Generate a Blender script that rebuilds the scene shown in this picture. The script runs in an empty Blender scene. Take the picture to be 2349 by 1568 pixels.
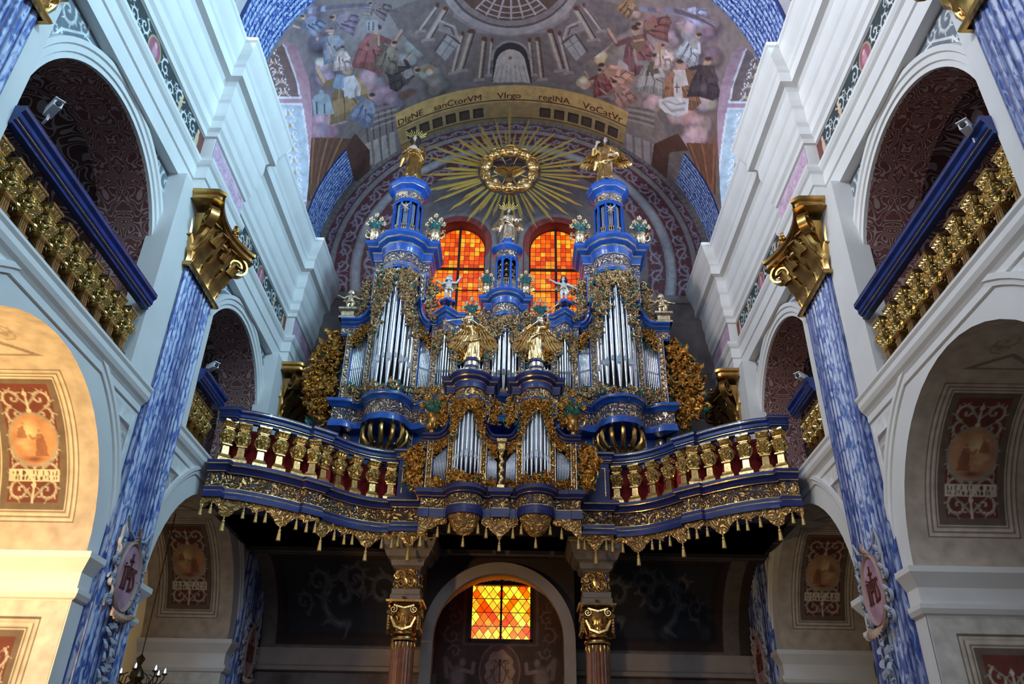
import bpy, math, random
import numpy as np
from math import sin, cos, pi, radians, sqrt, atan2
from mathutils import Vector, Matrix, noise as mnoise

# ---------------------------------------------------------------- camera, world, lights, exposure
sc = bpy.context.scene
COL = sc.collection
sc.view_settings.view_transform = 'Standard'
sc.view_settings.look = 'None'
sc.view_settings.gamma = 1.0
sc.view_settings.exposure = 0.22
sc.view_settings.use_curve_mapping = False
cy = sc.cycles
cy.max_bounces = 5; cy.diffuse_bounces = 2; cy.glossy_bounces = 3
cy.transmission_bounces = 2; cy.caustics_reflective = False; cy.caustics_refractive = False
cy.sample_clamp_indirect = 4.0

cd = bpy.data.cameras.new('camera'); cam = bpy.data.objects.new('camera', cd); COL.objects.link(cam)
cd.sensor_fit = 'HORIZONTAL'; cd.sensor_width = 36.0; cd.lens = 36.0*1838.8/2349.0
cd.clip_start = 0.1; cd.clip_end = 200
_p, _y, _r = radians(30.612), radians(-0.825), radians(1.2225)
_F = Vector((sin(_y)*cos(_p), cos(_y)*cos(_p), sin(_p))); _R = Vector((cos(_y), -sin(_y), 0)); _U = _R.cross(_F)
_R2 = _R*cos(_r)+_U*sin(_r); _U2 = _U*cos(_r)-_R*sin(_r)
cam.matrix_world = Matrix(((_R2.x, _U2.x, -_F.x, 0.292), (_R2.y, _U2.y, -_F.y, 0), (_R2.z, _U2.z, -_F.z, 1.6), (0, 0, 0, 1)))
sc.camera = cam

W = bpy.data.worlds.new('world'); sc.world = W; W.use_nodes = True
W.node_tree.nodes['Background'].inputs[0].default_value = (0.62, 0.80, 1.0, 1)
W.node_tree.nodes['Background'].inputs[1].default_value = 0.09

def area_light(name, loc, target, size, sizey, power, col):
    l = bpy.data.lights.new(name, 'AREA'); l.shape = 'RECTANGLE'; l.size = size; l.size_y = sizey
    l.energy = power; l.color = col
    o = bpy.data.objects.new(name, l); COL.objects.link(o); o.location = loc
    o.rotation_euler = (Vector(target)-Vector(loc)).to_track_quat('-Z', 'Y').to_euler()
    return o
# daylight from the nave windows behind and above the photographer, and from the clerestory windows of each bay
area_light('nave_daylight', (0, -9, 12), (0, 17, 10), 9, 7, 680, (0.80, 0.88, 1.0))
for k, yy in enumerate((2.4, 8.73)):
    area_light('clerestory_daylight_south', (6.9, yy, 16.5), (-5.2, yy+.6, 12.6), 3.0, 2.4, 1200, (0.45, 0.80, 1.0))
    area_light('clerestory_daylight_north', (-6.9, yy, 16.5), (5.2, yy+.6, 12.6), 3.0, 2.4, 780, (0.96, 0.96, 1.0))

# ---------------------------------------------------------------- materials
def mat(name, col, rough=0.6, metal=0.0, bump=0.0, bscale=8.0, var=0.0, vscale=3.0, col2=None, coat=0.0, emit=None, es=0):
    m = bpy.data.materials.new(name); m.use_nodes = True
    nt = m.node_tree; b = nt.nodes['Principled BSDF']
    b.inputs['Base Color'].default_value = (*col, 1); b.inputs['Roughness'].default_value = rough
    b.inputs['Metallic'].default_value = metal
    if coat: b.inputs['Coat Weight'].default_value = coat
    tc = nt.nodes.new('ShaderNodeTexCoord')
    if var or col2:
        n = nt.nodes.new('ShaderNodeTexNoise'); n.inputs['Scale'].default_value = vscale; n.inputs['Detail'].default_value = 5
        nt.links.new(tc.outputs['Object'], n.inputs['Vector'])
        r = nt.nodes.new('ShaderNodeValToRGB')
        c2 = col2 or tuple(max(0, c*(1-var)) for c in col)
        r.color_ramp.elements[0].position = 0.38; r.color_ramp.elements[1].position = 0.62
        r.color_ramp.elements[0].color = (*c2, 1); r.color_ramp.elements[1].color = (*col, 1)
        nt.links.new(n.outputs['Fac'], r.inputs[0]); nt.links.new(r.outputs[0], b.inputs['Base Color'])
    if bump:
        n2 = nt.nodes.new('ShaderNodeTexNoise'); n2.inputs['Scale'].default_value = bscale; n2.inputs['Detail'].default_value = 4
        nt.links.new(tc.outputs['Object'], n2.inputs['Vector'])
        bp = nt.nodes.new('ShaderNodeBump'); bp.inputs['Strength'].default_value = bump; bp.inputs['Distance'].default_value = 0.03
        nt.links.new(n2.outputs['Fac'], bp.inputs['Height']); nt.links.new(bp.outputs[0], b.inputs['Normal'])
    if emit:
        b.inputs['Emission Color'].default_value = (*emit, 1); b.inputs['Emission Strength'].default_value = es
    return m

def carved(name, gold, ground, scale=16, rough=0.32, metal=0.9, strength=0.9, thr=(0.42, 0.5)):
    """carved and gilded low relief over a coloured ground"""
    m = bpy.data.materials.new(name); m.use_nodes = True; nt = m.node_tree; b = nt.nodes['Principled BSDF']; L = nt.links
    tc = nt.nodes.new('ShaderNodeTexCoord')
    n = nt.nodes.new('ShaderNodeTexNoise'); n.inputs['Scale'].default_value = scale*0.45; n.inputs['Detail'].default_value = 1.5
    n.inputs['Distortion'].default_value = 0.8
    L.new(tc.outputs['Object'], n.inputs['Vector'])
    a = nt.nodes.new('ShaderNodeMath'); a.operation = 'PINGPONG'; a.inputs[1].default_value = 0.07
    L.new(n.outputs['Fac'], a.inputs[0])
    s = nt.nodes.new('ShaderNodeMath'); s.operation = 'MULTIPLY'; s.inputs[1].default_value = 14.0
    L.new(a.outputs[0], s.inputs[0])
    r = nt.nodes.new('ShaderNodeValToRGB'); r.color_ramp.elements[0].position = thr[0]-0.14; r.color_ramp.elements[1].position = thr[1]-0.12
    L.new(s.outputs[0], r.inputs[0])
    mx = nt.nodes.new('ShaderNodeMix'); mx.data_type = 'RGBA'
    mx.inputs[6].default_value = (*ground, 1); mx.inputs[7].default_value = (*gold, 1)
    L.new(r.outputs[0], mx.inputs[0]); L.new(mx.outputs[2], b.inputs['Base Color'])
    mm = nt.nodes.new('ShaderNodeMath'); mm.operation = 'MULTIPLY'; mm.inputs[1].default_value = metal
    L.new(r.outputs[0], mm.inputs[0]); L.new(mm.outputs[0], b.inputs['Metallic'])
    b.inputs['Roughness'].default_value = rough
    bp = nt.nodes.new('ShaderNodeBump'); bp.inputs['Strength'].default_value = strength; bp.inputs['Distance'].default_value = 0.03
    L.new(s.outputs[0], bp.inputs['Height']); L.new(bp.outputs[0], b.inputs['Normal'])
    return m

def painted(name, rough=0.8, grain=0.2, attr='paint'):
    """surface that carries a mural: pigment is stored per point, plus a fine grain"""
    m = bpy.data.materials.new(name); m.use_nodes = True; nt = m.node_tree; b = nt.nodes['Principled BSDF']; L = nt.links
    at = nt.nodes.new('ShaderNodeAttribute'); at.attribute_name = attr
    tc = nt.nodes.new('ShaderNodeTexCoord'); n = nt.nodes.new('ShaderNodeTexNoise'); n.inputs['Scale'].default_value = 5; n.inputs['Detail'].default_value = 8
    L.new(tc.outputs['Object'], n.inputs['Vector'])
    mr = nt.nodes.new('ShaderNodeMapRange'); mr.inputs[1].default_value = 0.3; mr.inputs[2].default_value = 0.7
    mr.inputs[3].default_value = 1-grain; mr.inputs[4].default_value = 1+grain; L.new(n.outputs['Fac'], mr.inputs[0])
    mx = nt.nodes.new('ShaderNodeVectorMath'); mx.operation = 'SCALE'
    L.new(at.outputs['Color'], mx.inputs[0]); L.new(mr.outputs[0], mx.inputs['Scale'])
    L.new(mx.outputs[0], b.inputs['Base Color']); b.inputs['Roughness'].default_value = rough
    return m

def marble(name, light, deep, fleck, scale=(5, 5, 1.6), flutes=0):
    m = bpy.data.materials.new(name); m.use_nodes = True; nt = m.node_tree; b = nt.nodes['Principled BSDF']; L = nt.links
    tc = nt.nodes.new('ShaderNodeTexCoord'); mp = nt.nodes.new('ShaderNodeMapping'); mp.inputs['Scale'].default_value = scale
    L.new(tc.outputs['UV'], mp.inputs[0])
    n = nt.nodes.new('ShaderNodeTexNoise'); n.inputs['Scale'].default_value = 1; n.inputs['Detail'].default_value = 3; n.inputs['Distortion'].default_value = 1.0
    L.new(mp.outputs[0], n.inputs['Vector'])
    r = nt.nodes.new('ShaderNodeValToRGB'); r.color_ramp.elements[0].position = 0.40; r.color_ramp.elements[1].position = 0.56
    r.color_ramp.elements[0].color = (*deep, 1); r.color_ramp.elements[1].color = (*light, 1)
    e = r.color_ramp.elements.new(0.70); e.color = (*light, 1); e2 = r.color_ramp.elements.new(0.78); e2.color = (*fleck, 1)
    L.new(n.outputs['Fac'], r.inputs[0])
    if flutes:   # trompe l'oeil fluting; on pilasters it paints groove shade over the modelled flutes
        sx = nt.nodes.new('ShaderNodeSeparateXYZ'); L.new(tc.outputs['UV'], sx.inputs[0])
        m1 = nt.nodes.new('ShaderNodeMath'); m1.operation = 'MULTIPLY'; m1.inputs[1].default_value = flutes; L.new(sx.outputs[0], m1.inputs[0])
        fr = nt.nodes.new('ShaderNodeMath'); fr.operation = 'FRACT'; L.new(m1.outputs[0], fr.inputs[0])
        rr = nt.nodes.new('ShaderNodeValToRGB'); rr.color_ramp.elements[0].color = (0.10, 0.12, 0.30, 1); rr.color_ramp.elements[0].position = 0.10
        rr.color_ramp.elements[1].color = (0.18, 0.24, 0.45, 1); rr.color_ramp.elements[1].position = 0.95
        e = rr.color_ramp.elements.new(0.3); e.color = (1, 1, 1, 1); e = rr.color_ramp.elements.new(0.6); e.color = (0.85, 0.9, 1, 1); L.new(fr.outputs[0], rr.inputs[0])
        mx = nt.nodes.new('ShaderNodeMix'); mx.data_type = 'RGBA'; mx.blend_type = 'MULTIPLY'; mx.inputs[0].default_value = 1
        L.new(r.outputs[0], mx.inputs[6]); L.new(rr.outputs[0], mx.inputs[7]); L.new(mx.outputs[2], b.inputs['Base Color'])
    else:
        L.new(r.outputs[0], b.inputs['Base Color'])
    b.inputs['Roughness'].default_value = 0.45
    return m

def stained(name, kind):
    """back-lit coloured glass; panes told apart cell by cell"""
    m = bpy.data.materials.new(name); m.use_nodes = True; nt = m.node_tree; L = nt.links
    b = nt.nodes['Principled BSDF']
    tc = nt.nodes.new('ShaderNodeTexCoord'); sx = nt.nodes.new('ShaderNodeSeparateXYZ'); L.new(tc.outputs['UV'], sx.inputs[0])
    def M(op, a, c=None, k=None):
        x = nt.nodes.new('ShaderNodeMath'); x.operation = op
        L.new(a, x.inputs[0])
        if c is not None: L.new(c, x.inputs[1])
        if k is not None: x.inputs[1].default_value = k
        return x.outputs[0]
    u, v = sx.outputs[0], sx.outputs[1]
    if kind == 'diamond':
        a = M('MULTIPLY', u, k=4.0); c = M('MULTIPLY', v, k=1.8)
        p = M('ADD', a, c); q = M('SUBTRACT', a, c)
    else:
        p, q = u, v
    fp, fq = M('FLOOR', p), M('FLOOR', q)
    cb = nt.nodes.new('ShaderNodeCombineXYZ'); L.new(fp, cb.inputs[0]); L.new(fq, cb.inputs[1])
    wn = nt.nodes.new('ShaderNodeTexWhiteNoise'); wn.noise_dimensions = '3D'; L.new(cb.outputs[0], wn.inputs['Vector'])
    ns = nt.nodes.new('ShaderNodeTexNoise'); ns.inputs['Scale'].default_value = 1.3; ns.inputs['Detail'].default_value = 6; L.new(tc.outputs['UV'], ns.inputs['Vector'])
    s = M('ADD', M('MULTIPLY', wn.outputs['Value'], k=0.75), M('MULTIPLY', ns.outputs['Fac'], k=0.5))
    r = nt.nodes.new('ShaderNodeValToRGB'); R = r.color_ramp
    if kind == 'diamond':
        st = [(0.2, (0.75, 0.03, 0.0)), (0.5, (1.0, 0.13, 0.0)), (0.68, (1.0, 0.35, 0.02)), (0.85, (1.0, 0.72, 0.02)), (1.1, (1.0, 0.9, 0.1))]
    else:
        st = [(0.2, (0.45, 0.02, 0.0)), (0.42, (0.80, 0.06, 0.002)), (0.62, (1.0, 0.14, 0.004)), (0.85, (1.0, 0.27, 0.01)), (1.0, (1.0, 0.50, 0.03))]
    R.elements[0].position = st[0][0]; R.elements[0].color = (*st[0][1], 1); R.elements[1].position = min(1, st[-1][0]); R.elements[1].color = (*st[-1][1], 1)
    for ps, c_ in st[1:-1]:
        e = R.elements.new(ps); e.color = (*c_, 1)
    L.new(s, r.inputs[0])
    # lead lines
    def line(x, w):
        f = M('FRACT', x); d = M('ABSOLUTE', M('SUBTRACT', f, k=0.5)); return M('LESS_THAN', d, k=0.5-w)
    g = M('MULTIPLY', line(p, 0.045), line(q, 0.045))
    if kind == 'diamond': g = M('MULTIPLY', g, line(M('MULTIPLY', v, k=1.5), 0.03))
    mx = nt.nodes.new('ShaderNodeMix'); mx.data_type = 'RGBA'; mx.inputs[6].default_value = (0.015, 0.004, 0.002, 1)
    L.new(g, mx.inputs[0]); L.new(r.outputs[0], mx.inputs[7])
    L.new(mx.outputs[2], b.inputs['Emission Color']); b.inputs['Emission Strength'].default_value = 1.6 if kind == 'diamond' else 1.0
    b.inputs['Base Color'].default_value = (0.05, 0.015, 0.005, 1); b.inputs['Roughness'].default_value = 0.25
    return m

def strap(name, ground, line, scale=1.0, w=0.03, dark=None):
    """symmetrical painted strapwork"""
    m = bpy.data.materials.new(name); m.use_nodes = True; nt = m.node_tree; L = nt.links; b = nt.nodes['Principled BSDF']
    tc = nt.nodes.new('ShaderNodeTexCoord'); sx = nt.nodes.new('ShaderNodeSeparateXYZ'); L.new(tc.outputs['UV'], sx.inputs[0])
    ab = nt.nodes.new('ShaderNodeMath'); ab.operation = 'ABSOLUTE'; L.new(sx.outputs[0], ab.inputs[0])
    cb = nt.nodes.new('ShaderNodeCombineXYZ'); L.new(ab.outputs[0], cb.inputs[0]); L.new(sx.outputs[1], cb.inputs[1])
    n = nt.nodes.new('ShaderNodeTexNoise'); n.inputs['Scale'].default_value = 2.6*scale; n.inputs['Detail'].default_value = 0.6; n.inputs['Distortion'].default_value = 1.0
    L.new(cb.outputs[0], n.inputs['Vector'])
    pp = nt.nodes.new('ShaderNodeMath'); pp.operation = 'PINGPONG'; pp.inputs[1].default_value = 0.045; L.new(n.outputs['Fac'], pp.inputs[0])
    lt = nt.nodes.new('ShaderNodeMapRange'); lt.inputs[1].default_value = 0.45*w; lt.inputs[2].default_value = 0.62*w; lt.inputs[3].default_value = 1; lt.inputs[4].default_value = 0
    L.new(pp.outputs[0], lt.inputs[0])
    n3 = nt.nodes.new('ShaderNodeTexNoise'); n3.inputs['Scale'].default_value = 2; n3.inputs['Detail'].default_value = 4; L.new(tc.outputs['UV'], n3.inputs['Vector'])
    mg = nt.nodes.new('ShaderNodeMix'); mg.data_type = 'RGBA'; mg.inputs[6].default_value = (*(dark or tuple(c*0.4 for c in ground)), 1); mg.inputs[7].default_value = (*ground, 1)
    L.new(n3.outputs['Fac'], mg.inputs[0])
    mx = nt.nodes.new('ShaderNodeMix'); mx.data_type = 'RGBA'; L.new(mg.outputs[2], mx.inputs[6]); mx.inputs[7].default_value = (*line, 1)
    mm = nt.nodes.new('ShaderNodeMath'); mm.operation = 'MULTIPLY'; mm.inputs[1].default_value = 0.75; L.new(lt.outputs[0], mm.inputs[0])
    L.new(mm.outputs[0], mx.inputs[0]); L.new(mx.outputs[2], b.inputs['Base Color']); b.inputs['Roughness'].default_value = 0.85
    return m

M = dict(
    plaster=mat('white_plaster', (0.74, 0.75, 0.76), 0.6, var=0.06, vscale=1.2, bump=0.05, bscale=30),
    trim=mat('white_trim', (0.80, 0.81, 0.82), 0.45, var=0.05, vscale=2),
    cream=mat('cream_plaster', (0.70, 0.60, 0.50), 0.75, var=0.1, vscale=1.5),
    greybrown=mat('brown_grey_plaster', (0.36, 0.30, 0.28), 0.8, var=0.15, vscale=2),
    gold=mat('gilding', (0.90, 0.63, 0.27), 0.25, 0.95, bump=0.15, bscale=16, col2=(0.66, 0.42, 0.16), vscale=9),
    capgold=mat('old_gilding', (0.62, 0.37, 0.11), 0.27, 0.9, bump=0.1, bscale=10, col2=(0.44, 0.25, 0.08), vscale=5),
    raygold=mat('ray_gilding', (0.85, 0.66, 0.20), 0.4, 0.35, col2=(0.78, 0.56, 0.14), vscale=4),
    palegold=mat('pale_gilding', (0.92, 0.76, 0.52), 0.25, 0.88, bump=0.15, bscale=18, col2=(0.66, 0.50, 0.33), vscale=12),
    green=mat('green_leaf_paint', (0.015, 0.10, 0.07), 0.4),
    teal=mat('teal_leaf_paint', (0.015, 0.13, 0.14), 0.35),
    blue=mat('blue_lacquer', (0.012, 0.105, 0.52), 0.36, coat=0.25, col2=(0.010, 0.075, 0.40), vscale=5),
    deepblue=mat('deep_blue_lacquer', (0.010, 0.02, 0.16), 0.45, coat=0.1, col2=(0.008, 0.016, 0.11), vscale=5),
    railblue=mat('rail_blue_lacquer', (0.006, 0.03, 0.20), 0.4, coat=0.3, col2=(0.005, 0.02, 0.12), vscale=5),
    black=mat('shadow_wood', (0.012, 0.010, 0.014), 0.8),
    darkwood=mat('dark_red_wood', (0.035, 0.016, 0.014), 0.7, var=0.3),
    red=mat('red_cloth', (0.42, 0.02, 0.02), 0.85, var=0.35, vscale=7),
    tin=mat('organ_tin', (0.74, 0.76, 0.82), 0.22, 0.95, col2=(0.62, 0.64, 0.70), vscale=3),
    mouth=mat('pipe_mouth_shade', (0.22, 0.22, 0.25), 0.3, 0.9),
    flesh=mat('painted_flesh', (0.62, 0.44, 0.36), 0.5), silverflesh=mat('silver_white_flesh', (0.66, 0.66, 0.70), 0.35, 0.3),
    hair=mat('dark_hair', (0.03, 0.02, 0.018), 0.6),
    tassel=mat('tassel_thread', (0.66, 0.46, 0.17), 0.5, 0.5, bump=0.4, bscale=40),
    lead=mat('window_iron', (0.02, 0.012, 0.01), 0.6),
    brownstone=mat('red_brown_marble', (0.25, 0.10, 0.06), 0.35, col2=(0.17, 0.07, 0.045), vscale=6),
    column_beam=mat('taupe_marble', (0.20, 0.16, 0.14), 0.5, var=0.2),
    cam_white=mat('white_plastic', (0.75, 0.77, 0.8), 0.4), pink=mat('pink_paint', (0.52, 0.33, 0.42), 0.7, col2=(0.36, 0.20, 0.30), vscale=4),
    bulb=mat('candle_bulb', (0.8, 0.85, 1.0), 0.3, emit=(0.6, 0.75, 1.0), es=2.0),
    bronze=mat('dark_bronze', (0.10, 0.06, 0.03), 0.35, 0.8),
    redbrown=mat('letter_brown', (0.12, 0.03, 0.02), 0.8),
    stone=mat('grey_stucco', (0.45, 0.43, 0.46), 0.7, var=0.12, vscale=4),
    floor=mat('stone_floor', (0.30, 0.26, 0.22), 0.4, var=0.2),
    carv=carved('carved_gold_on_blue', (0.80, 0.50, 0.17), (0.012, 0.02, 0.10), 13),
    carvpale=carved('carved_pale_gold', (0.80, 0.60, 0.40), (0.014, 0.035, 0.16), 13),
    carvbal=carved('carved_gold_on_green', (0.88, 0.66, 0.22), (0.02, 0.035, 0.03), 13, thr=(0.3, 0.42)),
    carvval=carved('embossed_gold', (0.80, 0.50, 0.19), (0.40, 0.22, 0.08), 12, metal=0.9),
    marble=marble('blue_marbling', (0.54, 0.61, 0.80), (0.05, 0.12, 0.42), (0.50, 0.38, 0.30), scale=(13, 4.2, 1), flutes=7.09),
    ribmarble=marble('blue_marbled_rib', (0.50, 0.62, 0.88), (0.03, 0.09, 0.36), (0.4, 0.35, 0.4), scale=(16, 10, 1), flutes=11),
    glass=stained('amber_pane_glass', 'square'), diamond=stained('amber_diamond_glass', 'diamond'),
    strapred=strap('strapwork_red', (0.27, 0.10, 0.09), (0.56, 0.44, 0.44), 1.3, 0.028),
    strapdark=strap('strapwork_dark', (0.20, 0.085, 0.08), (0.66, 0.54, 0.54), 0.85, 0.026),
    mural=painted('mural'), white_sky=mat('daylit_pane', (0.8, 0.8, 0.8), 0.5, emit=(0.68, 0.86, 1.0), es=1.9),
)

# ---------------------------------------------------------------- mesh builder
class MB:
    def __init__(s, T=None):
        s.v = []; s.f = []; s.m = []; s.uv = []; s.T = T or Matrix.Identity(4); s.n = 0
    def add(s, vs, fs, mi=0, uvs=None):
        a = np.array([tuple(p) for p in vs], float).reshape(-1, 3)
        Tm = np.array(s.T); a = a@Tm[:3, :3].T+Tm[:3, 3]
        s.v.append(a); o = s.n; s.n += len(a)
        for k, f in enumerate(fs):
            s.f.append([i+o for i in f]); s.m.append(mi)
            s.uv.append([uvs[i] for i in f] if uvs is not None else None)
    def grid(s, P, mi=0, cu=False, cv=False, uv=None):
        P = np.array(P, float); a, b = P.shape[:2]; fs = []
        for i in range(a if cu else a-1):
            for j in range(b if cv else b-1):
                i2, j2 = (i+1) % a, (j+1) % b
                fs.append((i*b+j, i*b+j2, i2*b+j2, i2*b+j))
        s.add(P.reshape(-1, 3), fs, mi, None if uv is None else np.array(uv).reshape(-1, 2).tolist())
    def box(s, x0, x1, y0, y1, z0, z1, mi=0):
        v = [(x, y, z) for x in (x0, x1) for y in (y0, y1) for z in (z0, z1)]
        s.add(v, [(0, 1, 3, 2), (4, 6, 7, 5), (0, 4, 5, 1), (2, 3, 7, 6), (0, 2, 6, 4), (1, 5, 7, 3)], mi)
    def tube(s, pts, r, n=8, mi=0, caps=True, flat=1.0):
        pts = [Vector(p) for p in pts]; k = len(pts); rs = r if hasattr(r, '__len__') else [r]*k
        rings = []; ref = Vector((0, 0, 1))
        for i, p in enumerate(pts):
            d = (pts[min(i+1, k-1)]-pts[max(i-1, 0)])
            if d.length < 1e-9: d = Vector((0, 0, 1))
            d.normalize()
            a = ref-d*ref.dot(d)
            if a.length < 0.1:
                a = Vector((1, 0, 0))-d*d.x
                if a.length < 0.1: a = Vector((0, 1, 0))-d*d.y
            a.normalize(); b = d.cross(a); ref = a
            rings.append([p+(a*cos(2*pi*j/n)+b*sin(2*pi*j/n)*flat)*rs[i] for j in range(n)])
        vs = [q for R_ in rings for q in R_]; fs = []
        for i in range(k-1):
            for j in range(n):
                j2 = (j+1) % n; fs.append((i*n+j, i*n+j2, (i+1)*n+j2, (i+1)*n+j))
        if caps: fs.append(tuple(range(n-1, -1, -1))); fs.append(tuple((k-1)*n+j for j in range(n)))
        s.add(vs, fs, mi)
    def lathe(s, prof, c=(0, 0, 0), n=16, mi=0, sx=1, sy=1, a0=0, a1=2*pi):
        full = abs(a1-a0-2*pi) < 1e-6; m = n if full else n+1
        P = [[(c[0]+r*cos(a0+(a1-a0)*j/n)*sx, c[1]+r*sin(a0+(a1-a0)*j/n)*sy, c[2]+z) for j in range(m)] for r, z in prof]
        s.grid(P, mi, cv=full)
    def sph(s, c, r, n=10, mi=0, sx=1, sy=1, sz=1):
        s.lathe([(max(1e-4, r*sin(pi*i/(n//2+1))), -r*cos(pi*i/(n//2+1))*sz) for i in range(n//2+2)], c, n, mi, sx, sy)
    def square(s, prof, c=(0, 0, 0), mi=0, rot=0, sy=1.0):
        """square-section turning: prof of (half width, z[, material])"""
        for i in range(len(prof)-1):
            P = []
            for h, z in (prof[i][:2], prof[i+1][:2]):
                P.append([(c[0]+h*x*cos(rot)-h*sy*y*sin(rot), c[1]+h*x*sin(rot)+h*sy*y*cos(rot), c[2]+z) for x, y in ((-1, -1), (1, -1), (1, 1), (-1, 1))])
            s.grid(P, prof[i][2] if len(prof[i]) > 2 else mi, cv=True)
    def sweep(s, path, prof, side=1, closed=False, cap=True):
        """moulding swept along a plan path; prof = [(out, z, material of the segment after it)]"""
        n = len(path); off = []
        for i in range(n):
            a = path[i-1] if (i > 0 or closed) else None; b = path[(i+1) % n] if (i < n-1 or closed) else None
            p = path[i]; ns = []
            for q0, q1 in ((a, p), (p, b)):
                if q0 is None or q1 is None: continue
                dx, dy = q1[0]-q0[0], q1[1]-q0[1]; l = math.hypot(dx, dy) or 1
                ns.append((dy/l*side, -dx/l*side))
            mx, my = sum(q[0] for q in ns), sum(q[1] for q in ns); l = math.hypot(mx, my) or 1; mx /= l; my /= l
            k = 1/max(0.4, mx*ns[0][0]+my*ns[0][1]); off.append((mx*k, my*k))
        for j in range(len(prof)-1):
            P = [[(path[i][0]+off[i][0]*o, path[i][1]+off[i][1]*o, z) for i in range(n)] for o, z in (prof[j][:2], prof[j+1][:2])]
            s.grid(P, prof[j][2], cv=closed)
        if cap and not closed:
            for i in (0, n-1):
                s.add([(path[i][0]+off[i][0]*q[0], path[i][1]+off[i][1]*q[0], q[1]) for q in prof], [tuple(range(len(prof)))], prof[0][2])
    def prism(s, poly, y0, y1, mi=0):
        """polygon in x,z given thickness in y"""
        n = len(poly)
        s.add([(x, y0, z) for x, z in poly]+[(x, y1, z) for x, z in poly],
              [tuple(range(n)), tuple(range(2*n-1, n-1, -1))]+[(i, i+n, (i+1) % n+n, (i+1) % n) for i in range(n)], mi)
    def mesh(s, name, mats, smooth=False):
        me = bpy.data.meshes.new(name); v = np.concatenate(s.v) if s.v else np.zeros((0, 3))
        me.from_pydata(v.tolist(), [], s.f)
        for m_ in mats: me.materials.append(m_)
        me.polygons.foreach_set('material_index', s.m)
        if any(u is not None for u in s.uv):
            ul = me.uv_layers.new(name='UVMap'); flat = []
            for f, u in zip(s.f, s.uv):
                flat += (sum([list(q) for q in u], []) if u is not None else [0.0]*(2*len(f)))
            ul.data.foreach_set('uv', flat)
        if smooth: me.polygons.foreach_set('use_smooth', [True]*len(s.f))
        me.update(); return me
    def build(s, name, mats, parent=None, smooth=False, autos=34):
        if not isinstance(mats, (list, tuple)): mats = [mats]
        me = s.mesh(name, mats, smooth or autos is not None)
        if autos is not None:
            me.set_sharp_from_angle(angle=radians(autos))
        o = bpy.data.objects.new(name, me); COL.objects.link(o)
        if parent is not None: o.parent = parent
        return o

def tag(o, label=None, cat=None, group=None, kind=None):
    if label: o['label'] = label
    if cat: o['category'] = cat
    if group: o['group'] = group
    if kind: o['kind'] = kind
    return o
def thing(name, label, cat, loc=(0, 0, 0), rot=(0, 0, 0), group=None):
    o = bpy.data.objects.new(name, None); COL.objects.link(o); o.location = loc; o.rotation_euler = rot
    o.empty_display_size = 0.2
    return tag(o, label, cat, group)
def struct(o, label=None): return tag(o, label, kind='structure')
def kids(r): return [o for o in COL.objects if o.parent == r]
def copy_tree(o, parent=None, table=None):
    if table is None:
        table = {}
        for q in COL.objects:
            if q.parent is not None: table.setdefault(q.parent.name, []).append(q)
    c = o.copy(); COL.objects.link(c)
    if parent is not None: c.parent = parent
    for ch in table.get(o.name, []): copy_tree(ch, c, table)
    return c
def TR(x, y, z, rz=0, sc_=(1, 1, 1)):
    return Matrix.Translation((x, y, z)) @ Matrix.Rotation(rz, 4, 'Z') @ Matrix.Diagonal((*sc_, 1))

# ---------------------------------------------------------------- carved ornament (x right, z up, -y towards the viewer)
def scroll(mb, c, r, a0=0.0, turns=1.3, sg=1, w=0.03, d=0.03, mi=0, n=14):
    P = []
    for i in range(n+1):
        t = i/n; a = a0+sg*2*pi*turns*t; R_ = r*(1-t)**0.85+r*0.1; ww = w*(1-0.55*t)*(0.35+0.65*min(1, t*4)); dd = d*(0.7+0.9*t)
        ca, sa = cos(a), sin(a)
        P.append([(c[0]+(R_+k*ww)*ca, c[1]-h*dd, c[2]+(R_+k*ww)*sa) for k, h in ((-1, 0), (-0.6, 0.9), (0.25, 0.5), (0.6, 1.0), (1, 0))])
    mb.grid(P, mi)
    mb.sph((c[0], c[1]-d*1.3, c[2]), r*0.24, 6, mi)
def leaf(mb, b, ang, L_, w, d=0.04, mi=0, n=6, curl=0.6):
    P = []; ca, sa = cos(ang), sin(ang)
    for i in range(n+1):
        t = i/n; bend = curl*t*t; x = L_*t*cos(bend); y = L_*t*sin(bend)*0.8
        ww = w*(sin(pi*min(1, t*0.92+0.06))**0.7)*(1+0.35*cos(t*pi*5)); out = d*(sin(t*pi*0.9)+0.9*t*t)
        row = []
        for k, h in ((-1, -0.5), (-0.35, 0.45), (0, 0.1), (0.35, 0.45), (1, -0.5)):
            px, pz = x, y+k*ww
            row.append((b[0]+px*ca-pz*sa, b[1]-out-h*d*0.7, b[2]+px*sa+pz*ca))
        P.append(row)
    mb.grid(P, mi)
def foliage(mb, spots, rng, size=0.12, leaves=3, mats=(0, 1), green=0.35, d=0.05):
    for (x, y, z) in spots:
        s_ = size*rng.uniform(0.75, 1.25); sg = rng.choice((-1, 1)); a0 = rng.uniform(0, 6.28)
        scroll(mb, (x, y, z), s_*0.62, a0, rng.uniform(1.1, 1.5), sg, s_*0.26, d*0.9, mats[0], 11)
        for k in range(leaves):
            a = a0+sg*k*6.28/leaves+rng.uniform(-0.4, 0.4); g = rng.random() < green
            leaf(mb, (x+cos(a)*s_*0.35, y+(0.01 if g else -0.01), z+sin(a)*s_*0.35), a, s_*rng.uniform(0.8, 1.25), s_*(0.42 if g else 0.3), d*(0.5 if g else 0.9), mats[1] if g else mats[0], 5, rng.uniform(0.2, 1.2)*sg)
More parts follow.
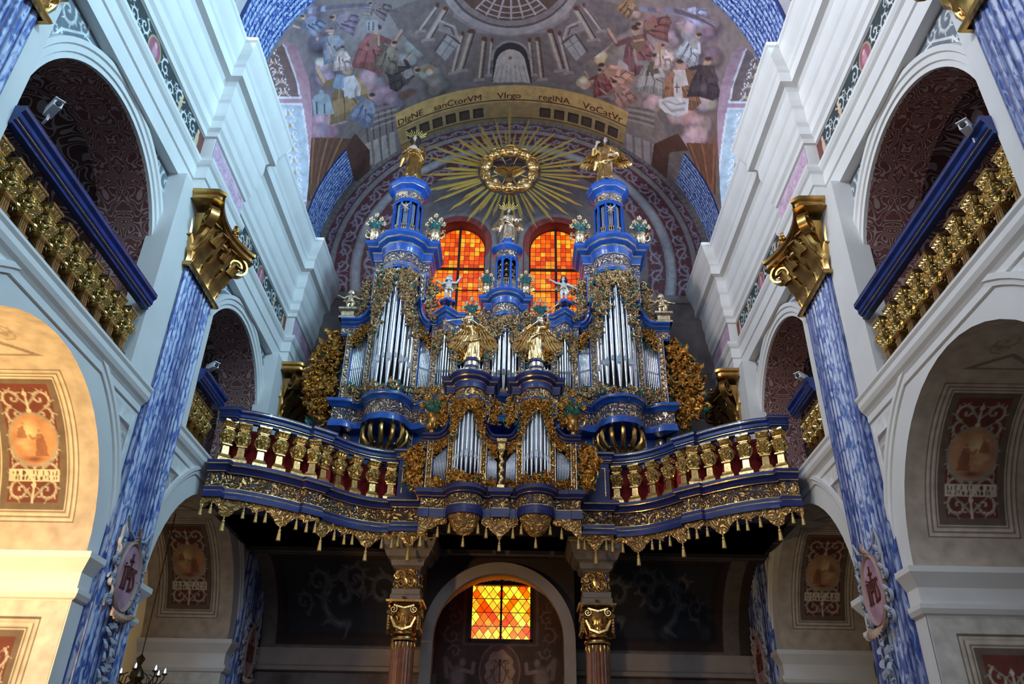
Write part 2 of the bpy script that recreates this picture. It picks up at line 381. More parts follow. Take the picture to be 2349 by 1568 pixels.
def in_poly(x, z, poly):
    c = False; n = len(poly)
    for i in range(n):
        x0, z0 = poly[i]; x1, z1 = poly[i-1]
        if (z0 > z) != (z1 > z) and x < (x1-x0)*(z-z0)/(z1-z0)+x0: c = not c
    return c
def fill_foliage(mb, poly, y, rng, size=0.12, step=None, yf=None, **k):
    """carved openwork that fills an outline; yf(x,z) gives a curved ground"""
    step = step or size*1.15; xs = [p[0] for p in poly]; zs = [p[1] for p in poly]; r_ = 0; z = min(zs)+step*0.4; sp = []
    while z < max(zs):
        x = min(xs)+step*(0.25+0.5*(r_ % 2))
        while x < max(xs):
            px, pz = x+rng.uniform(-.2, .2)*step, z+rng.uniform(-.2, .2)*step
            if in_poly(px, pz, poly): sp.append((px, (yf(px, pz) if yf else y), pz))
            x += step
        z += step*0.85; r_ += 1
    foliage(mb, sp, rng, size, **k)

# ---------------------------------------------------------------- mural painter
class Paint:
    def __init__(s, U, V, base):
        s.U = U.ravel(); s.V = V.ravel(); s.C = np.empty((s.U.size, 3)); s.C[:] = base
    def _idx(s, u0, u1, v0, v1):
        return np.nonzero((s.U >= u0) & (s.U <= u1) & (s.V >= v0) & (s.V <= v1))[0]
    def _mix(s, i, a, col):
        s.C[i] = s.C[i]*(1-a[:, None])+np.array(col)*a[:, None]
    def ell(s, c, a, b, col, soft=0.15, op=1.0):
        e = abs(a[0])+abs(b[0]); g = abs(a[1])+abs(b[1]); i = s._idx(c[0]-e, c[0]+e, c[1]-g, c[1]+g)
        if not len(i): return
        du, dv = s.U[i]-c[0], s.V[i]-c[1]; D = a[0]*b[1]-a[1]*b[0] or 1e-9
        p = (du*b[1]-dv*b[0])/D; q = (a[0]*dv-a[1]*du)/D
        s._mix(i, np.clip((1-np.sqrt(p*p+q*q))/soft, 0, 1)*op, col)
    def oval(s, u, v, ru, rv, col, soft=0.1, op=1.0): s.ell((u, v), (ru, 0), (0, rv), col, soft, op)
    def poly(s, pts, col, op=1.0):
        P = np.array(pts, float); i = s._idx(P[:, 0].min(), P[:, 0].max(), P[:, 1].min(), P[:, 1].max())
        if not len(i): return
        x, y = s.U[i], s.V[i]; c = np.zeros(len(i), bool)
        for k in range(len(P)):
            x0, y0 = P[k]; x1, y1 = P[k-1]
            if y0 == y1: continue
            c ^= ((y0 > y) != (y1 > y)) & (x < (x1-x0)*(y-y0)/(y1-y0)+x0)
        s._mix(i, c.astype(float)*op, col)
    def rect(s, u0, v0, u1, v1, col, op=1.0):
        i = s._idx(min(u0, u1), max(u0, u1), min(v0, v1), max(v0, v1)); s._mix(i, np.full(len(i), op), col)
    def line(s, pts, w, col, w1=None, op=1.0):
        P = np.array(pts, float); w1 = w if w1 is None else w1; n = len(P)-1; m = max(w, w1)
        I = s._idx(P[:, 0].min()-m, P[:, 0].max()+m, P[:, 1].min()-m, P[:, 1].max()+m)
        if not len(I): return
        best = np.zeros(len(I)); x, y = s.U[I], s.V[I]
        for k in range(n):
            a, b = P[k], P[k+1]; d = b-a; L2 = d@d or 1e-9
            t = np.clip(((x-a[0])*d[0]+(y-a[1])*d[1])/L2, 0, 1); dist = np.hypot(x-a[0]-t*d[0], y-a[1]-t*d[1])
            ww = w+(w1-w)*(k+t)/n; best = np.maximum(best, np.clip((ww-dist)/(0.35*ww+1e-6), 0, 1))
        s._mix(I, best*op, col)
    def spiral(s, c, r, a0, turns, sg, w, col, op=1.0, k=(1, 1)):
        n = 16; pts = [(c[0]+k[0]*r*(1-t)**0.8*cos(a0+sg*6.283*turns*t), c[1]+k[1]*r*(1-t)**0.8*sin(a0+sg*6.283*turns*t)) for t in [j/n for j in range(n+1)]]
        s.line(pts, w, col, w*0.6, op)
    def acanthus(s, c, r, a0, sg, col, hi, op=1.0, k=(1, 1)):
        s.spiral(c, r, a0, 1.25, sg, r*0.17, col, op, k); s.spiral((c[0], c[1]+r*0.03), r*0.97, a0, 1.15, sg, r*0.05, hi, op, k)
        for j in range(6):
            a = a0+sg*j*0.85; p = (c[0]+k[0]*r*(1-j*0.1)*cos(a), c[1]+k[1]*r*(1-j*0.1)*sin(a)); b = a+sg*0.7
            q = (p[0]+k[0]*r*0.5*cos(b), p[1]+k[1]*r*0.5*sin(b)); s.line([p, q], r*0.14, col, r*0.03, op); s.line([p, q], r*0.04, hi, r*0.01, op*0.8)
    def put(s, me):
        a = me.color_attributes.new('paint', 'FLOAT_COLOR', 'POINT'); C = np.ones((len(s.C), 4)); C[:, :3] = np.clip(s.C, 0, 1)
        a.data.foreach_set('color', C.ravel())
def sheet(name, fn, U, V, parent=None, material=None, paint=None, ci=False):
    """a fine grid over a surface fn(U,V)->x,y,z, painted"""
    x, y, z = fn(U, V); n, m = U.shape
    co = np.stack([x, y, z], -1).reshape(-1, 3).astype(np.float32); I = np.arange(n*m).reshape(n, m)
    q = np.stack([I[:-1, :-1], I[:-1, 1:], I[1:, 1:], I[1:, :-1]], -1).reshape(-1, 4)
    me = bpy.data.meshes.new(name); me.vertices.add(len(co)); me.vertices.foreach_set('co', co.ravel())
    me.loops.add(q.size); me.loops.foreach_set('vertex_index', q.ravel().astype(np.int32)); me.polygons.add(len(q))
    me.polygons.foreach_set('loop_start', np.arange(0, q.size, 4, dtype=np.int32)); me.update(calc_edges=True); me.validate()
    me.materials.append(material or M['mural']); me.polygons.foreach_set('use_smooth', [True]*len(me.polygons))
    if paint is not None: paint.put(me)
    o = bpy.data.objects.new(name, me); COL.objects.link(o)
    if parent: o.parent = parent
    return o
def uvgrid(u0, u1, v0, v1, st):
    nu = max(2, int(abs(u1-u0)/st)+1); nv = max(2, int(abs(v1-v0)/st)+1)
    return np.meshgrid(np.linspace(u0, u1, nu), np.linspace(v0, v1, nv), indexing='ij')
# ceiling mural, laid out in metres on the vault (arc length, depth)
FR = [
('E',(-6.02,13.16),(1.48,.91),(-.35,.96),(.18,.14,.18),1,1),('E',(-6.58,14.67),(1.37,1.02),(-.58,1.35),(.2,.14,.19),1,1),('E',(-4.14,14.27),(1.43,.6),(-.17,.92),(.35,.3,.33),1,1),('E',(-2.86,14.97),(1.03,.3),(-.16,1.32),(.36,.29,.28),1,1),('E',(2.5,15.04),(1.16,-.48),(.13,1.33),(.44,.33,.31),1,1),('E',(4.23,15.29),(1.57,-1.01),(.24,1.27),(.56,.4,.4),1,1)
,('E',(5.72,14.61),(1.24,-.94),(.48,1.47),(.3,.19,.23),1,1),('E',(3.74,14.11),(1.05,-.54),(.11,.65),(.38,.25,.24),1,1),('E',(-3.93,16.5),(1.54,.69),(-.12,.77),(.25,.19,.2),1,1),('E',(3.73,16.85),(1.6,-1.05),(.14,.96),(.39,.26,.26),1,1),('E',(4.81,13.69),(1.53,-.97),(.14,.59),(.25,.17,.23),1,1),('E',(7.14,16.04),(1.18,-1.17),(.53,1),(.26,.12,.11),1,1)
,('E',(-7.37,16.48),(.89,.87),(-.57,1.01),(.23,.14,.15),1,1),('E',(-5.93,13.81),(.54,.37),(-.12,.37),(.052,.037,.053),.5,1),('E',(-6.06,13.54),(.26,.18),(-.06,.18),(.16,.11,.18),.45,.9),('E',(-5.93,13.59),(.26,.18),(-.05,.18),(.16,.077,.14),.45,.9),('E',(-5.76,13.81),(.25,.17),(-.06,.18),(.15,.11,.12),.45,.9),('E',(-6.15,13.62),(.26,.19),(-.07,.18),(.12,.095,.14),.45,.9)
,('E',(-5.77,13.87),(.26,.18),(-.06,.19),(.12,.086,.17),.45,.9),('E',(-5.97,13.62),(.25,.17),(-.06,.16),(.22,.15,.22),.9,.9),('E',(-6.02,14.66),(.64,.47),(-.14,.45),(.13,.093,.13),.5,1),('E',(-5.98,14.43),(.31,.22),(-.07,.21),(.29,.28,.28),.45,.9),('E',(-6.19,14.34),(.32,.23),(-.08,.21),(.28,.2,.41),.45,.9),('E',(-6.04,14.76),(.31,.23),(-.07,.22),(.32,.32,.43),.45,.9)
,('E',(-6.16,14.68),(.32,.23),(-.08,.22),(.45,.27,.4),.45,.9),('E',(-6.04,14.77),(.31,.23),(-.07,.22),(.46,.3,.46),.45,.9),('E',(-6.07,14.43),(.3,.22),(-.06,.2),(.57,.41,.58),.9,.9),('E',(-6.12,14.34),(.38,.28),(-.1,.25),(.18,.14,.16),.5,1),('E',(-6.02,14.31),(.18,.13),(-.04,.12),(.45,.34,.36),.45,.9),('E',(-6.08,14.42),(.18,.13),(-.05,.12),(.4,.33,.45),.45,.9)
,('E',(-6.01,14.39),(.18,.13),(-.04,.12),(.56,.35,.4),.45,.9),('E',(-6.06,14.24),(.18,.13),(-.04,.13),(.51,.34,.44),.45,.9),('E',(-6.15,14.17),(.18,.13),(-.05,.13),(.4,.45,.34),.45,.9),('E',(-6.15,14.21),(.17,.13),(-.05,.11),(.85,.62,.73),.9,.9),('E',(-6.51,16.14),(.88,.74),(-.22,.58),(.17,.12,.14),.5,1),('E',(-6.48,15.79),(.42,.35),(-.1,.29),(.57,.26,.44),.45,.9)
,('E',(-6.82,15.96),(.43,.39),(-.11,.28),(.47,.24,.29),.45,.9),('E',(-6.49,16.3),(.43,.37),(-.11,.3),(.61,.29,.44),.45,.9),('E',(-6.25,16.15),(.42,.34),(-.1,.29),(.59,.3,.36),.45,.9),('E',(-6.85,15.69),(.43,.38),(-.11,.27),(.55,.27,.43),.45,.9),('E',(-6.58,15.81),(.42,.35),(-.09,.26),(.79,.52,.62),.9,.9),('E',(-6.03,16.19),(.6,.48),(-.14,.43),(.2,.14,.15),.5,1)
,('E',(-5.95,15.99),(.28,.23),(-.07,.22),(.68,.31,.54),.45,.9),('E',(-5.91,16.32),(.29,.23),(-.06,.22),(.53,.41,.53),.45,.9),('E',(-6.22,16.12),(.3,.25),(-.07,.22),(.69,.4,.4),.45,.9),('E',(-6.2,16.16),(.3,.24),(-.07,.21),(.44,.29,.34),.45,.9),('E',(-6.09,15.88),(.28,.23),(-.07,.21),(.7,.32,.34),.45,.9),('E',(-6.08,15.95),(.28,.23),(-.06,.2),(.92,.62,.71),.9,.9)
,('E',(-6.89,16.19),(.75,.67),(-.2,.44),(.14,.09,.11),.5,1),('E',(-6.66,16.3),(.35,.31),(-.09,.23),(.38,.23,.27),.45,.9),('E',(-7.11,15.78),(.36,.33),(-.1,.21),(.45,.24,.31),.45,.9),('E',(-6.7,16.35),(.35,.32),(-.09,.24),(.46,.2,.31),.45,.9),('E',(-6.73,16.06),(.35,.31),(-.09,.23),(.32,.28,.39),.45,.9),('E',(-7.06,15.79),(.36,.33),(-.1,.21),(.43,.2,.3),.45,.9)
,('E',(-6.94,15.92),(.34,.31),(-.09,.2),(.62,.4,.51),.9,.9),('E',(-4.48,15.15),(.49,.27),(-.09,.42),(.14,.082,.094),.5,1),('E',(-4.43,15.25),(.23,.14),(-.04,.21),(.45,.2,.26),.45,.9),('E',(-4.34,15.17),(.24,.13),(-.04,.21),(.47,.28,.27),.45,.9),('E',(-4.69,14.98),(.24,.14),(-.05,.2),(.43,.22,.23),.45,.9),('E',(-4.68,15.07),(.25,.14),(-.04,.21),(.32,.21,.32),.45,.9)
,('E',(-4.34,15.13),(.24,.13),(-.04,.21),(.4,.22,.24),.45,.9),('E',(-4.54,14.96),(.24,.13),(-.04,.18),(.62,.36,.42),.9,.9),('E',(-4.56,15.97),(.66,.38),(-.11,.57),(.15,.1,.12),.5,1),('E',(-4.42,16.09),(.32,.19),(-.05,.29),(.39,.32,.39),.45,.9),('E',(-4.78,15.92),(.33,.2),(-.06,.28),(.51,.33,.37),.45,.9),('E',(-4.68,15.62),(.32,.19),(-.06,.27),(.49,.27,.36),.45,.9)
,('E',(-4.68,16.04),(.32,.19),(-.06,.28),(.43,.32,.36),.45,.9),('E',(-4.7,16.02),(.33,.2),(-.06,.28),(.54,.31,.35),.45,.9),('E',(-4.62,15.71),(.31,.18),(-.05,.25),(.7,.45,.52),.9,.9),('E',(-4.21,16.66),(.63,.36),(-.1,.58),(.12,.076,.099),.5,1),('E',(-4.03,16.7),(.29,.17),(-.05,.29),(.33,.18,.29),.45,.9),('E',(-4.47,16.48),(.3,.18),(-.05,.27),(.39,.23,.33),.45,.9)
,('E',(-4.4,16.65),(.3,.18),(-.05,.28),(.35,.24,.33),.45,.9),('E',(-4.4,16.64),(.3,.19),(-.05,.29),(.39,.25,.31),.45,.9),('E',(-4.03,16.65),(.3,.17),(-.04,.29),(.4,.21,.28),.45,.9),('E',(-4.27,16.4),(.29,.17),(-.05,.26),(.52,.33,.44),.9,.9),('E',(-3.98,17.12),(.49,.26),(-.08,.45),(.1,.07,.09),.5,1),('E',(-3.95,17.23),(.23,.13),(-.03,.22),(.34,.24,.25),.45,.9)
,('E',(-4.05,16.85),(.23,.13),(-.03,.22),(.31,.21,.21),.45,.9),('E',(-3.96,16.89),(.23,.13),(-.03,.23),(.29,.2,.24),.45,.9),('E',(-4.11,16.85),(.23,.13),(-.04,.22),(.33,.21,.28),.45,.9),('E',(-3.85,17.16),(.24,.12),(-.04,.23),(.23,.18,.26),.45,.9),('E',(-4.03,16.91),(.22,.13),(-.03,.2),(.46,.3,.4),.9,.9),('E',(-2.99,14.7),(.53,.18),(-.06,.49),(.16,.13,.13),.5,1)
,('E',(-3.01,14.81),(.26,.09),(-.03,.24),(.49,.4,.29),.45,.9),('E',(-3.21,14.58),(.25,.1),(-.03,.24),(.37,.28,.28),.45,.9),('E',(-3.12,14.75),(.26,.1),(-.03,.24),(.36,.3,.27),.45,.9),('E',(-3.21,14.59),(.25,.1),(-.03,.24),(.43,.4,.38),.45,.9),('E',(-3.03,14.8),(.26,.09),(-.03,.24),(.54,.29,.35),.45,.9),('E',(-3.05,14.5),(.25,.09),(-.03,.21),(.74,.61,.6),.9,.9)
,('E',(-2.89,15.56),(.59,.2),(-.06,.55),(.14,.12,.12),.5,1),('E',(-2.98,15.65),(.29,.1),(-.03,.27),(.37,.28,.37),.45,.9),('E',(-3.08,15.55),(.29,.11),(-.03,.28),(.3,.34,.25),.45,.9),('E',(-3.11,15.34),(.29,.1),(-.03,.27),(.37,.36,.41),.45,.9),('E',(-2.81,15.32),(.27,.09),(-.03,.27),(.39,.4,.35),.45,.9),('E',(-3.07,15.56),(.28,.1),(-.04,.27),(.33,.35,.33),.45,.9)
,('E',(-2.95,15.33),(.27,.09),(-.03,.24),(.65,.56,.53),.9,.9),('E',(-3.35,15.88),(.45,.2),(-.06,.43),(.12,.1,.1),.5,1),('E',(-3.22,15.84),(.21,.09),(-.03,.21),(.4,.29,.26),.45,.9),('E',(-3.25,15.77),(.22,.09),(-.02,.21),(.23,.21,.27),.45,.9),('E',(-3.48,15.66),(.21,.09),(-.03,.2),(.27,.29,.33),.45,.9),('E',(-3.51,15.87),(.22,.1),(-.02,.21),(.3,.23,.24),.45,.9)
,('E',(-3.22,15.85),(.21,.09),(-.03,.21),(.32,.35,.34),.45,.9),('E',(-3.4,15.7),(.21,.09),(-.03,.19),(.52,.44,.44),.9,.9),('E',(-2.65,16.57),(.45,.16),(-.04,.46),(.14,.12,.11),.5,1),('E',(-2.8,16.36),(.22,.08),(-.02,.22),(.34,.4,.3),.45,.9),('E',(-2.82,16.53),(.22,.08),(-.03,.22),(.35,.4,.3),.45,.9),('E',(-2.73,16.64),(.22,.09),(-.02,.23),(.37,.26,.31),.45,.9)
,('E',(-2.83,16.5),(.22,.08),(-.02,.22),(.35,.37,.35),.45,.9),('E',(-2.52,16.57),(.21,.07),(-.02,.23),(.39,.29,.36),.45,.9),('E',(-2.7,16.38),(.21,.08),(-.02,.21),(.62,.52,.48),.9,.9),('E',(-2.49,17.14),(.55,.18),(-.05,.56),(.094,.076,.074),.5,1),('E',(-2.47,16.88),(.25,.08),(-.02,.27),(.21,.17,.16),.45,.9),('E',(-2.34,17.11),(.26,.08),(-.02,.27),(.23,.21,.2),.45,.9)
,('E',(-2.62,16.86),(.25,.09),(-.02,.27),(.27,.23,.17),.45,.9),('E',(-2.49,16.86),(.25,.09),(-.03,.27),(.23,.2,.18),.45,.9),('E',(-2.59,17.22),(.25,.1),(-.03,.28),(.26,.2,.19),.45,.9),('E',(-2.55,16.92),(.24,.08),(-.02,.24),(.41,.33,.32),.9,.9),('E',(-6.15,12.7),(.6,.39),(-.14,.38),(.088,.064,.084),.5,1),('E',(-6.13,12.48),(.28,.18),(-.08,.19),(.24,.13,.19),.45,.9)
,('E',(-6.4,12.52),(.3,.2),(-.07,.18),(.3,.21,.24),.45,.9),('E',(-5.97,12.77),(.28,.18),(-.07,.19),(.28,.17,.24),.45,.9),('E',(-6.19,12.46),(.29,.18),(-.07,.18),(.26,.18,.28),.45,.9),('E',(-6.38,12.6),(.3,.2),(-.07,.18),(.23,.2,.19),.45,.9),('E',(-6.2,12.51),(.29,.18),(-.06,.16),(.39,.28,.37),.9,.9),('E',(2.64,15.42),(.52,-.2),(.05,.49),(.22,.17,.14),.5,1)
,('E',(2.56,15.56),(.25,-.09),(.03,.24),(.76,.39,.46),.45,.9),('E',(2.52,15.23),(.24,-.09),(.03,.24),(.62,.43,.44),.45,.9),('E',(2.74,15.23),(.25,-.1),(.02,.23),(.52,.46,.39),.45,.9),('E',(2.42,15.44),(.24,-.09),(.03,.24),(.57,.39,.39),.45,.9),('E',(2.65,15.19),(.25,-.09),(.02,.24),(.49,.41,.44),.45,.9),('E',(2.55,15.28),(.23,-.09),(.02,.22),(1,.79,.64),.9,.9)
,('E',(2.49,16),(.42,-.16),(.04,.41),(.26,.2,.15),.5,1),('E',(2.48,15.81),(.19,-.07),(.02,.2),(.79,.43,.47),.45,.9),('E',(2.59,15.89),(.2,-.08),(.02,.2),(.95,.62,.36),.45,.9),('E',(2.52,15.81),(.19,-.07),(.02,.2),(.64,.6,.54),.45,.9),('E',(2.41,15.83),(.19,-.07),(.01,.2),(.59,.49,.51),.45,.9),('E',(2.55,16.05),(.2,-.08),(.02,.2),(.76,.52,.36),.45,.9)
,('E',(2.41,15.88),(.19,-.07),(.02,.18),(1,.91,.71),.9,.9),('E',(2.69,14.6),(.5,-.19),(.05,.46),(.19,.13,.1),.5,1),('E',(2.51,14.49),(.23,-.09),(.02,.22),(.4,.29,.25),.45,.9),('E',(2.8,14.57),(.25,-.09),(.03,.23),(.42,.38,.31),.45,.9),('E',(2.75,14.4),(.25,-.09),(.03,.22),(.43,.35,.25),.45,.9),('E',(2.5,14.51),(.23,-.08),(.02,.22),(.54,.46,.28),.45,.9)
,('E',(2.81,14.56),(.24,-.1),(.03,.22),(.59,.31,.3),.45,.9),('E',(2.6,14.47),(.22,-.08),(.02,.2),(.89,.61,.46),.9,.9),('E',(2.16,17.09),(.32,-.12),(.03,.33),(.23,.18,.14),.5,1),('E',(2.01,17.08),(.16,-.05),(.01,.17),(.82,.53,.41),.45,.9),('E',(2.13,17.17),(.16,-.05),(.02,.17),(.67,.44,.42),.45,.9),('E',(2.01,17.07),(.16,-.05),(.01,.17),(.51,.41,.34),.45,.9)
,('E',(2.11,16.93),(.16,-.05),(.02,.17),(.55,.55,.4),.45,.9),('E',(2.23,17.08),(.15,-.06),(.02,.16),(.69,.39,.3),.45,.9),('E',(2.1,16.98),(.15,-.05),(.01,.15),(1,.82,.62),.9,.9),('E',(3.03,14.68),(.36,-.16),(.04,.33),(.071,.056,.066),.5,1),('E',(2.87,14.62),(.18,-.07),(.03,.16),(.17,.17,.17),.45,.9),('E',(2.95,14.77),(.17,-.07),(.02,.17),(.22,.12,.2),.45,.9)
,('E',(3.12,14.63),(.17,-.07),(.02,.17),(.16,.18,.19),.45,.9),('E',(3.03,14.75),(.17,-.07),(.02,.17),(.16,.18,.19),.45,.9),('E',(3.03,14.51),(.18,-.07),(.02,.17),(.16,.15,.16),.45,.9),('E',(2.96,14.58),(.16,-.07),(.01,.15),(.31,.24,.28),.9,.9),('E',(5.36,13.7),(.73,-.49),(.14,.51),(.14,.1,.14),.5,1),('E',(5.36,13.84),(.34,-.23),(.07,.25),(.37,.29,.35),.45,.9)
,('E',(5.12,13.91),(.35,-.22),(.07,.26),(.34,.33,.41),.45,.9),('E',(5.31,13.45),(.35,-.22),(.08,.25),(.4,.33,.39),.45,.9),('E',(5.04,13.7),(.35,-.21),(.07,.25),(.42,.32,.36),.45,.9),('E',(5.52,13.64),(.34,-.23),(.07,.25),(.29,.23,.28),.45,.9),('E',(5.19,13.59),(.34,-.21),(.06,.23),(.66,.46,.62),.9,.9),('E',(5.79,13.27),(.56,-.38),(.12,.35),(.1,.067,.097),.5,1)
,('E',(5.85,13.07),(.26,-.17),(.06,.17),(.27,.19,.2),.45,.9),('E',(5.56,13.39),(.25,-.17),(.05,.18),(.34,.19,.26),.45,.9),('E',(5.56,13.4),(.26,-.17),(.05,.18),(.21,.14,.21),.45,.9),('E',(5.63,13.43),(.26,-.18),(.06,.18),(.26,.21,.22),.45,.9),('E',(5.77,13.38),(.26,-.18),(.06,.18),(.24,.14,.23),.45,.9),('E',(5.67,13.2),(.25,-.17),(.05,.16),(.46,.29,.43),.9,.9)
,('E',(4.69,14.29),(.46,-.28),(.08,.35),(.13,.093,.12),.5,1),('E',(4.68,14.38),(.22,-.13),(.04,.18),(.37,.2,.39),.45,.9),('E',(4.55,14.42),(.22,-.13),(.04,.18),(.48,.29,.36),.45,.9),('E',(4.48,14.37),(.23,-.12),(.04,.18),(.47,.22,.35),.45,.9),('E',(4.63,14.41),(.22,-.13),(.04,.18),(.41,.28,.27),.45,.9),('E',(4.72,14.36),(.21,-.14),(.04,.17),(.27,.21,.24),.45,.9)
,('E',(4.59,14.2),(.21,-.12),(.03,.16),(.61,.41,.53),.9,.9),('E',(5.64,16.3),(.75,-.62),(.15,.54),(.21,.14,.15),.5,1),('E',(5.39,16.55),(.34,-.28),(.07,.28),(.75,.36,.39),.45,.9),('E',(5.32,16.51),(.35,-.27),(.08,.27),(.54,.43,.46),.45,.9),('E',(5.74,16.34),(.35,-.3),(.07,.26),(.53,.42,.51),.45,.9),('E',(5.37,16.24),(.34,-.27),(.07,.27),(.57,.47,.32),.45,.9)
,('E',(5.81,16.16),(.36,-.3),(.08,.26),(.67,.36,.33),.45,.9),('E',(5.47,16.2),(.34,-.27),(.07,.24),(.98,.63,.68),.9,.9),('E',(6.3,16.16),(.76,-.69),(.17,.47),(.19,.12,.13),.5,1),('E',(5.96,16.29),(.35,-.29),(.08,.25),(.7,.35,.35),.45,.9),('E',(6.47,16.05),(.35,-.33),(.08,.23),(.43,.4,.37),.45,.9),('E',(6.43,15.87),(.35,-.31),(.09,.23),(.4,.28,.27),.45,.9)
,('E',(6.05,16.42),(.36,-.31),(.08,.24),(.41,.29,.34),.45,.9),('E',(6.19,16.38),(.35,-.32),(.09,.24),(.42,.26,.45),.45,.9),('E',(6.12,16.08),(.35,-.29),(.09,.22),(.9,.56,.61),.9,.9),('E',(6.25,16.62),(.76,-.7),(.17,.49),(.22,.14,.16),.5,1),('E',(6.33,16.67),(.36,-.34),(.09,.24),(.64,.39,.45),.45,.9),('E',(6.42,16.5),(.36,-.34),(.09,.23),(.56,.32,.43),.45,.9)
,('E',(6.36,16.32),(.36,-.32),(.09,.24),(.67,.48,.39),.45,.9),('E',(6.43,16.4),(.36,-.34),(.08,.23),(.65,.41,.46),.45,.9),('E',(6.02,16.89),(.36,-.31),(.08,.26),(.7,.47,.55),.45,.9),('E',(6.07,16.54),(.34,-.3),(.07,.23),(1,.67,.72),.9,.9),('E',(4.3,16.25),(.57,-.36),(.09,.49),(.18,.12,.13),.5,1),('E',(4.21,16.42),(.26,-.17),(.04,.24),(.49,.38,.3),.45,.9)
,('E',(4.41,16.24),(.28,-.18),(.05,.24),(.45,.26,.39),.45,.9),('E',(4.3,16.01),(.27,-.17),(.04,.23),(.44,.26,.27),.45,.9),('E',(4.28,16.38),(.28,-.17),(.05,.25),(.4,.31,.35),.45,.9),('E',(4.28,16.38),(.28,-.17),(.05,.25),(.39,.34,.27),.45,.9),('E',(4.18,16.13),(.26,-.16),(.04,.22),(.84,.53,.57),.9,.9),('E',(4.54,16.67),(.5,-.35),(.09,.42),(.2,.14,.14),.5,1)
,('E',(4.58,16.74),(.24,-.16),(.04,.22),(.47,.34,.3),.45,.9),('E',(4.35,16.81),(.25,-.16),(.04,.21),(.51,.42,.4),.45,.9),('E',(4.61,16.45),(.24,-.16),(.04,.21),(.61,.43,.41),.45,.9),('E',(4.34,16.79),(.24,-.15),(.04,.22),(.68,.43,.5),.45,.9),('E',(4.43,16.5),(.25,-.16),(.04,.21),(.62,.34,.45),.45,.9),('E',(4.43,16.56),(.24,-.15),(.04,.19),(.91,.61,.63),.9,.9)
,('E',(5.22,15.12),(.65,-.47),(.12,.48),(.17,.11,.12),.5,1),('E',(5.02,15.32),(.3,-.22),(.06,.24),(.38,.23,.27),.45,.9),('E',(5.18,15.27),(.31,-.22),(.06,.24),(.53,.27,.27),.45,.9),('E',(5.13,14.9),(.31,-.2),(.06,.24),(.49,.23,.26),.45,.9),('E',(5.34,15.11),(.31,-.23),(.07,.23),(.48,.38,.44),.45,.9),('E',(4.96,15.09),(.3,-.21),(.06,.24),(.42,.29,.31),.45,.9)
,('E',(5.08,15.01),(.3,-.2),(.05,.22),(.81,.51,.57),.9,.9),('E',(6.38,15.21),(.65,-.55),(.14,.39),(.18,.12,.12),.5,1),('E',(6.25,15.41),(.3,-.25),(.07,.2),(.38,.33,.4),.45,.9),('E',(6.23,15.09),(.3,-.25),(.07,.19),(.38,.31,.28),.45,.9),('E',(6.21,15.11),(.29,-.24),(.07,.19),(.5,.4,.41),.45,.9),('E',(6.51,15.16),(.3,-.26),(.07,.19),(.46,.38,.34),.45,.9)
,('E',(6.13,15.42),(.3,-.25),(.08,.2),(.5,.37,.44),.45,.9),('E',(6.23,15.15),(.29,-.24),(.07,.18),(.81,.52,.57),.9,.9),('E',(3.36,14.19),(.38,-.17),(.05,.31),(.17,.12,.096),.5,1),('E',(3.2,14.18),(.18,-.07),(.03,.16),(.63,.35,.22),.45,.9),('E',(3.36,14.03),(.17,-.07),(.03,.16),(.47,.26,.32),.45,.9),('E',(3.45,14.13),(.18,-.08),(.03,.15),(.53,.33,.32),.45,.9)
,('E',(3.24,14.27),(.17,-.07),(.02,.16),(.41,.28,.22),.45,.9),('E',(3.21,14.16),(.17,-.07),(.02,.16),(.46,.36,.23),.45,.9),('E',(3.29,14.1),(.17,-.07),(.02,.14),(.81,.53,.43),.9,.9),('E',(6.11,13.97),(.56,-.42),(.13,.33),(.074,.047,.063),.5,1),('E',(5.98,14.13),(.27,-.19),(.06,.17),(.18,.15,.2),.45,.9),('E',(6.13,13.77),(.27,-.19),(.07,.17),(.21,.12,.14),.45,.9)
,('E',(6.11,13.78),(.27,-.19),(.06,.16),(.19,.095,.14),.45,.9),('E',(6.24,13.91),(.26,-.2),(.06,.16),(.22,.15,.15),.45,.9),('E',(6.07,13.8),(.26,-.19),(.06,.16),(.19,.14,.2),.45,.9),('E',(5.99,13.91),(.25,-.19),(.05,.15),(.32,.2,.27),.9,.9),('E',(4.7,15.07),(.48,-.31),(.08,.38),(.25,.18,.17),.5,1),('E',(4.51,15.02),(.23,-.14),(.05,.19),(.81,.49,.37),.45,.9)
,('E',(4.48,15.13),(.23,-.14),(.04,.19),(.72,.44,.44),.45,.9),('E',(4.62,15.21),(.22,-.15),(.04,.19),(.52,.45,.43),.45,.9),('E',(4.49,15.16),(.23,-.14),(.05,.19),(.81,.52,.61),.45,.9),('E',(4.69,14.88),(.23,-.14),(.04,.18),(.9,.6,.54),.45,.9),('E',(4.6,14.98),(.22,-.14),(.04,.17),(1,.86,.79),.9,.9),('E',(3.05,17.17),(.43,-.22),(.05,.44),(.16,.11,.11),.5,1)
,('E',(2.85,17.16),(.21,-.09),(.02,.22),(.52,.29,.31),.45,.9),('E',(2.93,17.02),(.2,-.1),(.02,.21),(.44,.27,.23),.45,.9),('E',(3.14,17.15),(.21,-.11),(.03,.21),(.42,.32,.33),.45,.9),('E',(2.96,16.99),(.2,-.09),(.02,.22),(.4,.37,.26),.45,.9),('E',(2.96,16.99),(.2,-.09),(.02,.22),(.35,.34,.32),.45,.9),('E',(2.96,17.05),(.2,-.1),(.02,.19),(.73,.5,.48),.9,.9)
